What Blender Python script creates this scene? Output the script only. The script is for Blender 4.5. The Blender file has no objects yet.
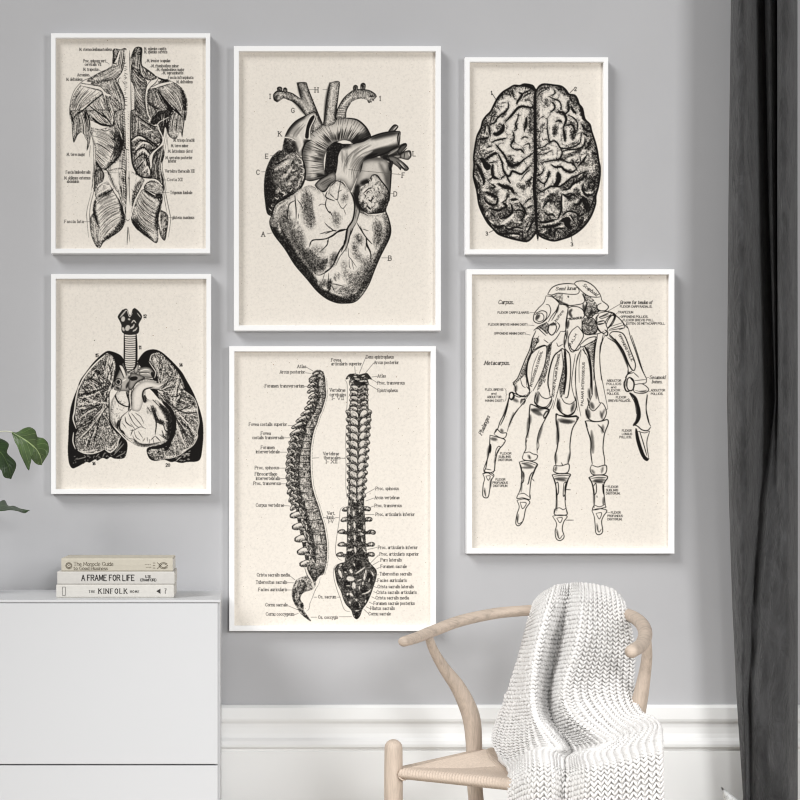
import bpy, bmesh, math, random
import numpy as np
from mathutils import Vector, Matrix

# ------------------------------------------------------------------ camera, light, exposure
C = bpy.context.scene.collection
SC = bpy.context.scene
F = 1656.0            # focal length in pixels of the 800 px frame
HOR = 480.0           # the row of the horizon
VPX = 235.0          # the column straight ahead of the camera
CAMD = 4.0            # distance of the camera from the wall (wall face is y = 0)
EYE = 1.03

cam_data = bpy.data.cameras.new('camera')
cam_data.sensor_width = 36.0
cam_data.lens = 36.0 * F / 800.0
cam_data.shift_y = (HOR - 400.0) / 800.0
cam_data.shift_x = (400.0 - VPX) / 800.0
cam_data.clip_start = 0.05
cam = bpy.data.objects.new('camera', cam_data)
cam.location = (0, -CAMD, EYE)
cam.rotation_euler = (math.pi / 2, 0, 0)
C.objects.link(cam)
SC.camera = cam

world = bpy.data.worlds.new('world')
SC.world = world
world.use_nodes = True
bg = world.node_tree.nodes['Background']
bg.inputs[0].default_value = (1.0, 1.0, 1.0, 1)
bg.inputs[1].default_value = 0.2


def sun(name, direction, strength, angle, col=(1, 1, 1)):
    d = bpy.data.lights.new(name, 'SUN')
    d.energy = strength
    d.angle = math.radians(angle)
    d.color = col
    o = bpy.data.objects.new(name, d)
    o.rotation_euler = Vector(direction).to_track_quat('-Z', 'Y').to_euler()
    C.objects.link(o)
    return o


sun('daylight', (1.2, 1.0, -1.2), 2.45, 26, (1.0, 0.995, 0.985))
win = bpy.data.lights.new('side_window_light', 'AREA')
win.shape = 'RECTANGLE'
win.size, win.size_y = 0.8, 1.5
win.energy = 58
wo = bpy.data.objects.new('side_window_light', win)
wo.location = (2.35, -3.6, 1.85)
wo.rotation_euler = (Vector((0.6, 0, 1.0)) - Vector(wo.location)).to_track_quat('-Z', 'Y').to_euler()
C.objects.link(wo)
spot = bpy.data.lights.new('low_wall_fill', 'SPOT')  # added fill spot behind the camera, brightens the lower wall and chair
spot.energy = 250
spot.spot_size = math.radians(36)
spot.spot_blend = 1.0
spot.shadow_soft_size = 0.35
so_ = bpy.data.objects.new('low_wall_fill', spot)
so_.location = (0.75, -4.5, 1.8)
so_.rotation_euler = (Vector((0.12, 0, 0.1)) - Vector(so_.location)).to_track_quat('-Z', 'Y').to_euler()
C.objects.link(so_)

SC.view_settings.view_transform = 'Standard'
SC.view_settings.look = 'None'
SC.view_settings.gamma = 1.0
SC.view_settings.use_curve_mapping = False
SC.view_settings.exposure = 0.03
SC.cycles.filter_width = 1.1


# ------------------------------------------------------------------ helpers
def at(px, py, dist):
    """the point in the room seen at a photo pixel, dist metres ahead of the camera"""
    return Vector(((px - VPX) / F * dist, dist - CAMD, EYE - (py - HOR) / F * dist))


def lin(c):
    return tuple((x / 255.0 / 12.92) if x <= 10 else ((x / 255.0 + 0.055) / 1.055) ** 2.4 for x in c)


class Mat:
    def __init__(self, name, rgb, rough=0.6, spec=0.5, sheen=0.0):
        m = bpy.data.materials.new(name)
        m.use_nodes = True
        self.m = m
        self.t = m.node_tree
        self.b = self.t.nodes['Principled BSDF']
        self.b.inputs['Base Color'].default_value = (*rgb, 1)
        self.b.inputs['Roughness'].default_value = rough
        self.b.inputs['Specular IOR Level'].default_value = spec
        if sheen:
            self.b.inputs['Sheen Weight'].default_value = sheen
        self.rgb = rgb

    def node(self, kind, **kw):
        n = self.t.nodes.new(kind)
        for k, v in kw.items():
            if k in n.inputs:
                n.inputs[k].default_value = v
            else:
                setattr(n, k, v)
        return n

    def link(self, a, b):
        self.t.links.new(a, b)

    def coords(self, scale=(1, 1, 1), out='Object'):
        tc = self.node('ShaderNodeTexCoord')
        mp = self.node('ShaderNodeMapping')
        mp.inputs['Scale'].default_value = scale
        self.link(tc.outputs[out], mp.inputs['Vector'])
        return mp.outputs[0]

    def noise(self, vec, scale, detail=4, rough=0.55, dist=0.0):
        n = self.node('ShaderNodeTexNoise')
        n.inputs['Scale'].default_value = scale
        n.inputs['Detail'].default_value = detail
        n.inputs['Roughness'].default_value = rough
        n.inputs['Distortion'].default_value = dist
        self.link(vec, n.inputs['Vector'])
        return n.outputs['Fac']

    def ramp(self, fac, stops):
        r = self.node('ShaderNodeValToRGB')
        e = r.color_ramp.elements
        while len(e) < len(stops):
            e.new(0.5)
        for el, (p, c) in zip(e, stops):
            el.position = p
            el.color = (*c, 1) if len(c) == 3 else c
        self.link(fac, r.inputs[0])
        return r.outputs[0]

    def color(self, sock):
        self.link(sock, self.b.inputs['Base Color'])

    def bump(self, fac, strength, dist=0.001):
        n = self.node('ShaderNodeBump')
        n.inputs['Strength'].default_value = strength
        n.inputs['Distance'].default_value = dist
        self.link(fac, n.inputs['Height'])
        self.link(n.outputs[0], self.b.inputs['Normal'])

    def mix(self, a, b, fac, blend='MIX'):
        n = self.node('ShaderNodeMix')
        n.data_type = 'RGBA'
        n.blend_type = blend
        for sock, v in ((n.inputs[0], fac), (n.inputs[6], a), (n.inputs[7], b)):
            if hasattr(v, 'is_output'):
                self.link(v, sock)
            elif isinstance(v, (int, float)):
                sock.default_value = v
            else:
                sock.default_value = (*v, 1)
        return n.outputs[2]


def sh(rgb, k):
    return tuple(min(1, c * k) for c in rgb)


def mesh_obj(name, verts, faces, mats, parent=None, smooth=False, mat_idx=None):
    me = bpy.data.meshes.new(name)
    me.from_pydata([tuple(v) for v in verts], [], [tuple(f) for f in faces])
    for m in (mats if isinstance(mats, (list, tuple)) else [mats]):
        me.materials.append(m.m)
    if mat_idx is not None:
        me.polygons.foreach_set('material_index', mat_idx)
    if smooth:
        me.polygons.foreach_set('use_smooth', [True] * len(me.polygons))
    me.update()
    o = bpy.data.objects.new(name, me)
    C.objects.link(o)
    if parent:
        o.parent = parent
    return o


def bm_obj(name, bm, mats, parent=None, smooth=False, angle=None):
    me = bpy.data.meshes.new(name)
    bmesh.ops.recalc_face_normals(bm, faces=bm.faces)
    bm.to_mesh(me)
    bm.free()
    for m in (mats if isinstance(mats, (list, tuple)) else [mats]):
        me.materials.append(m.m)
    if smooth:
        me.polygons.foreach_set('use_smooth', [True] * len(me.polygons))
        if angle:
            me.set_sharp_from_angle(angle=math.radians(angle))
    o = bpy.data.objects.new(name, me)
    C.objects.link(o)
    if parent:
        o.parent = parent
    return o


def add_box(bm, lo, hi, bevel=0.0, seg=2, mi=0):
    geo = bmesh.ops.create_cube(bm, size=1.0)
    vs = geo['verts']
    for v in vs:
        v.co = Vector([lo[i] + (v.co[i] + 0.5) * (hi[i] - lo[i]) for i in range(3)])
    fs = {f for v in vs for f in v.link_faces}
    for f in fs:
        f.material_index = mi
    if bevel:
        es = list({e for v in vs for e in v.link_edges})
        r = bmesh.ops.bevel(bm, geom=es, offset=bevel, segments=seg, affect='EDGES', profile=0.5)
        for f in r['faces']:
            f.material_index = mi


def thing(name, label, cat, loc=(0, 0, 0), group=None):
    o = bpy.data.objects.new(name, None)
    o.empty_display_size = 0.05
    o.location = loc
    C.objects.link(o)
    return tag(o, label, cat, group)


def tag(o, label, cat, group=None):
    o['label'] = label
    o['category'] = cat
    if group:
        o['group'] = group
    return o


def structure(o):
    o['kind'] = 'structure'
    return o


def rebase(o, parent):
    """children are built in room coordinates: keep them there under an empty that is not at the origin"""
    o.parent = parent
    o.matrix_parent_inverse = Matrix.Translation(parent.location).inverted()
    return o


def spline(pts, n):
    """Catmull-Rom through pts (any dimension), n samples per span"""
    P = [np.array(p, float) for p in pts]
    P = [2 * P[0] - P[1]] + P + [2 * P[-1] - P[-2]]
    out = []
    for i in range(1, len(P) - 2):
        a, b, c, d = P[i - 1:i + 3]
        for k in range(n):
            t = k / n
            out.append(0.5 * (2 * b + (c - a) * t + (2 * a - 5 * b + 4 * c - d) * t * t + (3 * b - a - 3 * c + d) * t ** 3))
    out.append(P[-2])
    return out


def tube(bm, pts, radii, n=6, seg=20, cap=True, up=Vector((0, 0, 1)), squash=None):
    """a round bar along a spline; radii per control point (number or (across, along up)); rounded ends"""
    R = [(r, r) if isinstance(r, (int, float)) else r for r in radii]
    S = spline([(*p, *r) for p, r in zip(pts, R)], n)
    P = [Vector(s[:3]) for s in S]
    R = [(s[3], s[4]) for s in S]
    if cap:
        for end in (0, -1):
            p = P[end]
            d = (P[end] - P[1 if end == 0 else -2]).normalized()
            r = R[end]
            m = min(r)
            ext = [(p + d * m * s, (r[0] - m + m * c, r[1] - m + m * c)) for s, c in ((0.35, 0.94), (0.62, 0.78), (0.85, 0.5), (0.95, 0.22))]
            if end == 0:
                P = [e[0] for e in ext[::-1]] + P
                R = [e[1] for e in ext[::-1]] + R
            else:
                P = P + [e[0] for e in ext]
                R = R + [e[1] for e in ext]
    rings = []
    for i, p in enumerate(P):
        d = (P[min(i + 1, len(P) - 1)] - P[max(i - 1, 0)]).normalized()
        u = up - d * up.dot(d)
        if u.length < 1e-3:
            u = Vector((0, 1, 0)) - d * d.y
        u.normalize()
        s = d.cross(u)
        rings.append([bm.verts.new(p + s * (math.cos(a) * R[i][0]) + u * (math.sin(a) * R[i][1]))
                      for a in [2 * math.pi * k / seg for k in range(seg)]])
    for a, b in zip(rings, rings[1:]):
        for k in range(seg):
            bm.faces.new((a[k], a[(k + 1) % seg], b[(k + 1) % seg], b[k]))
    bm.faces.new(rings[0][::-1])
    bm.faces.new(rings[-1])


# ------------------------------------------------------------------ materials
WALLC = lin((183, 183, 185))
m_wall = Mat('grey wall paint', WALLC, 0.85, 0.2)
v = m_wall.coords()
m_wall.color(m_wall.ramp(m_wall.noise(v, 2.2, 5, 0.6), [(0.3, sh(WALLC, 0.965)), (0.7, sh(WALLC, 1.03))]))
m_wall.bump(m_wall.noise(v, 160, 3), 0.08, 0.001)
WHITE = lin((238, 238, 237))
m_trim = Mat('white trim paint', WHITE, 0.45, 0.4)
m_trim.bump(m_trim.noise(m_trim.coords((1, 1, 4)), 30, 3), 0.05, 0.001)
m_floor = Mat('pale floorboards', lin((205, 198, 188)), 0.5)
vf = m_floor.coords((1.2, 12, 1))
m_floor.color(m_floor.ramp(m_floor.noise(vf, 3, 6), [(0.3, lin((190, 182, 170))), (0.75, lin((214, 208, 200)))]))
m_cab = Mat('white cabinet lacquer', lin((204, 205, 207)), 0.4, 0.4)
m_cab.bump(m_cab.noise(m_cab.coords(), 300, 2), 0.02, 0.0005)
m_frame = Mat('white frame lacquer', (0.93, 0.93, 0.93), 0.45, 0.4)
m_frame.bump(m_frame.noise(m_frame.coords(), 220, 2), 0.03, 0.0005)


# ------------------------------------------------------------------ the room
def quad(name, pts, mat):
    return structure(mesh_obj(name, pts, [(0, 1, 2, 3)], mat))


bm = bmesh.new()
add_box(bm, (-3.2, 0, -0.0), (3.2, 0.12, 2.9))
structure(bm_obj('wall_back', bm, m_wall))
bm = bmesh.new()
add_box(bm, (-3.2, -5.0, -0.08), (3.2, 0.12, 0.0))
structure(bm_obj('floor', bm, m_floor))

# tall white baseboard: its moulded profile, then straight down to the floor
zt = lambda py: EYE - (py - HOR) / F * CAMD
prof = [(0.0, zt(704.5)), (0.010, zt(704.7)), (0.016, zt(707)), (0.017, zt(718)), (0.015, zt(720.5)), (0.009, zt(723)), (0.0075, zt(727)),
        (0.008, zt(733)), (0.011, zt(737)), (0.018, zt(740)), (0.021, zt(743)), (0.0205, zt(745.5)), (0.016, zt(747.5)), (0.011, zt(748.2)), (0.0105, zt(750)),
        (0.013, zt(751)), (0.013, 0.0)]
vs, fs = [], []
for x in (-3.2, 3.2):
    vs += [(x, -d, z) for d, z in prof]
n = len(prof)
for i in range(n - 1):
    fs.append((i, i + 1, n + i + 1, n + i))
structure(mesh_obj('baseboard_back', vs, fs, m_trim))
# ------------------------------------------------------------------ a plain stroke alphabet (4 wide x 6 high capitals, baseline 0)
GL = {
    'A': 'a0,0 2,6 4,0;0.8,2.2 3.2,2.2', 'B': '0,0 0,6 2.4,6 3.4,5.4 3.4,3.8 2.4,3.1 0,3.1;2.4,3.1 3.8,2.5 3.8,0.8 2.6,0 0,0', 'C': '3.8,4.8 3,5.8 1.6,6 0.4,4.8 0,3 0.4,1.2 1.6,0 3,0.2 3.8,1.2',
    'D': '0,0 0,6 2,6 3.5,5 4,3 3.5,1 2,0 0,0', 'E': '3.4,6 0,6 0,0 3.5,0;0,3.1 2.6,3.1', 'F': '3.4,6 0,6 0,0;0,3.1 2.6,3.1', 'G': '3.8,4.8 3,5.8 1.6,6 0.4,4.8 0,3 0.4,1.2 1.6,0 3,0.2 3.8,1.2 3.8,2.6 2.4,2.6',
    'H': '0,0 0,6;4,0 4,6;0,3.1 4,3.1', 'I': '0.6,0 0.6,6', 'J': '2.4,6 2.4,1 1.6,0 0.4,0.4', 'K': '0,0 0,6;3.8,6 0.2,2.6;1.4,3.8 4,0', 'L': '0,6 0,0 3.4,0', 'M': '0,0 0.4,6 2.4,1 4.4,6 4.8,0', 'N': '0,0 0,6 4,0 4,6',
    'O': '2,6 0.6,5.2 0,3 0.6,0.8 2,0 3.4,0.8 4,3 3.4,5.2 2,6', 'P': '0,0 0,6 2.6,6 3.6,5.3 3.6,3.8 2.6,3 0,3', 'Q': '2,6 0.6,5.2 0,3 0.6,0.8 2,0 3.4,0.8 4,3 3.4,5.2 2,6;2.4,1.4 4,-0.6', 'R': '0,0 0,6 2.6,6 3.6,5.3 3.6,3.8 2.6,3.1 0,3.1;2,3.1 3.9,0',
    'S': '3.5,5 2.6,6 1,6 0.1,5 0.4,3.7 3,2.6 3.6,1.4 2.8,0.1 1,0 0,1', 'T': '2,0 2,6;0,6 4,6', 'U': '0,6 0,1.4 1,0 3,0 4,1.4 4,6', 'V': '0,6 2,0 4,6', 'W': '0,6 1.2,0 2.6,5 4,0 5.2,6', 'X': '0,0 4,6;0,6 4,0', 'Y': '0,6 2,3 4,6;2,3 2,0', 'Z': '0,6 4,6 0,0 4,0',
    'a': '0.4,3.4 1.4,4 2.4,3.4 2.4,0;2.4,2.2 0.8,2.2 0,1.1 0.8,0 2.4,0.8', 'b': '0,6 0,0;0,3.2 1.4,4 2.6,3.2 2.6,0.8 1.4,0 0,0.8', 'c': '2.5,3.3 1.4,4 0.2,3.2 0,2 0.3,0.6 1.4,0 2.6,0.7', 'd': '2.6,6 2.6,0;2.6,3.2 1.2,4 0,3.2 0,0.8 1.2,0 2.6,0.8',
    'e': '0,2.2 2.6,2.2 2.4,3.4 1.4,4 0.2,3.2 0,1.6 0.4,0.4 1.4,0 2.5,0.6', 'f': '2.2,5.6 1.4,6 0.7,5.2 0.7,0;0,4 1.8,4', 'g': '2.5,4 2.5,-1.2 1.4,-2 0.2,-1.4;2.5,3.2 1.2,4 0,3 0,1 1.2,0.2 2.5,1', 'h': '0,6 0,0;0,3.2 1.4,4 2.5,3.2 2.5,0', 'i': '0.4,4 0.4,0;0.4,5.4 0.4,5.8', 'j': '0.8,4 0.8,-1.4 0,-2;0.8,5.4 0.8,5.8',
    'k': '0,6 0,0;2.4,4 0,1.8;0.9,2.6 2.6,0', 'l': '0.4,6 0.4,0', 'm': '0,4 0,0;0,3.3 1.1,4 1.9,3.3 1.9,0;1.9,3.3 3,4 3.8,3.3 3.8,0', 'n': '0,4 0,0;0,3.2 1.4,4 2.5,3.2 2.5,0', 'o': '1.3,4 0.2,3.2 0,2 0.2,0.8 1.3,0 2.4,0.8 2.6,2 2.4,3.2 1.3,4', 'p': '0,4 0,-2;0,3.2 1.4,4 2.6,3.2 2.6,0.8 1.4,0 0,0.8',
    'q': '2.6,4 2.6,-2;2.6,3.2 1.2,4 0,3.2 0,0.8 1.2,0 2.6,0.8', 'r': '0,4 0,0;0,3 1,4 1.9,3.7', 's': '2.2,3.4 1.2,4 0.2,3.3 0.4,2.5 2,1.6 2.2,0.7 1.2,0 0,0.6', 't': '0.8,5.4 0.8,0.6 1.5,0 2.2,0.4;0,4 1.9,4', 'u': '0,4 0,0.8 1,0 2.5,0.9;2.5,4 2.5,0', 'v': '0,4 1.3,0 2.6,4', 'w': '0,4 0.9,0 1.9,3.4 2.9,0 3.8,4', 'x': '0,0 2.5,4;0,4 2.5,0', 'y': '0,4 1.3,0.4;2.6,4 1,-1.4 0,-2', 'z': '0,4 2.4,4 0,0 2.5,0',
    '1': '0.4,4.8 1.4,6 1.4,0', '2': '0.1,4.8 1,6 2.6,6 3.2,4.8 2.8,3.4 0,0 3.3,0', '3': '0.1,5.4 1.4,6 2.8,5.2 2.6,3.8 1.2,3.2 2.8,2.6 3.2,1.2 2,0 0.1,0.5', '4': '2.4,0 2.4,6 0,1.8 3.4,1.8', '5': '3,6 0.4,6 0.2,3.4 1.8,3.6 3.1,2.6 3,1 1.6,0 0,0.5', '6': '2.8,5.7 1.2,5 0.1,2.6 0.4,0.7 1.6,0 2.9,0.8 2.9,2.4 1.6,3.2 0.2,2.4',
    '7': '0,6 3.2,6 1.2,0', '8': '1.6,3.2 0.3,4 0.4,5.4 1.6,6 2.8,5.4 2.9,4 1.6,3.2 0.1,2.2 0.1,0.8 1.6,0 3.1,0.8 3.1,2.2 1.6,3.2', '9': '0.4,0.3 2,1 3,3.4 2.7,5.3 1.5,6 0.2,5.2 0.2,3.6 1.5,2.8 2.9,3.6', '0': '1.7,6 0.4,5 0,3 0.4,1 1.7,0 3,1 3.4,3 3,5 1.7,6',
    '.': '0.2,0 0.4,0.3', ',': '0.4,0.3 0,-1', '-': '0,2.4 1.8,2.4', '(': '1.2,7 0.2,5 0.2,1 1.2,-1', ')': '0,7 1,5 1,1 0,-1', "'": '0.3,6.2 0.1,5', ' ': '',
}


def text_strokes(txt, size, sp=0.8, serif=False, slant=0.0):
    """strokes in units where a capital is `size` high, y up; returns list of polylines and the width"""
    k = size / 6.0
    x = 0.0
    out = []
    for chx in txt:
        g = GL.get(chx, '').lstrip('a')
        if not g:
            x += 2.2
            continue
        polys = [[tuple(float(q) for q in p.split(',')) for p in s.split()] for s in g.split(';')]
        wdt = max(p[0] for s in polys for p in s)
        for s in polys:
            out.append([((x + px + slant * py) * k, py * k) for px, py in s])
            if serif:
                for e, nb in ((s[0], s[1]), (s[-1], s[-2])):
                    if e[1] in (0.0, 6.0, 4.0) and abs(nb[0] - e[0]) <= abs(nb[1] - e[1]) * 0.8:
                        hw = 0.75 if chx.isupper() else 0.5
                        out.append([((x + e[0] - hw + slant * e[1]) * k, e[1] * k), ((x + e[0] + hw + slant * e[1]) * k, e[1] * k)])
        x += wdt + sp / k if False else wdt + sp * 1.6
    return out, max(0.0, x - sp * 1.6) * k


def text_segs(txt, x, y, size, w, sp=0.8, serif=False, fit=None):
    st, wd = text_strokes(txt, size, sp, serif)
    fx = fit / wd if fit else 1.0
    out = []
    for s in st:
        for (a, b) in zip(s, s[1:]):
            horiz = abs(b[1] - a[1]) < 0.2 * abs(b[0] - a[0])
            ww = w * (0.62 if (serif and horiz) else 1.0)
            out.append((x + a[0] * fx, y - a[1], x + b[0] * fx, y - b[1], ww, ww))
    return out


# ------------------------------------------------------------------ cabinet and books
CABF = 3.66                                  # distance of the cabinet front from the camera
cx1 = at(218.5, 0, CABF).x
ctop = at(0, 599.3, CABF).z
yf = CABF - CAMD
cab = thing('cabinet', 'white flat-fronted cabinet against the wall under a stack of books', 'cabinet', (-0.7, -0.17, 0))
bm = bmesh.new()
add_box(bm, (-1.35, yf + 0.002, 0.0), (cx1 + 0.004, -0.024, ctop - 0.006), 0.0015)
rebase(bm_obj('body', bm, m_cab), cab)
bm = bmesh.new()
add_box(bm, (-1.36, yf - 0.018, ctop - 0.006), (cx1 + 0.005, -0.0215, ctop), 0.0012)
rebase(bm_obj('top_panel', bm, m_cab), cab)
zs = at(0, 763.5, CABF).z
zs2 = 0.06
for (z0, z1) in ((zs + 0.0015, ctop - 0.0075), (zs2, zs - 0.0015)):
    bm = bmesh.new()
    add_box(bm, (-1.35, yf - 0.018, z0), (cx1 - 0.001, yf + 0.001, z1), 0.0015)
    rebase(bm_obj('drawer_front', bm, m_cab), cab)

BK = 3.70                                    # distance of the spines


def cloth_mat(name, rgb, scale=900):
    m = Mat(name, rgb, 0.85, 0.2)
    v = m.coords()
    m.color(m.ramp(m.noise(v, 60, 6, 0.65), [(0.25, sh(rgb, 0.94)), (0.75, sh(rgb, 1.04))]))
    m.bump(m.noise(v, scale, 2), 0.15, 0.0004)
    return m


m_pages = Mat('book pages', lin((222, 219, 212)), 0.9, 0.1)
vp = m_pages.coords((1, 1, 1))
wv = m_pages.node('ShaderNodeTexWave', bands_direction='Z')
wv.inputs['Scale'].default_value = 350
m_pages.link(vp, wv.inputs['Vector'])
m_pages.color(m_pages.ramp(wv.outputs['Fac'], [(0.0, lin((205, 201, 193))), (1.0, lin((226, 223, 217)))]))


def book(name_label, x0, x1, ytop, ybot, dist, cover_rgb, ink_rgb, marks, back=0.15, pagex=0.004):
    """a book lying flat, spine to the room; marks(add) writes on the spine in photo pixels"""
    a = at(x0, ybot, dist)
    b = at(x1, ytop, dist)
    y0 = dist - CAMD
    t = thing('book', name_label, 'book', ((a.x + b.x) / 2, y0 + back / 2, a.z), 'books stacked on the cabinet')
    mc = cloth_mat('book cover ' + str(len(bpy.data.materials)), cover_rgb)
    mi = Mat('spine ink ' + str(len(bpy.data.materials)), ink_rgb, 0.8, 0.2)
    bm = bmesh.new()
    h = b.z - a.z
    th = 0.0022
    add_box(bm, (a.x, y0 + 0.002, a.z), (b.x, y0 + back, a.z + th), 0.0006)
    add_box(bm, (a.x, y0 + 0.002, b.z - th), (b.x, y0 + back, b.z), 0.0006)
    # the rounded spine
    prof = [(y0 + 0.004, a.z), (y0 + 0.0012, a.z + 0.0012), (y0, a.z + 0.003), (y0 - 0.0006, (a.z + b.z) / 2), (y0, b.z - 0.003), (y0 + 0.0012, b.z - 0.0012), (y0 + 0.004, b.z)]
    ra = [bm.verts.new((a.x, y, z)) for y, z in prof]
    rb = [bm.verts.new((b.x, y, z)) for y, z in prof]
    for i in range(len(prof) - 1):
        bm.faces.new((ra[i], rb[i], rb[i + 1], ra[i + 1]))
    bm.faces.new(ra)
    bm.faces.new(rb[::-1])
    n0 = len(bm.faces)
    Y = y0 - 0.0010

    def quadpx(pts):
        f = bm.faces.new([bm.verts.new(Vector((p.x, Y, p.z))) for p in [at(q[0], q[1], dist - 0.001) for q in pts]])
        f.material_index = 1

    marks(quadpx)
    rebase(bm_obj('cover', bm, [mc, mi]), t)
    bm = bmesh.new()
    add_box(bm, (a.x + 0.003, y0 + 0.004, a.z + th), (b.x - 0.003 + pagex, y0 + back - 0.004, b.z - th))
    rebase(bm_obj('pages', bm, m_pages), t)
    return t


def strokes_to_quads(quadpx, segs):
    for (x0, y0, x1, y1, w0, w1) in segs:
        dx, dy = x1 - x0, y1 - y0
        L = math.hypot(dx, dy) or 1e-6
        nx, ny = -dy / L, dx / L
        ex, ey = dx / L * w0 * 0.25, dy / L * w0 * 0.25
        quadpx([(x0 - ex + nx * w0 / 2, y0 - ey + ny * w0 / 2), (x1 + ex + nx * w1 / 2, y1 + ey + ny * w1 / 2),
                (x1 + ex - nx * w1 / 2, y1 + ey - ny * w1 / 2), (x0 - ex - nx * w0 / 2, y0 - ey - ny * w0 / 2)])


def marks_low(q):
    for txt, x, y, size, w, ft in (('KINFOLK', 98.6, 593.4, 4.7, 0.75, 28.4), ('THE', 88.8, 592.7, 2.3, 0.4, 6.2), ('HOME', 130.2, 592.7, 2.3, 0.4, 9.0)):
        strokes_to_quads(q, text_segs(txt, x, y, size, w, 1.6, serif=True, fit=ft))
    q([(156.3, 591.2), (160.4, 588.6), (160.4, 593.8)])
    strokes_to_quads(q, [(164.6, 588.8, 166.4, 588.8, .5, .5), (166.4, 588.8, 165.2, 591.2, .5, .5), (165.2, 591.2, 165.2, 593.6, .5, .5)])
    for x in (62.4, 65.4):
        strokes_to_quads(q, [(x, 587, x, 595.4, 0.3, 0.3)])
    strokes_to_quads(q, [(62.4, 587, 65.4, 587, 0.3, 0.3), (62.4, 595.4, 65.4, 595.4, .3, .3)])


def marks_mid(q):
    strokes_to_quads(q, text_segs('A FRAME FOR LIFE', 81.6, 580.6, 5.6, 0.85, 0.85, fit=52.6))
    strokes_to_quads(q, text_segs('ILSE', 145.3, 577.6, 2.3, 0.4, 0.7))
    strokes_to_quads(q, text_segs('CRAWFORD', 140.2, 581.2, 2.5, 0.45, 0.5, fit=16))


def marks_top(q):
    strokes_to_quads(q, text_segs('The Monocle Guide', 73.6, 565.7, 3.6, 0.42, 0.55, serif=True, fit=39.5))
    strokes_to_quads(q, text_segs('to Good Business', 73.6, 569.9, 3.3, 0.42, 0.55, serif=True, fit=34))
    for (cx, r) in ((68.8, 3.1), (68.8, 2.3)):
        pts = [(cx + r * math.cos(a), 565.6 + r * math.sin(a)) for a in [k * math.pi / 8 for k in range(17)]]
        strokes_to_quads(q, [(*pts[k], *pts[k + 1], .5, .5) for k in range(16)])
    strokes_to_quads(q, [(67.4, 564.2, 68.8, 565.6, .5, .5), (68.8, 565.6, 70.2, 564.2, .5, .5), (67.4, 566.6, 68.8, 568, .5, .5), (68.8, 568, 70.2, 566.6, .5, .5)])
    for a0, a1, c in ((0.6, 5.7, 163.5),):
        for r in (3.0, 1.9):
            pts = [(c + 1.5 * r * math.cos(a0 + (a1 - a0) * k / 14), 565.6 + r * math.sin(a0 + (a1 - a0) * k / 14)) for k in range(15)]
            strokes_to_quads(q, [(*pts[k], *pts[k + 1], .6, .6) for k in range(14)])
    strokes_to_quads(q, [(157.2, 562.6, 160.4, 565.6, .6, .6), (160.4, 565.6, 157.2, 568.6, .6, .6), (165, 563.6, 167.5, 565.6, .6, .6), (167.5, 565.6, 165, 567.6, .6, .6)])
    for k in range(4):
        strokes_to_quads(q, [(145 + k * 1.6, 564.4, 145.6 + k * 1.6, 564.4, .5, .5), (146 + k * 1.4, 567.2, 146.7 + k * 1.4, 567.2, .5, .5)])
    for y in (563, 565.6, 568):
        strokes_to_quads(q, [(153, y, 155, y, .6, .6)])


b1 = book('pale grey book with small serif title and black triangle, lowest of the stack', 56.3, 173.6, 584.8, 597.95, BK, lin((206, 203, 197)), lin((62, 60, 58)), marks_low, 0.17)
b2 = book('grey book with tall dark capitals on its spine, middle of the stack', 57.3, 174.2, 571.6, 584.8, BK + 0.003, lin((199, 196, 191)), lin((70, 68, 66)), marks_mid, 0.165)
b3 = book('beige linen book with round emblem on its spine, top of the stack', 61.4, 172.6, 558.2, 571.6, BK + 0.006, lin((192, 186, 172)), lin((122, 114, 100)), marks_top, 0.16)


# ------------------------------------------------------------------ fiddle-leaf fig at the left edge
def leaf_mat(name, rgb, vein):
    m = Mat(name, rgb, 0.42, 0.45)
    v = m.coords((1, 1, 1), 'UV')
    sep = m.node('ShaderNodeSeparateXYZ')
    m.link(v, sep.inputs[0])

    def math_(op, a, b=None):
        n = m.node('ShaderNodeMath', operation=op)
        for s, x in zip(n.inputs, (a, b)):
            if x is None:
                continue
            if hasattr(x, 'is_output'):
                m.link(x, s)
            else:
                s.default_value = x
        return n.outputs[0]
    x, y = sep.outputs[0], sep.outputs[1]
    ax = math_('ABSOLUTE', math_('SUBTRACT', x, 0.5))
    mid = math_('LESS_THAN', ax, 0.018)
    side = math_('LESS_THAN', math_('FRACT', math_('MULTIPLY', math_('SUBTRACT', y, math_('MULTIPLY', ax, 0.75)), 7.0)), 0.07)
    f = math_('MAXIMUM', mid, math_('MULTIPLY', side, 0.4))
    base = m.ramp(m.noise(m.coords((1, 1, 1)), 35, 4), [(0.3, sh(rgb, 0.75)), (0.75, sh(rgb, 1.25))])
    m.color(m.mix(base, vein, f))
    m.bump(m.noise(m.coords(), 120, 3), 0.15, 0.001)
    return m


m_leaf = leaf_mat('fig leaf green', lin((70, 92, 48)), lin((150, 168, 116)))
m_leaf_dark = leaf_mat('fig leaf dark green', lin((40, 60, 30)), lin((80, 102, 60)))
m_bark = Mat('fig stem bark', lin((150, 138, 118)), 0.8)
m_bark.color(m_bark.ramp(m_bark.noise(m_bark.coords((1, 1, 5)), 40, 4), [(0.3, lin((112, 98, 80))), (0.8, lin((176, 166, 148)))]))
m_petiole = Mat('pale petiole', lin((206, 208, 190)), 0.6)
m_pot = Mat('white glazed pot', lin((225, 225, 222)), 0.3)
m_pot.bump(m_pot.noise(m_pot.coords(), 90, 2), 0.05, 0.001)
m_soil = Mat('potting soil', lin((58, 46, 36)), 0.95)
m_soil.bump(m_soil.noise(m_soil.coords(), 120, 4), 0.8, 0.004)

PD = 3.80
fig = thing('fiddle_leaf_fig', 'green fiddle-leaf fig reaching in at the left edge above the white cabinet', 'plant', (at(-62, 0, PD).x, PD - CAMD, ctop))


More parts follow.
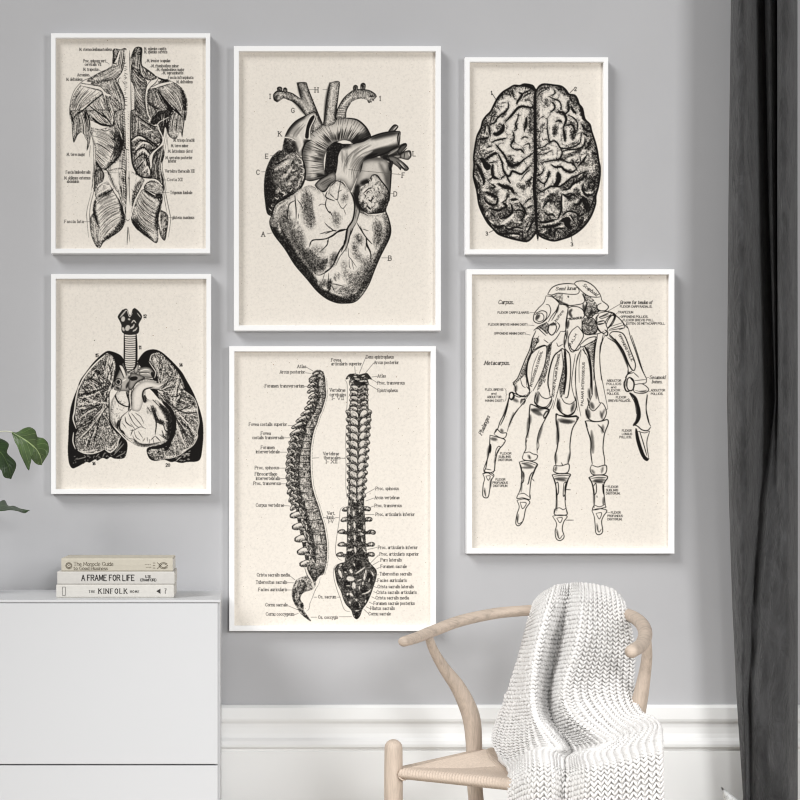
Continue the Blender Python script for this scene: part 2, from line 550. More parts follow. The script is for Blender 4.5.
def leaf(mid, left, right, mat, cup=0.0):
    """mid: spine as (px, py, dist); left/right: outlines with the same number of stations; cup bends the rims"""
    n = 10
    M = spline(mid, n)
    L = spline(left, n)
    R = spline(right, n)
    cols = 8
    vs, uv = [], []
    for i in range(len(M)):
        for j in range(-cols, cols + 1):
            t = abs(j) / cols
            E = L[i] if j < 0 else R[i]
            p = M[i] * (1 - t) + E * t
            P = at(p[0], p[1], p[2] - cup * math.sin(t * math.pi) * 0.5)
            # quilting between the side veins
            yy = i / (len(M) - 1)
            P.y += 0.0012 * math.sin((yy - 0.4 * t) * 7 * 2 * math.pi) * math.sin(math.pi * t)
            vs.append(P)
            uv.append((0.5 + 0.5 * j / cols, yy))
    w = 2 * cols + 1
    fs = [(i * w + j, i * w + j + 1, (i + 1) * w + j + 1, (i + 1) * w + j) for i in range(len(M) - 1) for j in range(w - 1)]
    o = mesh_obj('leaf', vs, fs, mat, None, True)
    ul = o.data.uv_layers.new(name='UVMap')
    for lp in o.data.loops:
        ul.data[lp.index].uv = uv[lp.vertex_index]
    md = o.modifiers.new('thickness', 'SOLIDIFY')
    md.thickness = 0.0008
    rebase(o, fig)
    return o


leaf([(11.5, 432, 3.80), (16, 434.5, 3.79), (22, 438, 3.785), (28, 442, 3.78), (33, 446, 3.78), (36, 449, 3.78), (38, 452, 3.782), (40, 456, 3.785), (41, 460, 3.79), (41.5, 465, 3.80)],
     [(11.5, 432, 3.80), (14, 440, 3.79), (17.5, 447, 3.78), (21, 456, 3.775), (28.8, 470.5, 3.765), (30, 458, 3.77), (32, 459.5, 3.775), (35, 463, 3.78), (38, 464.7, 3.79), (41.5, 465, 3.80)],
     [(11.5, 432, 3.80), (17, 432.5, 3.81), (24, 428.5, 3.815), (30, 427.5, 3.82), (35, 430.5, 3.82), (37.5, 437, 3.815), (43.5, 438.5, 3.81), (48, 444, 3.81), (48.3, 453, 3.805), (41.5, 465, 3.80)], m_leaf, -0.004)
leaf([(-30, 440, 3.74), (-15, 445, 3.73), (-5, 449, 3.725), (1, 453, 3.72), (6, 461, 3.72), (9, 468, 3.72), (11, 478.8, 3.73)],
     [(-30, 440, 3.74), (-20, 454, 3.72), (-10, 464, 3.71), (-4, 469, 3.705), (1, 470, 3.705), (4, 477, 3.71), (11, 478.8, 3.73)],
     [(-30, 440, 3.74), (-16, 434, 3.75), (0, 438.5, 3.75), (8.5, 444, 3.745), (7, 453, 3.735), (16, 464, 3.735), (11, 478.8, 3.73)], m_leaf_dark, 0.003)
leaf([(-34, 503, 3.80), (-15, 505, 3.80), (-4, 506.5, 3.80), (4, 506, 3.80), (10, 507.5, 3.80), (18, 509.5, 3.80), (24, 511.2, 3.80), (29.5, 510.3, 3.80)],
     [(-34, 503, 3.80), (-16, 509, 3.76), (-5, 511, 3.75), (3, 511, 3.75), (10, 510.2, 3.76), (17, 511, 3.77), (24.5, 513.2, 3.785), (29.5, 510.3, 3.80)],
     [(-34, 503, 3.80), (-16, 502, 3.84), (-4, 503.4, 3.85), (4, 500.3, 3.86), (8, 505.8, 3.85), (14, 506.2, 3.84), (21, 509, 3.82), (29.5, 510.3, 3.80)], m_leaf_dark, 0.0)
# trunk, petioles and the pot standing beyond the frame on the cabinet
bm = bmesh.new()
tube(bm, [at(-62, 575, PD), at(-64, 540, PD), at(-60, 500, PD), at(-62, 470, PD), at(-58, 420, PD)], [0.009, 0.008, 0.0075, 0.006, 0.004], 6, 10)
rebase(bm_obj('stem', bm, m_bark, None, True), fig)
for p, r in (([at(-58, 440, PD), at(-25, 436, PD), at(2, 431.5, PD), at(12, 432.2, 3.80)], 0.0016), ([at(-60, 448, PD), at(-40, 440, 3.77), at(-29, 440, 3.74)], 0.002), ([at(-61, 512, PD), at(-48, 503, PD), at(-33, 503, 3.80)], 0.002)):
    bm = bmesh.new()
    tube(bm, p, [r * 1.2] + [r] * (len(p) - 1), 6, 8)
    rebase(bm_obj('petiole', bm, m_petiole if r < 0.0018 else m_bark, None, True), fig)
bm = bmesh.new()
pc = Vector((at(-62, 0, PD).x, PD - CAMD, ctop))
prof = [(0.0, 0.0), (0.045, 0.0), (0.049, 0.003), (0.056, 0.05), (0.060, 0.088), (0.0615, 0.092), (0.060, 0.094), (0.056, 0.092), (0.054, 0.078), (0.0, 0.078)]
rings = [[bm.verts.new(pc + Vector((r * math.cos(a), r * math.sin(a), z))) for a in [2 * math.pi * k / 32 for k in range(32)]] for r, z in prof[1:-1]]
for a, b in zip(rings, rings[1:]):
    for k in range(32):
        bm.faces.new((a[k], a[(k + 1) % 32], b[(k + 1) % 32], b[k]))
bm.faces.new(rings[0][::-1])
bm.faces.new(rings[-1])
rebase(bm_obj('pot', bm, m_pot, None, True, 40), fig)
bm = bmesh.new()
bmesh.ops.create_circle(bm, cap_ends=True, segments=32, radius=0.0545, matrix=Matrix.Translation(pc + Vector((0, 0, 0.0795))))
rebase(bm_obj('soil', bm, m_soil), fig)

# ------------------------------------------------------------------ velvet curtain at the right edge
CUR = lin((68, 68, 69))
m_cur = Mat('charcoal velvet', CUR, 0.8, 0.2, 0.22)
m_cur.b.inputs['Sheen Roughness'].default_value = 0.4
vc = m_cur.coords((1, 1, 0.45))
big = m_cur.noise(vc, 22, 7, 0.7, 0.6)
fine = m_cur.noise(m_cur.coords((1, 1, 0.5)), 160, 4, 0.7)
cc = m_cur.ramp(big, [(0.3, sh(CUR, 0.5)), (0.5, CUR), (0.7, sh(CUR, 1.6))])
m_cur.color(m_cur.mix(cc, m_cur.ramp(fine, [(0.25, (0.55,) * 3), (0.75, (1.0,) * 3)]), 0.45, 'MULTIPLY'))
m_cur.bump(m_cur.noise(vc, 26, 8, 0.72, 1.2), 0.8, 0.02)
zpx = lambda py: EYE - (py - HOR) / F * 3.88
rows = [
    (2.42, [(731, 3.95), (731.2, 3.915), (735, 3.885), (742, 3.868), (748.5, 3.884), (755, 3.918), (760.5, 3.95), (764.5, 3.968), (765.2, 3.93), (770, 3.91), (775, 3.925), (777, 3.95), (777.8, 3.895), (782, 3.872), (789, 3.878), (795, 3.91), (797.5, 3.96)]),
    (zpx(0), [(731, 3.95), (731.2, 3.915), (735, 3.885), (742, 3.868), (748.5, 3.884), (755, 3.918), (760.5, 3.95), (764.5, 3.968), (765.2, 3.93), (770, 3.91), (775, 3.925), (777, 3.95), (777.8, 3.895), (782, 3.872), (789, 3.878), (795, 3.91), (797.5, 3.96)]),
    (zpx(200), [(728.5, 3.95), (728.8, 3.915), (733, 3.885), (742, 3.866), (750, 3.882), (758, 3.915), (764, 3.948), (768.5, 3.968), (769, 3.93), (772, 3.915), (775.5, 3.93), (777, 3.95), (777.8, 3.895), (782, 3.872), (789, 3.878), (795, 3.91), (797.5, 3.96)]),
    (zpx(400), [(727, 3.95), (727.4, 3.915), (732, 3.885), (742, 3.865), (751, 3.878), (760, 3.905), (768.5, 3.94), (774.5, 3.96), (775.3, 3.93), (775.8, 3.925), (776.5, 3.93), (777.5, 3.94), (779, 3.90), (784, 3.875), (790, 3.88), (796, 3.91), (797.8, 3.96)]),
    (zpx(500), [(729, 3.95), (729.4, 3.918), (734, 3.893), (742, 3.876), (749, 3.88), (756, 3.905), (760, 3.915), (764, 3.91), (767, 3.90), (770, 3.895), (773, 3.89), (777, 3.885), (781, 3.878), (786, 3.872), (791, 3.878), (796, 3.91), (797.8, 3.96)]),
    (zpx(600), [(732, 3.95), (732.4, 3.92), (736, 3.90), (742, 3.887), (747, 3.893), (751, 3.91), (754, 3.915), (757, 3.91), (760, 3.90), (764, 3.89), (768, 3.885), (772, 3.88), (777, 3.878), (783, 3.874), (790, 3.88), (796, 3.91), (797.8, 3.96)]),
    (zpx(700), [(736.5, 3.95), (736.9, 3.92), (739, 3.905), (743, 3.894), (746, 3.90), (749, 3.912), (752, 3.905), (755, 3.90), (759, 3.892), (764, 3.886), (768, 3.883), (772, 3.88), (777, 3.876), (783, 3.874), (790, 3.88), (796, 3.91), (797.8, 3.96)]),
    (zpx(800), [(743, 3.95), (743.3, 3.92), (744.5, 3.908), (746.5, 3.902), (748.5, 3.91), (751, 3.917), (753.5, 3.905), (756.5, 3.90), (760, 3.893), (764, 3.887), (768, 3.884), (772, 3.88), (777, 3.876), (783, 3.874), (790, 3.88), (796, 3.91), (797.8, 3.96)]),
    (0.004, [(743, 3.95), (743.3, 3.92), (744.5, 3.908), (746.5, 3.902), (748.5, 3.91), (751, 3.917), (753.5, 3.905), (756.5, 3.90), (760, 3.893), (764, 3.887), (768, 3.884), (772, 3.88), (777, 3.876), (783, 3.874), (790, 3.88), (796, 3.91), (797.8, 3.96)]),
]
zs_ = np.array([r[0] for r in rows])
G = np.array([[(p[0], 3.968 - (3.968 - p[1]) * 1.7) for p in r[1]] for r in rows])          # rows x cols x 2
GS = np.array([np.array(spline(list(g), 6)) for g in G])            # rows x 97 x 2
nz = 150
zz = np.linspace(2.42, 0.004, nz)
rng = np.random.default_rng(5)
vs, fs = [], []
W = GS.shape[1]
order = np.argsort(zs_)
grid = np.stack([np.stack([np.interp(zz, zs_[order], GS[order, k, c]) for c in range(2)], -1) for k in range(W)], 1)
for i in range(nz):
    low = max(0.0, min(1.0, (1.25 - zz[i]) / 0.5))
    for k in range(W):
        px, d = grid[i, k]
        s = k / W
        d += low * 0.004 * math.sin(26 * zz[i] + 30 * s + 2.0 * math.sin(9 * zz[i])) * math.exp(-((s - 0.25) / 0.2) ** 2)
        d += low * 0.003 * math.sin(17 * zz[i] - 21 * s + 1.5 * math.sin(14 * zz[i] + 3)) * (1 if s > 0.4 else s / 0.4) * (1 if s < 0.9 else 0)
        vs.append(((px - VPX) / F * d, d - CAMD, zz[i]))
fs = [(i * W + k, (i + 1) * W + k, (i + 1) * W + k + 1, i * W + k + 1) for i in range(nz - 1) for k in range(W - 1)]
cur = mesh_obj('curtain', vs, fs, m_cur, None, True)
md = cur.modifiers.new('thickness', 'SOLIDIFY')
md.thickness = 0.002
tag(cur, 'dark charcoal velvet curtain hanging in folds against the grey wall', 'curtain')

# ------------------------------------------------------------------ chair
WOOD = lin((194, 178, 163))


def wood_mat(name, axis):
    m = Mat(name, WOOD, 0.55, 0.3)
    s = [9, 9, 9]
    s[axis] = 1.1
    v = m.coords(tuple(s))
    n1 = m.noise(v, 9, 7, 0.65, 0.8)
    n2 = m.noise(v, 45, 3, 0.6)
    c = m.ramp(n1, [(0.25, sh(WOOD, 0.66)), (0.5, WOOD), (0.8, sh(WOOD, 1.14))])
    m.color(m.mix(c, m.ramp(n2, [(0.3, (0.72,) * 3), (0.6, (1,) * 3)]), 0.45, 'MULTIPLY'))
    m.bump(n2, 0.12, 0.0006)
    return m


m_wood = wood_mat('soaped oak upright grain', 2)
m_woodx = wood_mat('soaped oak long grain', 0)
CORD = lin((203, 187, 172))
m_cord = Mat('woven paper cord', CORD, 0.85, 0.15)
m_cord.color(m_cord.ramp(m_cord.noise(m_cord.coords(), 260, 4, 0.7), [(0.25, sh(CORD, 0.8)), (0.75, sh(CORD, 1.1))]))
m_cord.bump(m_cord.noise(m_cord.coords(), 700, 2), 0.3, 0.0006)

TH = math.radians(32)
wv_ = Vector((math.cos(TH), -math.sin(TH), 0))
bk_ = Vector((math.sin(TH), math.cos(TH), 0))
F1 = at(393.5, 0, 3.3)
F1.z = 0
ch = lambda u, v, z: F1 + wv_ * u + bk_ * v + Vector((0, 0, z))
SEATZ = 0.446
UW, VD = 0.47, 0.31
chair = thing('armchair', 'light oak armchair with curved top rail and woven cord seat under a knitted throw', 'chair', ch(0.235, 0.16, 0))
tp = at(0, 745, 3.3).z
for u in (0.0, UW):
    bm = bmesh.new()
    tube(bm, [ch(u, 0, 0.0), ch(u, 0, 0.2), ch(u, 0, 0.4), ch(u, 0, tp - 0.006)], [0.0125, 0.0165, 0.0185, 0.0180], 6, 20)
    rebase(bm_obj('front_leg', bm, m_wood, None, True, 60), chair)
g1 = ch(0.05, VD, 0)
bm = bmesh.new()
tube(bm, [Vector((g1.x + 0.008, g1.y + 0.02, 0)), Vector((g1.x, g1.y + 0.004, 0.25)), at(474, 775, 3.54), at(474, 745, 3.54), at(470.8, 716, 3.535), at(459, 689, 3.52), at(444, 668, 3.50), at(433.5, 650, 3.48), at(427, 632, 3.455)],
     [0.012, 0.016, 0.0165, 0.0175, 0.0190, 0.0165, 0.0125, 0.0100, 0.0085], 6, 20, up=Vector((1, 0, 0)))
rebase(bm_obj('back_leg', bm, m_wood, None, True, 60), chair)
g2 = ch(0.385, VD, 0)
bm = bmesh.new()
tube(bm, [Vector((g2.x + 0.008, g2.y + 0.02, 0)), Vector((g2.x, g2.y + 0.004, 0.25)), at(632, 790, 3.36), at(632.5, 755, 3.36), at(635.5, 722, 3.355), at(641, 694, 3.345), at(645, 672, 3.33), at(647, 655, 3.31), at(646.5, 636, 3.29)],
     [0.012, 0.016, 0.0165, 0.0175, 0.0175, 0.0150, 0.0120, 0.0105, 0.009], 6, 20, up=Vector((1, 0, 0)))
rebase(bm_obj('back_leg', bm, m_wood, None, True, 60), chair)
RAIL = [(404, 641.5, 3.365), (416, 637.8, 3.41), (432, 631.5, 3.465), (460, 621, 3.525), (495, 613.5, 3.575), (527, 610.5, 3.595), (565, 608, 3.588), (600, 609, 3.55), (626, 614, 3.475), (640, 622, 3.39), (645.3, 633, 3.29), (641.5, 644.5, 3.215), (631.5, 651.5, 3.145)]
RR = [(0.0120, 0.0105), (0.0125, 0.0112), (0.0135, 0.0118), (0.0150, 0.0120), (0.0160, 0.0118), (0.0165, 0.0116), (0.0170, 0.0120), (0.0165, 0.0118), (0.0155, 0.0122), (0.0142, 0.0130), (0.0138, 0.0134), (0.0134, 0.0132), (0.0128, 0.0128)]
bm = bmesh.new()
tube(bm, [at(*p) for p in RAIL], RR, 8, 24)
rebase(bm_obj('top_rail', bm, m_woodx, None, True, 60), chair)
# the splat behind the throw
bm = bmesh.new()
sb = ch(0.2175, VD + 0.012, SEATZ)
jn = ch(0.2175, VD + 0.09, 0.60)
tube(bm, [sb, ch(0.2175, VD + 0.05, 0.53), jn], [(0.018, 0.006), (0.020, 0.006), (0.024, 0.006)], 6, 12)
for px in (548, 590):
    p = at(px, 608.5, 3.585)
    tube(bm, [jn + (p - jn) * 0.02, jn + (p - jn) * 0.5 + wv_ * (0.008 if px > 570 else -0.008), p], [(0.012, 0.006), (0.011, 0.006), (0.011, 0.006)], 6, 12)
rebase(bm_obj('splat', bm, m_wood, None, True, 60), chair)
for a, b in ((ch(0.0, 0, 0.335), ch(0.05, VD, 0.335)), (ch(UW, 0, 0.335), ch(0.385, VD, 0.335)), (ch(0, 0, 0.27), ch(UW, 0, 0.27)), (ch(0.05, VD, 0.27), ch(0.385, VD, 0.27))):
    bm = bmesh.new()
    tube(bm, [a, (a + b) / 2, b], [0.008, 0.0105, 0.008], 6, 14)
    rebase(bm_obj('stretcher', bm, m_wood, None, True, 60), chair)

for a, b in ((ch(0.0, 0, SEATZ), ch(UW, 0, SEATZ)), (ch(0.0, 0, SEATZ), ch(0.05, VD, SEATZ)), (ch(UW, 0, SEATZ), ch(0.385, VD, SEATZ)), (ch(0.05, VD, SEATZ), ch(0.385, VD, SEATZ))):
    bm = bmesh.new()
    tube(bm, [a, (a + b) / 2, b], [0.010, 0.010, 0.010], 6, 14)
    rebase(bm_obj('seat_rail', bm, m_wood, None, True, 60), chair)

# woven seat: cords run square to each rail, meeting on the diagonals, and roll over the rails
NU, NV = 480, 330
vs = []
for j in range(NV + 1):
    for i in range(NU + 1):
        a = i / NU
        b = j / NV
        # trapezium between the four legs
        # the rim rolls down over the rail
        def roll(t, reach):
            """t 0..1 across; returns position and drop: the outer 6 % wraps round the rail"""
            e = 0.075
            if t < e:
                th = (1 - t / e) * math.pi * 0.95
                return e * 0.9 - math.sin(th) * reach, -reach * (1 - math.cos(th))
            if t > 1 - e:
                th = (1 - (1 - t) / e) * math.pi * 0.95
                return 1 - e * 0.9 + math.sin(th) * reach, -reach * (1 - math.cos(th))
            return e * 0.9 + (t - e) / (1 - 2 * e) * (1 - 1.8 * e), 0.0
        ua, da = roll(a, 0.028)
        vb, db = roll(b, 0.040)
        du, dv = min(a, 1 - a) * 0.47, min(b, 1 - b) * 0.31
        ua = (ua - 0.0395) / (1 - 0.079)
        vb = (vb - 0.0275) / (1 - 0.055)
        side = du < dv                       # left / right triangle
        lo = 0.05 * vb
        u = 0.017 + lo + (UW - 0.034 - lo * 2.7) * ua
        v = -0.014 + (VD + 0.028) * vb
        s = v if side else u
        ridge = abs(math.sin(math.pi * s / 0.0060))
        k = min(1.0, abs(du - dv) / 0.004)
        drop = min(da * 0.47, db * 0.30) if (da or db) else 0.0
        z = SEATZ + 0.0145 + drop - 0.010 * min(1, min(du, dv) / 0.10) + 0.0022 * ridge * (0.35 + 0.65 * k)
        if db < 0 and not side:
            v -= 0.0012 * ridge * (1 if b < 0.5 else -1)
        vs.append(ch(u, v, z))
w = NU + 1
fs = [(j * w + i, j * w + i + 1, (j + 1) * w + i + 1, (j + 1) * w + i) for j in range(NV) for i in range(NU)]
seat = mesh_obj('seat', vs, fs, m_cord, None, True)
rebase(seat, chair)

# ------------------------------------------------------------------ knitted throw over the top rail and the seat
YARN = lin((226, 224, 222))
m_yarn = Mat('chunky white wool', YARN, 0.9, 0.15, 0.3)
m_yarn.bump(m_yarn.noise(m_yarn.coords(), 900, 3), 0.35, 0.0008)
m_yarn.color(m_yarn.ramp(m_yarn.noise(m_yarn.coords(), 25, 3), [(0.3, sh(YARN, 0.95)), (0.7, sh(YARN, 1.03))]))
FOLD = (0.095, 0.050, -0.038, -0.055, 0.036, -0.062, -0.030, -0.002, 0.030)      # depth of the folds across the throw
THROW = []
for dl, dr, amp, pts in (
    # distance at the left and right border, strength of the folds, then the row in photo pixels
    (3.70, 3.64, 0.0, [(535, 668), (545, 668), (555, 668), (562, 668), (572, 668), (583, 668), (597, 668), (610, 668), (622, 668)]),
    (3.68, 3.62, 0.0, [(534, 630), (543, 628), (552, 628), (562, 628), (572, 628), (583, 628), (597, 628), (610, 628), (624, 630)]),
    (3.61, 3.53, 0.1, [(535, 603), (542, 597), (550, 592), (560, 588), (570, 586.5), (582, 586), (597, 588), (612, 592), (622, 601)]),
    (3.55, 3.45, 0.32, [(531, 612), (537, 606), (545, 601), (555, 598), (568, 598), (583, 597), (599, 599), (616, 604), (628, 614)]),
    (3.52, 3.41, 1.0, [(522, 645), (527, 645), (533, 644), (542, 642), (558, 643), (577, 641), (598, 643), (618, 645), (635, 648)]),
    (3.47, 3.35, 1.0, [(508, 690), (517, 690), (527, 689), (535, 688), (549, 690), (564, 688), (590, 688), (616, 690), (635, 690)]),
    (3.43, 3.28, 1.0, [(497, 718), (510, 720), (528, 718), (538, 716), (553, 719), (570, 714), (602, 712), (626, 714), (642, 711)]),
    (3.38, 3.21, 1.0, [(492, 738), (505, 742), (529, 740), (550, 734), (566, 739), (592, 733), (617, 728), (642, 721), (656, 719)]),
    (3.32, 3.13, 0.9, [(498, 757), (509, 762), (532, 754), (560, 748), (573, 753), (604, 744), (626, 737), (648, 729), (662, 727)]),
    (3.23, 3.05, 0.35, [(508, 771), (516, 763), (530, 753), (547, 751), (566, 759), (586, 754), (610, 752), (638, 745), (662, 738)]),
    (3.135, 2.965, 0.38, [(508, 784), (516, 777), (530, 770), (548, 769), (566, 775), (588, 770), (613, 766), (640, 760), (663, 756)]),
    (3.12, 2.94, 0.4, [(508, 815), (517, 812), (530, 808), (548, 806), (565, 812), (588, 806), (614, 804), (641, 800), (664, 796)]),
    (3.12, 2.94, 0.4, [(509, 850), (518, 850), (531, 848), (548, 846), (565, 850), (588, 846), (614, 844), (641, 840), (664, 836)]),
    (3.12, 2.94, 0.4, [(510, 905), (519, 905), (532, 905), (548, 905), (565, 905), (588, 905), (614, 905), (641, 905), (662, 905)]),
):
    x0_, x1_ = pts[0][0], pts[-1][0]
    THROW.append([(x, y, dl + (dr - dl) * (x - x0_) / (x1_ - x0_) + amp * f) for (x, y), f in zip(pts, FOLD)])


def throw_surface(step):
    A = np.array([np.array(spline([tuple(at(*p)) for p in r], step)) for r in THROW])
    return np.array([np.array(spline(list(A[:, k]), step)) for k in range(A.shape[1])]).transpose(1, 0, 2)


S = throw_surface(24)                                     # rows x cols x 3, dense
# respace both ways by length so that the stitches stay the same size
def respace(S, axis, n):
    d = np.linalg.norm(np.diff(S, axis=axis), axis=2).mean(axis=1 - axis)
    cum = np.concatenate([[0], np.cumsum(d)])
    tgt = np.linspace(0, cum[-1], n)
    idx = np.interp(tgt, cum, np.arange(len(cum)))
    i0 = np.clip(np.floor(idx).astype(int), 0, len(cum) - 2)
    f = idx - i0
    if axis == 0:
        return S[i0] * (1 - f)[:, None, None] + S[i0 + 1] * f[:, None, None]
    return S[:, i0] * (1 - f)[None, :, None] + S[:, i0 + 1] * f[None, :, None]


rowlen = np.linalg.norm(np.diff(S, axis=0), axis=2).mean(axis=1).sum()
collen = np.linalg.norm(np.diff(S, axis=1), axis=2).mean(axis=0).sum() if False else np.linalg.norm(np.diff(S, axis=1), axis=2).sum(axis=1).mean()
STW, STH = 0.0122, 0.0098
NC, NR = int(collen / STW), int(rowlen / STH)
SUB = 4
S = respace(respace(S, 0, NR * SUB + 1), 1, NC * SUB + 1)
Tt = np.gradient(S, axis=0)
Ts = np.gradient(S, axis=1)
N = np.cross(Ts, Tt)
N /= np.linalg.norm(N, axis=2, keepdims=True) + 1e-12
front = N[int(0.6 * N.shape[0]), N.shape[1] // 2]
if front[1] > 0:
    N = -N
# base cloth, a little under the yarn
B = S[::2, ::2] - N[::2, ::2] * 0.0048
h, w = B.shape[:2]
tv = [B.reshape(-1, 3)]
ids = np.arange(h * w).reshape(h, w)
tf = [np.stack([ids[:-1, :-1], ids[:-1, 1:], ids[1:, 1:], ids[1:, :-1]], -1).reshape(-1, 4)]
# each stitch: two plump yarn lobes leaning into a V
la, lo_ = 8, 6
tmpl, tfaces = [], []
for i in range(lo_ + 1):
    ph = math.pi * i / lo_
    for k in range(la):
        th = 2 * math.pi * k / la
        tmpl.append((math.sin(ph) ** 0.8 * math.cos(th), -math.cos(ph), math.sin(ph) ** 0.8 * math.sin(th)))
for i in range(lo_):
    for k in range(la):
        tfaces.append((i * la + k, i * la + (k + 1) % la, (i + 1) * la + (k + 1) % la, (i + 1) * la + k))
tmpl = np.array(tmpl)
tfaces = np.array(tfaces)
base = h * w
rs = np.random.default_rng(3)
for r in range(NR):
    for c in range(NC):
        gi, gj = int((r + 0.5) * SUB), int((c + 0.5) * SUB)
        p = S[gi, gj]
        ts = Ts[gi, gj] * SUB
        tt = Tt[gi, gj] * SUB
        nn = N[gi, gj]
        for sgn in (-1, 1):
            ax = tt * 0.82 + ts * (-sgn) * 0.34 + nn * 0.0016
            wd = ts * 0.205
            jit = 1 + 0.10 * rs.standard_normal()
            cpos = p + ts * sgn * 0.245 + nn * -0.0006 * (1 + 0.6 * rs.standard_normal())
            tv.append(cpos + tmpl[:, :1] * wd * jit + tmpl[:, 1:2] * ax * 0.74 * jit + tmpl[:, 2:] * nn * 0.0050 * jit)
            tf.append(tfaces + base)
            base += len(tmpl)
V = np.concatenate(tv)
FQ = np.concatenate(tf)
me = bpy.data.meshes.new('knitted_throw')
me.vertices.add(len(V))
me.vertices.foreach_set('co', V.astype(np.float32).ravel())
me.loops.add(len(FQ) * 4)
me.loops.foreach_set('vertex_index', FQ.astype(np.int32).ravel())
me.polygons.add(len(FQ))
me.polygons.foreach_set('loop_start', np.arange(0, len(FQ) * 4, 4, dtype=np.int32))
me.polygons.foreach_set('use_smooth', np.ones(len(FQ), bool))
me.update(calc_edges=True)
me.validate()
me.materials.append(m_yarn.m)
throw = bpy.data.objects.new('knitted_throw', me)
C.objects.link(throw)
tag(throw, 'chunky white knitted throw draped over the oak armchair', 'blanket')

# ------------------------------------------------------------------ corner of a white cushion on the floor by the curtain
m_cush = Mat('white slub cotton', lin((240, 241, 240)), 0.9, 0.1)
m_cush.color(m_cush.ramp(m_cush.noise(m_cush.coords(), 180, 5, 0.7), [(0.3, lin((196, 198, 196))), (0.55, lin((246, 247, 246)))]))
m_cush.bump(m_cush.noise(m_cush.coords(), 260, 4), 0.8, 0.002)
n = 24
cvs = [[], []]
tip = at(721.0, 786.5, 3.72)
ang = math.radians(-27)
ax1 = Vector((math.cos(ang - 0.15), 0, math.sin(ang - 0.15)))
ax1 = Vector((0.80, 0.0, -0.60))
ax2 = Vector((0.18, -0.06, -1.0)).normalized()
side = tip.z / 1.62
for sgn in (0, 1):
    for j in range(n + 1):
        for i in range(n + 1):
            a, b = i / n, j / n
            puff = 0.075 * (max(0, math.sin(math.pi * a)) * max(0, math.sin(math.pi * b))) ** 0.55
            pinch = 0.03 * side
            p = tip + ax1 * (side * (a + pinch * math.sin(math.pi * b) * (1 - 2 * a))) + ax2 * (side * (b + pinch * math.sin(math.pi * a) * (1 - 2 * b)))
            p = p + Vector((0, (-puff if sgn == 0 else puff * 0.75), 0))
            cvs[sgn].append(p)
w = n + 1
allv = cvs[0] + cvs[1]
off = len(cvs[0])
fs = []
for j in range(n):
    for i in range(n):
        q = (j * w + i, j * w + i + 1, (j + 1) * w + i + 1, (j + 1) * w + i)
        fs.append(q)
        fs.append(tuple(off + k for k in q[::-1]))
zmin = min(p.z for p in allv)
bm = bmesh.new()
bvs = [bm.verts.new(p) for p in allv]
for f in fs:
    bm.faces.new([bvs[k] for k in f])
bmesh.ops.remove_doubles(bm, verts=bm.verts, dist=1e-5)
cush = bm_obj('cushion', bm, m_cush, None, True)
print('cushion lowest', zmin)
tag(cush, 'corner of a white textured floor cushion beside the curtain hem', 'cushion')
# ------------------------------------------------------------------ drawing engine: ink coverage on a fine grid, in photo pixels
SS = 3              # grid vertices per photo pixel
RR_ = 6             # drawing resolution per photo pixel
ART = {}


def smooth_noise(shape, cell, rng):
    h, w = shape
    gh, gw = int(h / cell) + 3, int(w / cell) + 3
    g = rng.random((gh, gw))
    y = np.arange(h) / cell
    x = np.arange(w) / cell
    iy, ix = y.astype(int), x.astype(int)
    fy, fx = y - iy, x - ix
    fy = (fy * fy * (3 - 2 * fy))[:, None]
    fx = (fx * fx * (3 - 2 * fx))[None]
    a = g[iy][:, ix]
    b = g[iy][:, ix + 1]
    c = g[iy + 1][:, ix]
    d = g[iy + 1][:, ix + 1]
    return (a * (1 - fx) + b * fx) * (1 - fy) + (c * (1 - fx) + d * fx) * fy


def blur(a, r):
    r = int(round(r))
    if r < 1:
        return a
    for ax in (0, 1):
        for _ in range(2):
            p = np.pad(a, [(r + 1, r) if i == ax else (0, 0) for i in (0, 1)], mode='edge')
            c = np.cumsum(p, axis=ax)
            n = 2 * r + 1
            a = (c[n:] - c[:-n]) / n if ax == 0 else (c[:, n:] - c[:, :-n]) / n
    return a


class Px(list):
    """points already in photo pixels"""


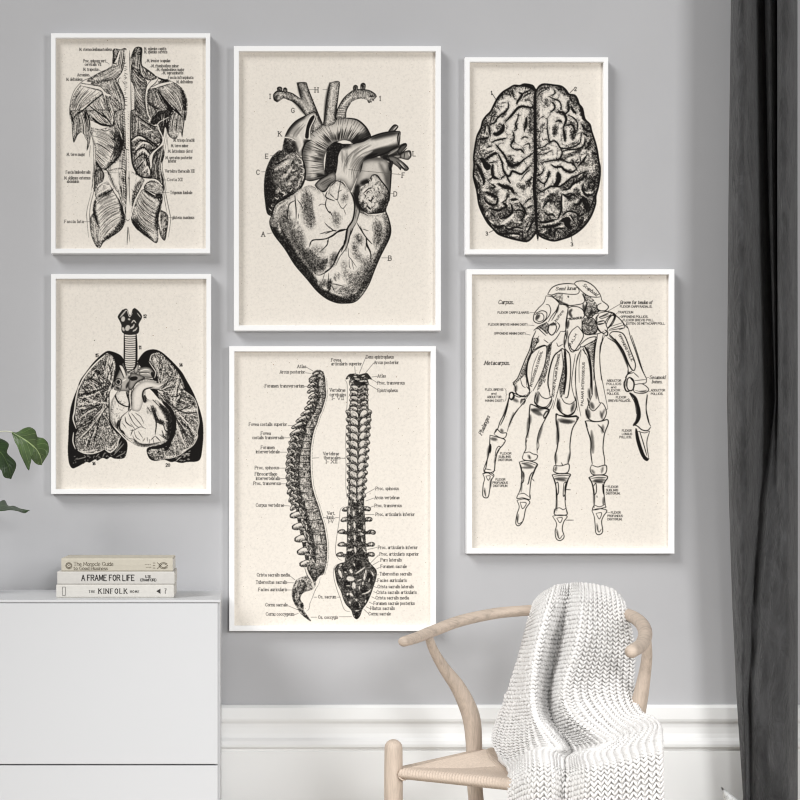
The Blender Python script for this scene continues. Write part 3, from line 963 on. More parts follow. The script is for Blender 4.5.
class Ink:
    def __init__(self, x0, y0, x1, y1, seed=1):
        self.x0, self.y0, self.x1, self.y1 = x0, y0, x1, y1
        self.w, self.h = int((x1 - x0) * RR_), int((y1 - y0) * RR_)
        self.a = np.zeros((self.h, self.w))
        self.rng = np.random.default_rng(seed)
        self.clip = None
        self.tf(0, 0, 1)

    def tf(self, ox, oy, k):
        """following coordinates are counted in 1/k px from (ox, oy)"""
        self.ox, self.oy, self.k = ox, oy, k
        return self

    def P(self, s):
        if isinstance(s, Px):
            return [((x - self.x0) * RR_, (y - self.y0) * RR_) for x, y in s]
        if isinstance(s, str):
            s = [tuple(float(v) for v in p.split(',')) for p in s.split()]
        return [((x / self.k + self.ox - self.x0) * RR_, (y / self.k + self.oy - self.y0) * RR_) for x, y in s]

    def cat(self, *parts):
        """one outline in photo pixels from pieces read in different units: (ox, oy, k, text)"""
        out = Px()
        for ox, oy, k, t in parts:
            out += [(float(p.split(',')[0]) / k + ox, float(p.split(',')[1]) / k + oy) for p in t.split()]
        return out

    def _put(self, i0, i1, j0, j1, al, tone):
        if self.clip is not None:
            al = al * self.clip[i0:i1, j0:j1]
        v = self.a[i0:i1, j0:j1]
        v += (tone - v) * al

    def raw(self, pts, ws, tone, alpha, soft):
        """pts in raster cells, ws widths in raster cells; the whole stroke is laid on at once"""
        pts = np.asarray(pts)
        ws = np.asarray(ws)
        m = ws.max() / 2 + soft + 1
        j0, j1 = max(0, int(pts[:, 0].min() - m)), min(self.w, int(pts[:, 0].max() + m) + 2)
        i0, i1 = max(0, int(pts[:, 1].min() - m)), min(self.h, int(pts[:, 1].max() + m) + 2)
        if j1 <= j0 or i1 <= i0:
            return
        cov = np.zeros((i1 - i0, j1 - j0))
        for (xa, ya), (xb, yb), wa, wb in zip(pts[:-1], pts[1:], ws[:-1], ws[1:]):
            mm = max(wa, wb) / 2 + soft + 1
            c0, c1 = max(j0, int(min(xa, xb) - mm)), min(j1, int(max(xa, xb) + mm) + 2)
            r0, r1 = max(i0, int(min(ya, yb) - mm)), min(i1, int(max(ya, yb) + mm) + 2)
            if c1 <= c0 or r1 <= r0:
                continue
            X = np.arange(c0, c1)[None] - xa
            Y = np.arange(r0, r1)[:, None] - ya
            dx, dy = xb - xa, yb - ya
            L = dx * dx + dy * dy or 1e-9
            t = np.clip((X * dx + Y * dy) / L, 0, 1)
            d = np.sqrt((X - t * dx) ** 2 + (Y - t * dy) ** 2)
            w = wa + (wb - wa) * t
            cv = np.clip((w / 2 - d) / (soft + 1) + 0.5, 0, 1) * np.minimum(1, w / 1.2)
            sub = cov[r0 - i0:r1 - i0, c0 - j0:c1 - j0]
            np.maximum(sub, cv, out=sub)
        if soft > 2:
            cov = cov * cov * (3 - 2 * cov)
        self._put(i0, i1, j0, j1, cov * alpha, tone)

    def s(self, p, w, tone=0.95, alpha=1.0, soft=0.0, taper=0.35, n=4, curve=True):
        """stroke: w in the current units; thins to `taper` of its width at both ends"""
        P = self.P(p)
        S = np.array(spline(P, n)) if (curve and len(P) > 2) else np.array(P)
        if len(S) == 2:
            S = np.array([S[0] + (S[1] - S[0]) * t for t in np.linspace(0, 1, 5)])
        W = w / self.k * RR_
        t = np.linspace(-1, 1, len(S))
        ws = W * (taper + (1 - taper) * np.sqrt(np.clip(1 - t * t, 0, 1)))
        self.raw(S, ws, tone, alpha, soft / self.k * RR_)

    def ss(self, text, tone=0.95, alpha=1.0, soft=0.0, taper=0.35, fat=1.0):
        """many strokes: 'w: x,y x,y ...' one per line or separated by ;"""
        for ln in text.replace('\n', ';').split(';'):
            if ':' in ln:
                w, p = ln.split(':')
                self.s(p, float(w) * fat, tone, alpha, soft, taper)

    def mask(self, p, curve=True, soft=0.0):
        P = self.P(p)
        if curve:
            P = spline(P + [P[0]], 4)
        P = np.array(P)
        M = np.zeros((self.h, self.w), bool)
        i0, i1 = max(0, int(P[:, 1].min())), min(self.h, int(P[:, 1].max()) + 2)
        X = np.arange(self.w)
        for i in range(i0, i1):
            y = i + 0.013
            a, b = P, np.roll(P, -1, 0)
            hit = (a[:, 1] <= y) != (b[:, 1] <= y)
            if not hit.any():
                continue
            xs = np.sort(a[hit, 0] + (y - a[hit, 1]) / (b[hit, 1] - a[hit, 1]) * (b[hit, 0] - a[hit, 0]))
            for xa, xb in zip(xs[::2], xs[1::2]):
                M[i, max(0, int(math.ceil(xa))):max(0, min(self.w, int(xb) + 1))] = True
        M = M.astype(float)
        return blur(M, soft / self.k * RR_) if soft else M

    def f(self, p, tone, alpha=1.0, soft=0.0, curve=True):
        M = self.mask(p, curve, soft) * alpha
        if self.clip is not None:
            M = M * self.clip
        self.a += (tone - self.a) * M
        return M

    def edge(self, M, reach, lo=0.0):
        """1 at the rim of a mask falling to 0 about `reach` px inside"""
        b = blur(M, reach * RR_)
        return np.clip((1 - b) * 2, 0, 1) * M

    def add(self, field):
        if self.clip is not None:
            field = field * self.clip
        self.a += (1 - self.a) * np.clip(field, 0, 1)

    def hatch(self, A, B, n, w, tone=0.9, alpha=1.0, jitter=0.4, breaks=0.0, taper=0.2, cut=(0, 1), cross=False):
        """n lines swept from guide line A to guide line B"""
        A = np.array(spline(self.P(A), 6))
        B = np.array(spline(self.P(B), 6))
        m = 24
        ra = lambda Q: np.stack([np.interp(np.linspace(0, 1, m), np.linspace(0, 1, len(Q)), Q[:, c]) for c in (0, 1)], 1)
        A, B = ra(A), ra(B)
        if cross:                            # lines running from A over to B instead of along them
            B = (A, B)
        W = w / self.k * RR_
        for q in range(n):
            t = (q + 0.5 + jitter * (self.rng.random() - 0.5)) / n
            if cross:
                p, r = t * (m - 1), 0
                ea = np.array([np.interp(p, range(m), B[0][:, c]) for c in (0, 1)])
                eb = np.array([np.interp(p, range(m), B[1][:, c]) for c in (0, 1)])
                u = np.linspace(0, 1, m)[:, None]
                nrm = np.array([-(eb - ea)[1], (eb - ea)[0]])
                S = ea * (1 - u) + eb * u + nrm * 0.10 * np.sin(np.pi * u)
            else:
                S = A * (1 - t) + B * t
            a = int((cut[0] + breaks * self.rng.random() * 0.5) * m)
            b = int((cut[1] - breaks * self.rng.random() * 0.5) * m)
            if b - a < 3:
                continue
            S = S[a:b]
            u = np.linspace(-1, 1, len(S))
            ws = W * (0.6 + 0.8 * self.rng.random()) * (taper + (1 - taper) * np.sqrt(np.clip(1 - u * u, 0, 1)))
            self.raw(S, ws, tone, alpha * (0.7 + 0.3 * self.rng.random()), 0)

    def grit(self, M, amount, cell=0.6):
        """the broken texture of a worn engraving inside a mask"""
        n = smooth_noise((self.h, self.w), cell * RR_, self.rng) + 0.6 * smooth_noise((self.h, self.w), cell * 2 * RR_, self.rng)
        n = (n - 0.8) * amount * M
        self.a = np.clip(self.a + n * np.clip(self.a * 3, 0.15, 1), 0, 1)

    def ridges(self, M, cell, width, alpha, warp=0.5):
        """wandering creases: the level lines of a smooth noise, with their soft flanks"""
        n = smooth_noise((self.h, self.w), cell * RR_, self.rng) + 0.45 * smooth_noise((self.h, self.w), cell * 0.5 * RR_, self.rng)
        gy, gx = np.gradient(n)
        d = np.abs(n - 0.725) / (np.sqrt(gx * gx + gy * gy) + 1e-4) / RR_
        core = np.clip(1.3 - d / width, 0, 1)
        flank = np.exp(-d / (width * 3.5)) * 0.5
        self.add(M * alpha * np.maximum(core, flank))

    def text(self, txt, x, y, size, w=0.5, serif=True, slant=0.0, fit=None, tone=0.9, rot=0.0, sp=0.8, anchor='l'):
        """lettering with its baseline at photo pixel (x, y)"""
        st, wd = text_strokes(txt, size, sp, serif, slant)
        fx = fit / wd if fit else 1.0
        x -= {'l': 0, 'm': 0.5, 'r': 1}[anchor] * wd * fx
        ca, sa = math.cos(rot), math.sin(rot)
        for s_ in st:
            q = []
            for a, b in s_:
                a *= fx
                q.append(((x + a * ca + b * sa - self.x0) * RR_, (y + a * sa - b * ca - self.y0) * RR_))
            self.raw(q, np.full(len(q), w * RR_), tone, 1.0, 0.6)

    def rule(self, pts, w=0.35, tone=0.7):
        """leader line in photo pixels"""
        k = self.ox, self.oy, self.k
        self.tf(0, 0, 1)
        self.s(pts, w, tone, taper=1.0, curve=False)
        self.ox, self.oy, self.k = k

    def __call__(self, px0, py0, nx, ny):
        """sample onto the sheet's vertices"""
        a = 1 - (1 - np.clip(self.a, 0, 1)) ** 2.2        # even steps of coverage look like even steps of grey
        k = RR_ // SS
        a = blur(a, k / 2)
        gx = (px0 + np.arange(nx) / SS - self.x0) * RR_
        gy = (py0 + np.arange(ny) / SS - self.y0) * RR_
        ix, iy = np.round(gx).astype(int), np.round(gy).astype(int)
        out = np.zeros((ny, nx))
        okx, oky = (ix >= 0) & (ix < self.w), (iy >= 0) & (iy < self.h)
        out[np.ix_(oky, okx)] = a[iy[oky]][:, ix[okx]]
        return out


# ---- the brain seen from above
def draw_brain():
    I = Ink(466, 58, 608, 253, 11)
    K = 8.886
    Z = [(470, 75), (535, 75), (470, 160), (535, 160)]
    ou = []
    for q, s in ((0, '582,110 560,82 490,70 450,85 400,82 350,110 300,140 262,180 240,215 215,265 190,315 150,355 120,400 105,460 75,520 62,570 50,640 40,720 43,790'),
                 (2, '38,140 65,250 75,310 88,390 120,470 165,550 220,610 260,650 340,680 440,705 510,715 550,690 590,640 606,600')):
        ou += [(x / K + Z[q][0], y / K + Z[q][1]) for x, y in [tuple(map(float, p.split(','))) for p in s.split()]]
    orr = []
    for q, s in ((1, '12,140 30,110 50,85 90,70 180,80 240,90 280,120 310,160 360,170 385,205 400,250 430,290 450,380 495,430 510,490 540,580 560,660 575,760'),
                 (3, '585,50 585,130 570,230 548,310 545,380 510,480 460,560 400,620 330,665 260,690 180,710 110,695 50,665 25,610')):
        orr += [(x / K + Z[q][0], y / K + Z[q][1]) for x, y in [tuple(map(float, p.split(','))) for p in s.split()]]
    I.tf(0, 0, 1)
    ML, MR = I.mask(ou), I.mask(orr)
    M = np.maximum(ML, MR)
    yy = (np.arange(I.h) / RR_ + I.y0)[:, None]
    xx = (np.arange(I.w) / RR_ + I.x0)[None]
    I.clip = M
    I.a = M * 0.02
    low = np.clip((yy - 185) / 55, 0, 1)
    I.add(M * (0.46 * low + 0.40 * np.clip((xx - 570) / 30, 0, 1) * np.clip((yy - 120) / 60, 0, 1) + 0.3 * np.clip((497 - xx) / 14, 0, 1)))
    I.add((I.edge(ML, 4.5) + I.edge(MR, 4.5)) * 0.75)
    lines = [
        '20: 400,88 470,80 545,98 575,125;18: 440,145 470,160 455,190 430,225 422,250;12: 470,160 505,140 540,125;10: 480,185 520,160 550,150;18: 580,285 520,275 470,268 430,285 400,320 365,360 320,410;30: 305,430 295,480 250,515 215,510;12: 345,230 350,265 330,310 280,345 245,380 235,405 190,430 170,440;14: 175,440 180,480 185,530;12: 205,585 240,570 290,560 335,550;10: 440,330 430,380 410,430 425,465 400,490;12: 385,490 400,540 390,580 370,610 385,640 420,655;12: 420,655 460,655 490,690;15: 235,610 270,650 310,700 335,750 350,800;16: 512,370 505,420 490,490;10: 465,555 490,540 525,548;15: 95,560 130,555 175,545;10: 150,430 140,480 130,510;20: 140,740 180,715 220,690 250,685;30: 100,730 130,760 140,800;12: 255,690 280,740 300,800;10: 440,780 480,745 540,705 570,680;8: 250,265 270,300;6: 290,240 320,235;8: 190,415 200,370 230,330;10: 150,345 190,330;10: 355,150 370,180;8: 150,640 200,620;6: 95,690 150,690 220,660;10: 180,770 240,760;8: 480,620 530,600 540,650;9: 380,130 400,200;6: 270,60 300,200;14: 240,225 262,185 300,160',
        '8: 40,130 70,110 120,100;7: 30,180 60,140 130,110;10: 130,180 170,200 220,220 240,260 240,300;13: 150,225 180,255 180,290 140,325;18: 200,320 250,320 270,340 285,380 275,420 255,460;14: 190,405 225,395 245,410;11: 120,380 115,450 125,530 140,580 180,575 210,600 240,640 330,635 400,600 415,560 420,500;16: 260,470 270,530 275,580;13: 280,440 330,430 360,470 365,520;10: 300,345 350,370 385,420 380,490;18: 330,270 350,310 375,330;12: 300,230 310,300 270,340;18: 405,260 430,330 440,390;15: 420,420 450,470 500,500;13: 430,500 480,540;10: 500,420 470,450;14: 510,560 480,620 450,650;16: 510,680 560,700;12: 250,670 300,655 370,650 430,630 450,590 450,550;8: 20,490 60,490;6: 70,545 80,570 110,560 130,590;8: 30,640 80,630 120,600 150,590;6: 30,700 100,690 150,660;12: 230,640 250,680 220,740 160,750 60,770;12: 180,745 240,740 300,770;10: 340,740 350,780;14: 470,700 430,760 390,800;6: 45,380 90,350;8: 405,710 415,760;9: 180,120 185,150 150,175;12: 315,180 335,230;10: 380,200 395,260;10: 470,480 515,500;10: 185,450 182,520;10: 345,500 345,560',
        '20: 60,20 95,80 130,170 125,210;18: 45,160 75,240;40: 130,15 160,55 175,40;22: 210,30 205,80 215,140 260,160;12: 215,140 180,165;16: 295,0 300,70 330,125 360,130 385,90 450,115 480,105 540,40;20: 345,0 370,40 400,40 480,0;12: 330,130 350,170 370,200;10: 310,130 280,160;24: 255,200 300,225 370,245 400,290;12: 180,240 230,230 190,200;20: 140,275 200,300 250,320;16: 250,325 245,380 200,390 150,360 130,320;18: 180,420 260,440 310,410;20: 300,370 330,400 310,420;20: 365,345 430,340;10: 350,290 330,340 290,370;10: 500,190 540,165 560,140;8: 460,170 500,110 540,80;16: 370,380 385,440 350,490 290,510;12: 385,445 470,440 490,490 450,530;16: 450,370 490,430 510,480;10: 490,380 530,340 555,330;10: 510,420 560,400;10: 190,460 230,500;14: 310,575 350,605 420,590 480,605;22: 210,570 260,590 310,570;13: 250,640 320,650 400,645 470,660;14: 510,640 540,590 580,500;20: 90,300 80,350;24: 100,390 120,450;12: 150,500 190,560;9: 470,610 480,690;9: 530,540 500,600;12: 260,670 350,685 480,705',
        '9: 30,130 70,105 90,60;12: 30,160 90,200 130,130 135,90;9: 90,200 90,230;34: 215,105 220,150 205,195 180,222;16: 150,30 190,55 240,50 270,80 330,100 380,70;10: 300,10 340,20 380,70;13: 25,290 90,260 140,230 190,225 230,225 280,190 330,150 400,120 470,85;15: 250,260 310,245 350,200 420,165 480,110;12: 75,420 110,370 150,340;15: 245,290 240,380 240,440 210,520;12: 90,450 120,480 160,470 185,500;18: 40,540 100,545 190,520;16: 250,290 300,320 350,290;22: 350,390 400,380 430,340 460,400 470,460;13: 410,310 470,350 480,450;14: 250,490 300,448 370,460 400,490 450,460;16: 440,200 430,250 470,310 530,290;40: 240,530 300,520 290,560 330,600;18: 150,600 130,660;14: 190,690 180,640 210,600 270,600;22: 60,590 160,580 240,555;12: 500,150 540,200 520,260;12: 480,200 500,250;10: 560,120 540,160;10: 430,120 460,150;12: 540,300 520,370 480,460;14: 390,590 440,530;12: 50,640 120,680;12: 320,480 360,540;10: 280,300 330,290 400,330;9: 380,490 400,540;10: 30,250 60,270;12: 300,660 380,610',
    ]
    soft = [
        '40: 545,290 548,400 540,520;60: 300,160 345,140 385,150;46: 250,460 275,440 285,480;40: 505,380 495,470;30: 180,720 140,760;60: 90,560 140,570;40: 230,300 210,380;30: 330,300 290,360;26: 430,420 405,470;40: 150,400 140,470;30: 370,560 400,600;36: 390,760 350,700;26: 500,220 540,200;24: 150,640 200,620',
        '50: 200,100 260,130 300,170;36: 105,200 112,260;60: 355,190 365,260;50: 190,430 180,530;46: 335,470 345,560;36: 265,470 275,570;34: 230,320 260,330;40: 420,280 440,380;50: 440,440 490,500;80: 545,660 560,760;44: 250,730 330,690 430,650;30: 460,560 440,620;40: 310,220 300,300;34: 320,410 370,430;60: 500,600 470,640;30: 290,620 380,590;24: 90,420 60,460;20: 60,660 130,640;30: 350,780 420,730',
        '50: 70,50 110,150;60: 60,180 80,240;60: 140,30 165,60;60: 360,10 390,40 450,20;40: 280,215 370,245;50: 200,250 240,280;40: 190,300 250,330;60: 210,470 240,490;70: 300,430 370,460;60: 330,570 420,560 500,530;70: 320,610 470,630;70: 560,540 590,480;60: 440,480 480,490;60: 260,480 330,500;40: 110,400 140,450;40: 540,180 520,230;50: 430,210 500,240;40: 320,320 350,280;70: 250,600 330,650;40: 540,640 500,680;50: 410,390 450,400',
        '60: 240,240 320,200 400,150 470,95;44: 90,380 140,320 210,285;50: 215,110 215,190;36: 270,80 340,95;70: 150,380 190,330 220,420;100: 480,150 520,240;80: 550,90 560,200;50: 370,250 400,300;70: 440,330 480,420;60: 400,440 450,460;60: 300,530 340,580;60: 100,520 150,530;60: 300,320 360,330;80: 380,560 440,530;60: 110,620 170,650;80: 250,640 340,630;50: 440,230 480,320;40: 120,140 135,100;40: 420,20 470,30;60: 320,420 400,400',
    ]
    for q in range(4):
        I.tf(*Z[q], K)
        I.ss(soft[q], 0.9, 0.72, 22)
        I.ss(lines[q], 0.95, 0.55, 42)
    I.tf(0, 0, 1)
    I.ridges(M, 9, 0.45, 0.5)
    light = ['14: 150,430 160,500;12: 100,520 160,530;20: 260,230 330,210;14: 215,340 195,400;20: 340,250 280,320;24: 250,530 330,540;30: 120,640 230,650;20: 290,720 330,790;24: 480,300 480,420;18: 440,230 480,240;26: 430,600 520,620;20: 400,700 460,720',
             '10: 60,150 130,115;24: 150,130 170,160;22: 60,260 60,420;18: 150,240 160,300;14: 215,240 225,300;22: 150,430 150,520;20: 230,440 225,560;24: 300,450 300,560;26: 180,350 230,350;16: 320,340 370,370;30: 60,540 90,590;20: 400,520 380,580;20: 440,540 430,600;26: 120,620 200,640;20: 270,690 380,650;16: 310,290 340,330;24: 60,730 200,710;14: 460,700 380,760;24: 420,400 400,350',
             '8: 45,125 100,200;8: 75,95 120,190;22: 110,20 150,110;24: 240,40 245,130;18: 310,40 340,100;30: 370,130 440,160;20: 190,190 240,190;24: 110,250 160,260;24: 270,260 320,290 270,370;24: 150,310 210,350;16: 130,330 170,400;20: 160,450 150,480;20: 440,300 500,320;22: 500,100 480,150;30: 400,470 350,520 290,560;14: 330,590 410,600 480,605;16: 370,660 440,665;16: 170,520 220,560;14: 400,540 470,545;12: 505,620 540,580;16: 500,500 530,480',
             '20: 50,40 60,90;22: 110,110 60,150;24: 180,90 180,180;20: 130,150 140,200;24: 160,30 220,20;20: 60,330 90,320;20: 170,260 220,240;20: 260,300 260,420;26: 330,240 380,210;12: 440,280 520,280;20: 110,420 170,470;14: 270,470 330,455 380,475;26: 300,505 345,510;12: 50,565 180,545 250,505;16: 200,600 260,580;12: 70,640 110,615;10: 180,660 195,690;12: 420,560 470,500;14: 400,230 430,300;14: 390,150 440,90;10: 480,420 470,470']
    for q in range(4):
        I.tf(*Z[q], K)
        I.ss(light[q], 0.0, 0.9, 10)
    I.tf(0, 0, 1)
    I.grit(M, 1.0, 0.55)
    for q in range(4):
        I.tf(*Z[q], K)
        I.ss(lines[q], 0.97, 1.0, 5, 0.3, 1.25)
    I.tf(0, 0, 1)
    I.clip = None
    # rims, the cleft between the halves, numerals with their ticks
    for o in (ou, orr):
        I.s(o, 1.9, 0.98, taper=0.9, n=3)
    I.s('536,88 535.8,110 536,140 536.3,165 535,185 536.5,205 537.8,228', 3.6, 0.98, taper=0.5)
    I.s('503,131 503,131.5', 0.1)
    for t, x, y, ln in (('1', 491.6, 93.5, '493,92.5 496.5,98'), ('2', 575.3, 89.6, '571,91.5 575.2,87.4'), ('3', 486.6, 234.4, '490,231.5 494,229.5'), ('3', 571.8, 245.2, '572.2,235.5 573,240.5'), ('1', 537.6, 238, '536.5,233 537.6,231.5')):
        I.text(t, x, y, 3.6, 0.75, True)
        I.rule(ln, 0.7, 0.9)
    return I


ART['brain'] = draw_brain()


# ---- the heart and its great vessels
def draw_heart():
    I = Ink(234, 46, 441, 331, 21)
    H1, H2, H3, H4, H5, H6 = (255, 75, 8), (335, 75, 8), (255, 150, 8), (330, 150, 8), (265, 225, 10), (325, 225, 10)
    I.tf(0, 0, 1)
    # vein stem behind the auricle
    M = I.mask(I.cat((*H4, '250,80 300,60 400,50 470,90 488,130 490,200 482,330 470,420 430,400 360,200 300,260 200,300 215,230 240,150')))
    I.a = np.maximum(I.a, M * 0.12)
    I.add(I.edge(M, 4) * 0.45)
    I.clip = M
    I.tf(*H4)
    I.ss('70: 490,110 485,200 480,330;30: 250,80 330,60 420,70;30: 400,100 440,180 460,260', 0.8, 0.6, 40)
    I.clip = None
    I.ss('12: 470,90 492,140 488,250 478,400', 0.95)
    # branches at the right
    I.tf(*H2)
    I.ss('44: 380,640 460,625 540,560;40: 400,650 500,640 590,640;44: 400,650 500,690 565,735', 0.9, 0.85, 8, 0.8)
    I.ss('14: 430,630 520,575;14: 430,650 560,640;12: 430,660 530,710', 0.25, 0.8, 6)
    for o, t in (('430,440 470,395 495,388 510,405 480,440 455,465', .55), ('500,600 545,545 570,535 580,560 545,600 515,630', .6), ('530,620 575,600 605,600 612,640 590,670 550,665 520,650', .35), ('400,650 470,640 540,680 595,735 570,760 535,720 530,755 500,725 450,690', .5), ('440,670 470,690 445,760 430,720', .7)):
        M = I.mask(o)
        I.a = I.a * (1 - M) + M * t
        I.add(I.edge(M, 1.5) * 0.8)
    I.ss('10: 430,440 470,395 495,388;9: 510,405 480,440 455,465;10: 500,400 490,420;10: 500,600 545,545 575,540;10: 520,632 580,575;8: 530,620 575,600 605,600 612,640 590,670;8: 545,690 590,740;9: 495,680 540,730 565,760;10: 430,650 450,700 440,760;12: 400,655 450,680;8: 560,615 555,660;14: 525,560 570,545')
    I.ss('8: 590,610 600,640;7: 470,430 500,400;7: 520,690 560,735', 0.05)
    # pulmonary trunk
    out = I.cat((*H2, '20,580 100,550 180,535 290,488 360,462 430,447 520,440 528,470 512,560 420,612 340,640 280,660 225,690 205,770'), (*H4, '225,200 190,280 165,325 140,290 110,245 60,235 0,285 -20,230 0,150 10,90'))
    M = I.mask(out)
    I.a = I.a * (1 - M) + M * 0.06
    I.clip = M
    I.add(I.edge(M, 3) * 0.5)
    I.tf(*H2)
    I.ss('70: 240,660 330,610 430,590 520,560;40: 300,500 400,470 500,455;30: 210,760 235,690 300,630;40: 20,560 120,560', 0.92, 0.85, 40)
    I.ss('40: 430,620 520,570;20: 250,650 340,620', 1.0, 0.9, 10)
    I.hatch('300,500 200,560 120,620 70,700 60,800', '350,640 240,680 205,730 180,800 180,900', 26, 5, 0.85, 0.5, cut=(0, 1), breaks=0.8)
    I.hatch('30,560 50,660 50,760', '110,560 110,650 90,760', 12, 5, 0.8, 0.5, breaks=0.8)
    I.ss('16: 250,600 330,570 430,540 500,500;14: 150,620 110,720 100,800;10: 230,640 300,600', 0.0, 0.8, 14)
    I.clip = None
    I.ss('13: 180,535 230,520 290,488 360,462 430,447 520,440;12: 520,440 505,490 512,560;8: 528,450 520,500 518,560;14: 512,560 420,612 340,640 280,660;9: 225,690 205,770;9: 20,575 30,620')
    # aortic arch
    out = I.cat((*H1, '390,560 378,640 392,720 402,790'), (*H3, '405,230 450,242 520,225 590,190'), (*H1, '565,790 553,680 580,590 640,525'), (*H2, '30,525 130,540 200,520 290,482 250,410 180,350 90,335 10,350'), (*H1, '540,390 490,420 450,460 420,500'))
    M = I.mask(out)
    I.a = I.a * (1 - M) + M * 0.10
    I.clip = M
    I.add(I.edge(M, 4) * 0.35)
    I.tf(0, 0, 1)
    outer = I.cat((*H3, '405,230'), (*H1, '402,790 392,720 378,640 390,560 430,490 490,420 540,390'), (*H2, '10,350 90,335 180,350 250,410 290,480'))
    inner = I.cat((*H3, '590,190'), (*H1, '565,790 555,700 560,640 580,590 610,545 640,525'), (*H2, '30,522 80,512 130,525 150,540'))
    n = 86
    so, si = np.array(spline(outer, 8)), np.array(spline(inner, 8))
    for q in range(n):
        t = (q + 0.6 * I.rng.random()) / n
        a, b = so[int(t * (len(so) - 1))], si[int(t * (len(si) - 1))]
        w = 0.45 + 0.5 * I.rng.random()
        r = I.rng.random()
        I.s([tuple(b), tuple(b + (a - b) * (0.35 + 0.45 * r))], w * 1.1, 0.9, 0.85, taper=0.1)
        if q % 2:
            I.s([tuple(a), tuple(a + (b - a) * (0.2 + 0.3 * r))], w * 0.8, 0.85, 0.7, taper=0.1)
    I.tf(*H1)
    I.ss('50: 400,560 390,660 400,780;50: 420,520 440,600;60: 570,760 570,640 620,560', 0.9, 0.5, 50)
    I.tf(*H2)
    I.ss('60: 280,470 220,480 160,530 60,520;40: 250,420 290,470', 0.95, 0.75, 40)
    I.tf(*H3)
    I.ss('30: 400,240 480,235 590,190', 0.95, 0.8, 30)
    I.clip = None
    I.tf(0, 0, 1)
    I.s(outer, 0.9, 0.95, taper=0.8)
    I.tf(*H2)
    I.ss('14: 90,335 180,350 250,410 290,480;16: 290,480 200,520 140,545')
    # the black hollow under the arch and its light slit
    I.tf(0, 0, 1)
    M = I.mask(I.cat((*H1, '575,580 620,535 660,520'), (*H2, '60,540 130,545 60,580 30,640 25,700 5,790'), (*H3, '600,185 560,195'), (*H1, '560,720')))
    I.a = I.a * (1 - M) + M * 0.97
    I.grit(M, 0.5, 0.6)
    I.tf(*H2)
    I.f('20,528 75,513 130,528 120,542 70,540', 0.0)
    I.ss('8: 10,545 70,545 140,545', 0.95)
    # arteries above the arch
    for Z, out in ((H1, '335,50 350,100 370,180 340,160 300,138 250,122 215,115 170,120 148,145 155,185 180,207 225,180 250,182 300,200 350,240 380,280 405,312 450,300 490,290 450,440 500,430 545,390 515,320 490,260 430,110 412,50'),
                   (H1, '600,48 680,45 662,180 645,300 640,380 550,395 560,300 580,150'),
                   (H2, '0,350 10,300 20,270 70,180 140,115 180,103 270,112 320,140 336,165 305,195 275,215 262,192 200,180 130,210 95,270 85,338'),
                   (H1, '182,118 180,95 198,86 215,95 215,120'), (H1, '228,125 230,100 243,93 256,104 258,128'),
                   (H2, '148,120 150,85 165,72 182,82 180,110'), (H2, '208,108 210,68 228,56 244,68 242,108')):
        I.tf(*Z)
        M = I.mask(out)
        I.a = I.a * (1 - M) + M * 0.2
        I.add(I.edge(M, 2.2) * 0.7)
        I.grit(M, 0.8, 0.5)
    I.tf(*H1)
    I.hatch('335,55 370,180 430,290', '410,55 430,110 500,280', 16, 4, 0.85, 0.4, breaks=0.5)
    for k in range(15):
        t = k / 14
        I.s([(255 + 130 * t, 125 + 60 * t + 40 * t * t), (250 + 150 * t, 180 + 40 * t + 90 * t * t)], 6, 0.85, 0.5)
    I.ss('26: 345,60 375,180;22: 300,190 350,240 400,305;30: 600,60 575,200 560,380;20: 500,320 540,390;24: 160,190 180,150;16: 640,330 650,250', 0.9, 0.65, 18)
    I.ss('9: 405,312 350,240 300,200 250,182;7: 250,122 300,138 350,172 370,185;8: 335,50 350,100 370,185;9: 412,50 430,110 490,260 515,320 545,392;6: 480,270 520,350;8: 340,50 412,50;12: 148,145 155,185 180,207;12: 148,145 180,120 215,125;8: 240,180 225,150 255,122;9: 182,118 180,95 198,86 215,95 215,120;8: 228,125 230,100 243,93 256,104 258,128;6: 165,160 200,150;9: 600,48 580,150 560,300 550,395;8: 200,110 198,125')
    I.ss('14: 395,120 440,220;12: 225,150 240,140;14: 620,100 610,250;12: 310,165 350,200', 0.03, 0.8, 10)
    I.tf(*H2)
    for k in range(26):
        t = k / 25
        p = np.array(spline([(8, 330), (22, 270), (70, 182), (140, 118), (200, 104), (270, 114), (325, 145)], 12))[int(t * 71)]
        c = np.array(spline([(88, 335), (95, 270), (130, 212), (185, 180), (215, 180), (255, 190), (300, 195)], 12))[int(t * 71)]
        I.s([tuple(p), tuple(p + (c - p) * (0.5 + 0.4 * I.rng.random()))], 6, 0.85, 0.6, taper=0.1)
    I.ss('10: 0,350 10,300 20,270 70,180 140,115;8: 180,103 270,112 320,140 336,165;7: 85,338 95,270 130,210;8: 148,120 150,85 165,72 182,82 180,108;9: 208,108 210,68 228,56 244,68 242,106;14: 225,62 226,100;10: 163,80 165,110;8: 262,192 275,215;7: 285,190 295,210;7: 305,180 315,200;14: 275,160 310,160;8: 40,45 22,200 5,330')
    I.ss('10: 265,185 285,180;8: 285,200 300,190;14: 60,240 90,200 140,160', 0.02, 0.9, 6)
    # cut vein with its black mouth
    I.tf(*H1)
    M = I.mask('240,485 262,440 290,400 330,360 380,330 430,305 470,285 492,300 485,345 450,420 445,490 420,520 395,555 372,640 330,600 312,520 290,500')
    I.a = I.a * (1 - M) + M * 0.08
    I.clip = M
    I.add(I.edge(M, 3) * 0.35)
    I.ss('50: 250,470 280,410 340,350 400,320;30: 380,600 400,530 440,500;20: 310,510 345,610', 0.92, 0.8, 26)
    I.hatch('270,480 310,420 400,340', '320,510 350,460 410,380', 12, 4, 0.85, 0.6, breaks=0.6)
    I.ss('20: 350,470 380,540 355,600', 0.0, 0.9, 12)
    I.clip = None
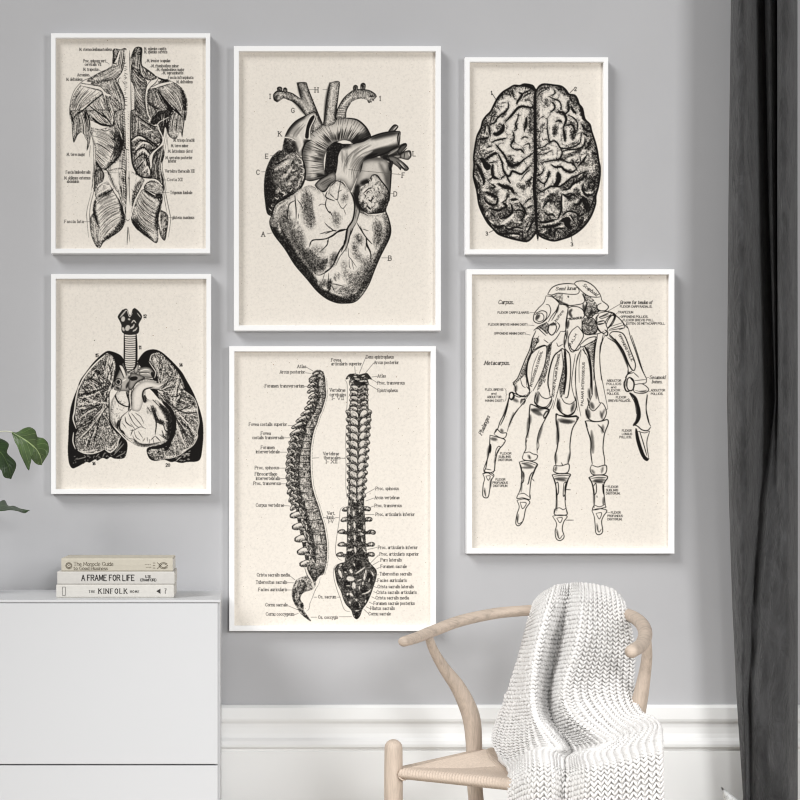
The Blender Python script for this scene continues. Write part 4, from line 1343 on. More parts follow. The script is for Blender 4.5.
    I.ss('12: 240,485 262,440 290,400 330,360 380,330 430,305;10: 430,305 470,285 492,300')
    I.f('478,305 500,330 455,420 450,500 420,505 395,495 400,420 440,320', 0.0, 0.9)
    I.f('474,308 445,330 420,380 408,430 402,492 430,495 438,420 470,350 480,325', 0.98)
    I.ss('8: 492,300 485,345 450,420 448,500;14: 450,510 410,530 385,580 376,640', 0.95)
    # right auricle: dark and lumpy
    out = I.cat((*H1, '238,490 225,540 215,592'), (*H3, '190,-5 140,40 110,90 82,170 72,260 75,370 98,490 130,518 150,455 180,410 250,370 330,325 375,275 402,200 398,130 378,60 340,20'), (*H1, '330,600 318,540 300,505'))
    I.tf(0, 0, 1)
    M = I.mask(out)
    I.a = I.a * (1 - M) + M * 0.62
    I.clip = M
    I.tf(*H3)
    I.ss('110: 110,90 85,200 90,350 120,500;50: 200,10 130,80;60: 160,400 300,330;80: 130,280 150,340', 1.0, 0.95, 50)
    I.tf(*H1)
    I.ss('40: 240,500 260,590 320,600;30: 300,530 330,600', 1.0, 0.8, 20)
    I.hatch('180,690 250,640 300,600', '200,760 280,700 350,630', 10, 7, 0.08, 0.8, breaks=0.5)
    I.tf(*H3)
    I.ss('30: 160,150 220,110 270,80;26: 215,215 260,180;22: 320,80 350,100;26: 300,150 340,180;22: 330,200 280,230;30: 170,330 200,300;24: 250,270 290,250;20: 230,330 250,345;18: 350,250 370,215;26: 240,210 300,120', 0.05, 0.7, 16)
    I.ss('16: 225,165 250,175;16: 300,175 350,150;16: 310,240 340,235;14: 280,200 250,240;20: 190,340 220,350;14: 160,110 260,60;16: 310,105 300,80;20: 285,300 300,320', 0.98, 0.9, 6)
    I.ss('8: 350,55 375,75 378,105 350,110;8: 365,130 392,145 390,175 360,180;8: 360,190 388,205 380,235;7: 355,250 345,285 320,290;8: 300,300 280,325;8: 215,330 240,345 225,360;7: 160,370 180,385 190,370;6: 130,430 140,450;6: 115,460 135,480;6: 330,30 360,50', 0.0, 1.0, 2)
    I.clip = None
    I.grit(M, 0.7, 0.6)
    I.tf(*H3)
    I.ss('16: 375,50 398,120 402,200 378,275 330,330 250,375 180,415 150,460 130,520;10: 80,380 98,490 128,520', 0.98)
    # small lobe between
    M = I.mask('480,270 520,230 590,190 640,170 650,230 610,260 560,320 520,320')
    I.a = I.a * (1 - M) + M * 0.3
    I.add(I.edge(M, 2) * 0.6)
    I.hatch('500,270 560,230 640,190', '530,310 580,280 640,240', 9, 5, 0.9, 0.6, breaks=0.4)
    I.ss('9: 480,270 520,230 590,190;12: 480,275 520,315 560,322 600,270 650,235')
    # ventricles
    out = I.cat((*H3, '160,440 132,520 118,565'), (*H5, '60,20 100,100 200,230 300,390 420,530 520,650 620,730 720,770'), (*H6, '200,775 290,765 360,710 440,590 500,440 560,300 620,180 655,60'),
                (*H4, '486,620 456,500 400,508 330,512 270,490 240,470 215,345 160,320 100,240 60,235 0,280'), (*H3, '575,380 552,340 480,290 430,275 350,310 320,340 270,370'))
    I.tf(0, 0, 1)
    M = I.mask(out)
    VM = M
    I.a = I.a * (1 - M) + M * 0.03
    I.clip = M
    I.add(I.edge(M, 3) * 0.3)
    I.tf(*H3)
    I.ss('70: 140,500 150,600 230,740 300,830;60: 200,520 230,640 330,760;100: 410,330 430,480 450,600;80: 280,560 340,660 380,780;40: 180,480 260,390;60: 260,470 240,560', 0.85, 0.62, 60)
    I.tf(*H5)
    I.ss('110: 70,20 150,130 260,290 380,440 520,600;60: 260,60 320,200 430,360 500,470;140: 400,250 500,370 560,420;70: 560,420 620,330;60: 600,560 560,600;70: 520,620 640,720 780,750;60: 700,280 660,400', 0.85, 0.75, 60)
    I.ss('70: 60,10 140,120 250,280 370,430 500,600 560,660;70: 540,640 640,700 760,750 860,755;40: 170,60 240,180 330,330 440,460 520,560', 1.0, 0.95, 25)
    I.ss('90: 480,230 580,260;60: 660,620 760,640', 0.7, 0.4, 70)
    I.tf(*H6)
    I.ss('90: 0,680 100,740 220,750 330,700;70: 330,690 420,560 500,400 560,270 630,120 650,20;50: 50,540 40,640;40: 110,540 130,480', 0.98, 0.85, 40)
    I.ss('120: 200,470 300,540 400,450 480,300;60: 310,100 350,160;70: 290,200 320,280 400,380;50: 540,20 530,160;50: 130,640 280,640;40: 190,360 200,430', 0.75, 0.5, 60)
    I.hatch('90,660 250,640 380,480 470,330 560,80', '80,720 260,730 420,560 530,360 640,90', 26, 5, 0.85, 0.5, breaks=0.9)
    I.hatch('150,600 260,560 340,420', '90,680 260,660 420,460', 18, 4, 0.85, 0.5, breaks=0.9)
    I.ss('26: 130,430 120,520 150,580;16: 90,660 170,600;30: 260,130 270,260;20: 370,120 400,250;24: 480,140 440,310', 0.0, 0.8, 16)
    I.tf(*H4)
    I.ss('60: 370,560 400,650 380,760;50: 440,520 470,600 470,700 430,800;50: 40,500 60,600;50: 230,680 250,740;30: 190,740 200,790;40: 130,350 110,400', 0.85, 0.55, 50)
    I.hatch('330,530 340,640 330,760', '450,520 470,640 420,790', 22, 4, 0.85, 0.55, breaks=0.9)
    I.hatch('40,480 50,600', '110,470 100,600', 10, 4, 0.8, 0.4, breaks=0.8)
    I.ss('24: 280,540 310,650;20: 230,560 260,520;20: 60,290 90,330;40: 60,420 140,560', 0.0, 0.8, 16)
    I.tf(*H3)
    I.hatch('390,330 380,480 400,620', '470,330 480,480 470,640', 18, 4, 0.8, 0.5, breaks=0.8)
    I.hatch('190,470 200,600 280,720', '260,400 270,560 350,700', 18, 5, 0.85, 0.5, breaks=0.8)
    I.ss('26: 360,320 350,420;36: 530,340 540,420 480,420 500,560;24: 320,620 350,560 300,440;16: 170,500 190,450 270,390;14: 190,600 205,650', 0.0, 0.85, 14)
    I.clip = None
    I.tf(0, 0, 1)
    I.grit(VM, 0.75, 0.5)
    # coronary vessels
    I.tf(*H4)
    I.ss('34: 175,335 205,390 222,460 205,550 160,630 140,700 130,800', 0.3, 0.9, 8)
    I.ss('14: 165,325 190,380 200,450 185,550 140,625 120,740 90,810;9: 185,330 225,400 240,470 215,570;6: 200,345 215,430 205,540;7: 215,570 170,650 150,740;12: 140,628 80,635 30,675 0,690;9: 0,610 30,640;10: 218,575 250,630 290,690 340,745;11: 290,690 300,750 330,810;6: 265,625 310,640;8: 90,235 70,330 60,390 20,360 0,340;6: 60,330 100,310;6: 60,395 100,460 140,420;5: 110,460 130,510;9: 55,237 95,250 130,285;8: 0,480 20,520;8: 0,285 60,235')
    I.ss('6: 210,420 215,470;5: 70,345 90,330;8: 30,370 50,385', 0.02, 0.9, 2)
    I.tf(*H3)
    I.ss('10: 320,350 325,420 330,470 330,550;9: 325,395 280,420 265,470 255,570;7: 340,390 370,430 380,460;9: 575,380 565,430 580,470 600,500;6: 565,430 530,425 510,440;6: 590,480 620,510;7: 560,575 600,620;10: 440,760 460,715 520,710 580,700 630,680;8: 540,790 580,750 580,710;5: 520,665 560,655;10: 580,320 570,370 640,400;8: 345,560 345,590;9: 655,635 620,640 560,665;6: 350,500 348,540')
    I.tf(*H5)
    I.ss('12: 445,210 460,160 500,140 560,135 620,125 700,80 760,45 800,30;9: 640,120 630,170 600,215 545,265;7: 640,0 670,35 720,60;8: 550,80 620,60 680,50;11: 800,170 740,260 700,350 680,400 630,450 560,490 510,490;6: 600,470 570,570;8: 640,470 630,600;14: 800,140 790,190')
    I.ss('12: 640,290 640,380;10: 455,230 455,215;10: 540,255 560,225;9: 650,470 645,540', 0.02, 0.9, 6)
    I.tf(*H6)
    I.ss('14: 235,0 225,60 205,170 150,250 100,360 60,420 0,460;8: 265,20 240,130 215,220 150,310 110,400;8: 290,10 255,100;12: 0,130 60,110 110,70 200,40 240,20;7: 50,20 100,50;9: 355,0 390,80 425,130 470,180;13: 425,130 415,190 440,230 460,280 460,330;7: 235,220 240,300 260,330 320,415;7: 245,330 245,400 260,430;6: 270,350 290,440;7: 405,200 405,250;9: 60,580 110,585 200,610;11: 65,575 45,640 20,690;7: 70,600 100,660')
    # left auricle
    I.tf(*H4)
    I.ss('60: 225,280 215,340 230,420 270,480;40: 250,260 310,235', 0.98, 0.9, 30)
    M = I.mask('325,215 345,192 380,195 410,235 460,300 475,360 460,440 440,490 380,500 310,505 260,465 225,390 240,320 290,260')
    I.a = I.a * (1 - M) + M * 0.10
    I.clip = M
    I.add(I.edge(M, 3) * 0.4)
    I.ss('80: 470,340 460,450 380,490;50: 330,500 450,480;40: 240,400 300,480;60: 420,400 430,460', 0.97, 0.85, 40)
    I.hatch('380,210 440,290 465,380', '340,330 380,420 400,480', 16, 4, 0.85, 0.55, breaks=0.8)
    for k in range(40):
        x, y = 240 + 200 * I.rng.random(), 250 + 230 * I.rng.random()
        r = 10 + 12 * I.rng.random()
        a0 = 6 * I.rng.random()
        I.s([(x + r * math.cos(a0 + t), y + r * math.sin(a0 + t)) for t in (0, .8, 1.6, 2.4)], 6, 0.9, 0.75)
    I.ss('18: 350,215 360,250;20: 300,290 260,330;18: 260,360 250,410;20: 290,420 280,450;16: 320,370 330,390;14: 370,270 380,320;16: 300,460 320,440;14: 340,420 360,400', 0.0, 0.85, 8)
    I.ss('14: 310,390 330,400 345,370;14: 300,440 330,470;9: 270,340 300,310 330,290;9: 330,210 335,240;10: 290,350 280,380', 0.95)
    I.clip = None
    I.grit(M, 0.8, 0.5)
    I.ss('11: 325,215 345,192 380,195 410,235 460,300 475,360 462,440;13: 330,500 390,495 450,480;10: 240,320 225,390 260,465 310,505;9: 290,262 322,232;12: 456,440 448,480 470,540 488,620 480,690 440,780;6: 240,490 270,500 310,520')
    I.tf(0, 0, 1)
    I.s(I.cat((*H3, '160,440 132,520 118,565'), (*H5, '60,20 100,100 200,230 300,390 420,530 520,650 620,730 720,770'), (*H6, '200,775 290,765 360,710 440,590 500,440 560,300 620,180 655,60')), 1.0, 0.98, taper=0.8)
    # letters
    for t, x, y, ln in (('I', 269.7, 97.5, None), ('G', 291.5, 111.5, None), ('H', 315.2, 91, '309,88.4 315,88.4;323,88.4 329,88.4'), ('1', 379.5, 99.5, None), ('K', 278.5, 135, None), ('E', 265.5, 157.5, '270.5,154.6 274,154.6'), ('C', 256.5, 173.5, '261.5,170.8 267,170.5'),
                        ('A', 261.7, 235.5, '267,233 272,232'), ('B', 388.8, 259.6, '382,257 388.5,257'), ('D', 394.2, 195.2, '390,192.4 394,192.4'), ('F', 402.4, 176.4, '349,168.5 401,173.5'), ('L', 413.3, 155, None)):
        I.text(t, x, y, 4.6, 0.7, True)
        if ln:
            for l in ln.split(';'):
                I.rule(l, 0.45, 0.65)
    I.tf(*H1)
    I.ss('8: 232,490 280,495 330,520', 0.0, 1.0)
    return I


ART['heart'] = draw_heart()


# ---- lungs, windpipe and heart
def draw_lungs():
    I = Ink(51, 274, 211, 494, 31)
    K = 8.886
    L1, L2, L3, L4 = (65, 300, K), (130, 300, K), (65, 385, K), (130, 385, K)
    sil = I.cat((*L1, '530,560 510,510 480,480 420,455 370,450 310,490 240,560 180,640 130,710 100,795'), (*L3, '75,100 45,200 30,330 25,450 20,580 30,690 60,740 110,725 185,685 215,690 262,662 285,672 330,648 370,660 400,640 440,655 520,650 545,600 550,510 500,450 430,370 400,300 395,180 400,50'), (*L1, '480,740 520,650'))
    M = I.mask(sil)
    I.a = np.maximum(I.a, M * 0.96)
    sil2 = I.cat((*L2, '60,540 110,470 160,440 220,435 280,460 340,510 400,570 460,640 500,710 545,790'), (*L4, '580,110 620,220 645,330 650,450 640,570 625,650 590,680 500,685 470,692 430,690 400,680 360,685 300,665 220,675 170,655 145,600 150,560 200,545 320,545 370,400 370,250 250,120 200,60 150,0'), (*L2, '200,700 150,640 80,580'))
    M2 = I.mask(sil2)
    I.a = np.maximum(I.a, M2 * 0.96)
    # speckle on the dark bases
    I.clip = np.maximum(M, M2)
    I.tf(*L3)
    for k in range(60):
        x, y = 60 + 480 * I.rng.random(), 590 + 110 * I.rng.random()
        I.s([(x, y), (x + 18 * I.rng.random(), y - 14 * I.rng.random())], 6, 0.25, 0.7)
    I.ss('8: 190,630 215,632;8: 270,640 300,610;10: 430,620 520,520;8: 450,640 530,600;8: 100,660 180,640;9: 440,600 500,500;8: 350,600 330,640', 0.3, 0.8)
    I.tf(*L4)
    for k in range(45):
        x, y = 370 + 150 * I.rng.random(), 590 + 90 * I.rng.random()
        I.s([(x, y), (x + 18, y - 8)], 7, 0.15, 0.7)
    I.clip = None
    # cut faces of the lungs
    inn = I.cat((*L1, '445,620 442,560 420,500 370,470 330,500 260,570 200,650 150,720 130,790'), (*L3, '108,80 100,180 88,260 92,340 112,390 92,440 88,510 110,580 160,605 230,608 290,590 345,566 390,598 420,580 460,540 465,500 488,455 430,400 392,340 385,200 390,60'), (*L1, '440,760 430,690'))
    A = I.mask(inn)
    inn2 = I.cat((*L2, '180,500 210,475 260,465 330,530 400,610 450,690 482,770'), (*L4, '470,40 560,110 590,180 600,250 610,330 592,420 595,460 560,530 500,575 430,625 340,650 300,640 280,590 340,570 380,440 390,300 340,190 280,150 250,100'), (*L2, '240,760 250,720 220,600 170,540'))
    B = I.mask(inn2)
    lob = I.mask(I.cat((*L4, '152,600 180,568 260,550 305,570 285,600 300,640 320,655 260,668 200,660')))
    for Q, t in ((A, 0.52), (B, 0.48), (lob, 0.55)):
        I.a = I.a * (1 - Q) + Q * t
    I.clip = np.maximum(np.maximum(A, B), lob)
    for (hx, hy, rim) in (((393 / K + 65), (740 / K + 300), inn), ((345 / K + 65), (150 / K + 385), inn), ((250 / K + 130), (60 / K + 385), inn2), ((390 / K + 130), (250 / K + 385), inn2)):
        R = np.array(spline(list(rim), 6))
        I.tf(0, 0, 1)
        for q in range(80):
            e = R[int(I.rng.random() * len(R))]
            h = np.array((hx, hy)) + I.rng.normal(0, 1.5, 2)
            if np.hypot(*(e - h)) > 44:
                continue
            mid = (h + e) / 2 + I.rng.normal(0, 2.2, 2)
            dark = I.rng.random() < 0.55
            I.s([tuple(h + (mid - h) * 0.3 * I.rng.random()), tuple(mid), tuple(e + I.rng.normal(0, 1, 2))], 0.6 + 0.9 * I.rng.random(), 0.97 if dark else 0.08, 0.85, taper=0.15)
    I.tf(*L3)
    I.ss('16: 110,95 220,70 330,30 350,10;12: 110,190 200,185 300,185;10: 90,370 180,330 250,290;20: 120,240 200,215 300,195;16: 110,440 180,380 240,320;14: 150,470 220,390 270,330;14: 190,560 230,450 270,370;12: 250,520 280,400 300,300;14: 290,330 330,240 380,180;10: 110,330 170,290', 0.98, 0.9)
    I.ss('14: 120,300 200,240 270,205;10: 110,170 210,165 300,150;12: 270,320 310,260 360,190;10: 130,470 200,400 260,330;10: 180,540 200,470;12: 260,280 320,220;10: 120,110 200,100 300,60;16: 130,590 200,590 280,570;14: 350,550 400,570 450,510;10: 430,410 470,460;10: 250,450 270,370;12: 370,380 395,360;14: 320,130 325,160;10: 110,210 160,200', 0.05, 0.85)
    I.ss('60: 330,400 380,470 420,440;40: 200,130 280,120', 0.3, 0.4, 30)
    I.tf(*L1)
    I.ss('14: 150,720 230,700 300,730 370,740;12: 290,650 340,690 380,740;10: 250,600 300,640 330,690;10: 330,530 350,600 330,640;14: 370,700 400,740 380,770;12: 380,560 400,620 410,700;12: 230,700 260,650 300,620;14: 140,790 220,740', 0.98, 0.9)
    I.ss('14: 400,500 430,560 435,620;8: 320,560 350,640 330,680;10: 380,690 415,740;8: 220,720 290,760;9: 300,660 320,700;8: 380,600 400,640;8: 260,620 290,600', 0.06, 0.85)
    I.tf(*L4)
    I.ss('12: 270,90 400,100 480,70;10: 300,100 360,170 440,230;16: 290,110 340,160 420,215 500,248 600,240;10: 430,230 460,320 480,370;9: 470,280 560,370;9: 400,240 410,330 400,400;9: 520,290 570,330;9: 390,330 420,420', 0.98, 0.95)
    I.ss('8: 340,90 380,150;10: 400,220 470,300 540,370;9: 410,320 420,430;12: 300,610 330,640 380,630;14: 440,600 520,560;10: 580,440 570,500;9: 350,130 400,150;10: 590,200 595,240;14: 180,580 240,570;8: 430,250 500,330;9: 560,300 600,330;8: 320,190 350,220', 0.05, 0.85)
    I.tf(*L2)
    I.ss('10: 300,620 360,680 460,700;9: 260,560 300,500 320,520;10: 230,540 260,620 290,590;10: 350,700 300,760;8: 330,560 370,640', 0.95, 0.85)
    I.ss('8: 180,490 165,540 200,590 225,640;8: 210,500 240,560 260,610;8: 270,490 290,560;8: 330,540 320,600;9: 260,770 290,720 330,690;12: 440,740 470,790;8: 340,560 400,640', 0.05, 0.85)
    I.clip = None
    I.tf(0, 0, 1)
    I.grit(np.maximum(np.maximum(A, B), lob), 1.15, 0.5)
    # white pleura line
    I.tf(*L1)
    I.ss('12: 350,490 300,530 240,590 190,650 150,710 112,795', 0.0, 1.0)
    I.tf(*L3)
    I.ss('12: 120,0 95,110 80,230 68,300 95,385;9: 72,420 66,500 88,568;9: 112,580 170,606 240,608 300,590 345,568;10: 350,570 392,598 425,580 462,538 468,500 490,455', 0.05, 1.0)
    I.tf(*L4)
    I.ss('8: 470,40 560,110 592,180 600,250 610,330 594,420 596,460 560,530 500,575 430,625 340,652 300,640', 0.1, 0.9)
    I.tf(*L2)
    I.ss('7: 165,545 195,590 225,640 215,690;6: 170,540 185,490 215,470', 0.02)
    # heart
    hb = I.cat((*L3, '430,100 405,150 400,280 420,350 460,390 490,425 540,480 600,520'), (*L4, '0,508 80,548 170,548 260,530 330,490 362,400 368,300 340,220 280,170 230,130 150,120 140,20'), (*L2, '240,725 200,708 130,700 60,730'), (*L1, '640,690 560,650 510,700 470,790'))
    I.tf(*L4)
    I.ss('44: 170,556 260,548 335,505 380,420 384,300 350,210 290,150')
    H = I.mask(hb)
    I.a = I.a * (1 - H) + H * 0.03
    I.clip = H
    I.add(I.edge(H, 2.5) * 0.35)
    I.tf(*L4)
    I.ss('60: 260,170 330,260 350,360 330,470;40: 200,190 240,300 300,340', 0.98, 0.95, 30)
    I.ss('16: 250,240 270,290 330,320;16: 240,360 250,440 300,420;14: 290,380 330,400;12: 230,240 260,310', 0.05, 0.9, 4)
    I.ss('13: 180,180 210,260 230,340 220,440;10: 230,330 290,350 310,400 350,420;9: 220,450 270,500;8: 150,190 180,240;7: 220,450 180,490;12: 280,440 320,470;9: 200,200 220,260;9: 280,400 300,460;8: 260,440 330,490', 0.95)
    I.ss('7: 10,250 60,310 110,370;6: 40,245 90,280 120,340;6: 0,290 40,350 80,380;6: 0,400 30,400 90,370 140,390;6: 30,400 50,460 90,490;6: 70,410 110,470;6: 0,340 40,390;5: 130,470 110,500;5: 150,460 150,500;5: 170,480 170,520;5: 200,470 210,520', 0.9)
    I.hatch('20,430 30,470 100,520 250,510', '10,500 80,540 170,540 320,490', 8, 6, 0.9, 0.8, breaks=0.6)
    I.hatch('140,200 150,260', '200,190 215,260', 8, 5, 0.8, 0.5)
    I.tf(*L3)
    I.ss('16: 590,210 540,250 490,300 480,370 500,420;20: 470,310 460,390;14: 450,30 440,80 470,150 530,185 570,190;20: 540,60 570,150 560,230;9: 405,150 400,280 420,350 460,390;10: 530,280 540,330 590,370;8: 560,250 600,330;8: 600,390 580,450;6: 510,340 540,380;6: 510,420 560,470 610,480;24: 500,400 530,460', 0.95)
    I.ss('30: 550,30 570,120;20: 440,330 470,400;26: 380,60 390,120', 0.95, 0.75, 18)
    I.ss('10: 490,300 570,225;8: 510,310 520,280;10: 585,0 572,90 585,200;8: 505,430 600,510', 0.05)
    for k in range(40):
        x, y = 410 + 110 * I.rng.random(), 130 + 200 * I.rng.random()
        I.s([(x, y), (x + 16 * I.rng.normal(), y + 16 * I.rng.normal())], 4.5, 0.75, 0.6)
    I.ss('6: 575,0 562,90 578,200;6: 598,0 583,90 598,215', 0.9)
    I.ss('10: 482,50 484,56;7: 458,205 460,215;7: 618,85 620,100', 0.9)
    I.tf(*L4)
    I.ss('30: 140,60 200,20;40: 120,90 130,150', 0.97, 0.9, 12)
    I.ss('22: 150,100 190,140 260,180;10: 240,60 250,90', 0.06, 0.9, 6)
    I.ss('8: 160,90 200,130 260,190;6: 220,100 240,90 250,60;7: 180,110 200,90;26: 270,160 300,190', 0.95)
    I.clip = None
    I.tf(0, 0, 1)
    I.grit(H, 0.6, 0.5)
    # great vessels
    I.tf(*L1)
    for o, t in (('470,650 500,580 520,560 560,640 620,620 680,640 700,680 620,720 580,800 440,800 430,740', 0.25),):
        Q = I.mask(o)
        I.a = I.a * (1 - Q) + Q * t
        I.add(I.edge(Q, 2) * 0.5)
    I.ss('30: 560,690 600,680;24: 540,780 560,740 600,700;20: 560,640 580,600;20: 450,770 480,790', 0.95, 0.85, 12)
    I.ss('20: 485,580 505,610 530,680;14: 560,660 620,650;14: 505,720 540,700;12: 430,770 420,800', 0.0, 0.95, 4)
    I.ss('9: 470,580 500,640 520,690;9: 500,565 530,620 545,670;8: 470,580 500,560', 0.95)
    I.s([(470 + 30 * math.cos(t), 725 + 30 * math.sin(t)) for t in np.linspace(0, 6.3, 13)], 8, 0.95, taper=1)
    I.f('450,725 470,705 488,725 470,748', 0.9)
    I.ss('8: 440,745 415,790;8: 500,750 490,800', 0.95)
    I.tf(*L2)
    for o, t in (('40,570 62,555 75,580 60,650 30,640', 0.05), ('70,610 120,590 180,600 215,650 210,690 160,690 90,680 75,650', 0.3), ('0,640 80,660 130,690 60,730 20,790 -20,780', 0.35)):
        Q = I.mask(o)
        I.a = I.a * (1 - Q) + Q * t
        I.add(I.edge(Q, 1.5) * 0.7)
    I.ss('9: 80,630 130,615 170,620;8: 85,655 140,645 170,660', 0.0)
    I.ss('10: 75,600 130,585 185,600 215,650;9: 80,640 170,640;30: 190,640 205,680;8: 60,560 75,585;10: 10,790 60,728 130,698 200,706 245,722;40: 0,700 60,690', 0.95, 0.95)
    # aorta
    Q = I.mask(I.cat((*L4, '15,225 15,80 40,20'), (*L2, '60,752 130,716 200,722 262,740 290,720 310,740 260,790'), (*L4, '200,30 140,40 118,90 112,150 80,230')))
    I.a = I.a * (1 - Q) + Q * 0.03
    I.add(I.edge(Q, 1.8) * 0.35)
    I.tf(*L4)
    I.ss('14: 120,150 108,90 125,40 200,15;8: 10,210 10,80 35,20', 0.95)
    I.ss('10: 220,20 300,-10;10: 240,40 270,60 340,50;8: 280,40 330,10', 0.03)
    I.ss('8: 210,45 250,40 330,70;7: 260,20 320,-20', 0.95)
    # windpipe and larynx
    I.tf(*L1)
    Q = I.mask('520,290 630,290 632,560 610,610 560,635 530,600 522,500', False)
    I.a = I.a * (1 - Q) + Q * 0.05
    I.clip = Q
    for k in range(17):
        y = 300 + k * 19.5
        I.s([(520, y - 2), (575, y + 4), (635, y - 2)], 7, 0.92, taper=0.9)
    I.clip = None
    I.ss('14: 522,290 524,420 524,560 545,630;20: 628,290 632,420 628,570 600,620;12: 520,296 575,292 630,296;10: 545,640 600,620', 0.97)
    lar = I.cat((*L1, '505,82 465,140 480,180 497,220 498,270 530,298'), (*L2, '60,298 80,250 75,210 105,145 70,90 30,68 5,120'), (*L1, '570,135 545,78'))
    Q = I.mask(lar)
    I.a = I.a * (1 - Q) + Q * 0.85
    I.clip = Q
    I.ss('12: 540,85 485,150;34: 515,150 510,180;40: 560,230 545,260;16: 560,165 572,170;20: 510,240 520,270;12: 600,240 612,210;12: 600,275 620,260', 0.12, 0.95, 6)
    I.tf(*L2)
    I.ss('9: 25,75 5,120 -10,140;10: 10,200 30,178 50,200;16: 0,250 30,230;10: 40,270 60,240;6: 60,110 90,150', 0.1, 0.95)
    I.clip = None
    I.tf(*L1)
    I.ss('8: 520,78 545,78 562,120 575,138 592,115 600,80 625,72', 0.97)
    I.ss('5: 530,90 548,90 570,145 596,110', 0.03)
    for t, x, y in (('12', 143, 317.3), ('11', 138.5, 348.5), ('15', 95, 356.5), ('14', 179, 366), ('16', 92, 464.8), ('20', 165.5, 466.5)):
        I.text(t, x, y, 3.0, 0.75, True)
    I.tf(0, 0, 1)
    I.s('93.7,339.8 94.1,340.2', 0.9)
    return I


ART['lungs'] = draw_lungs()


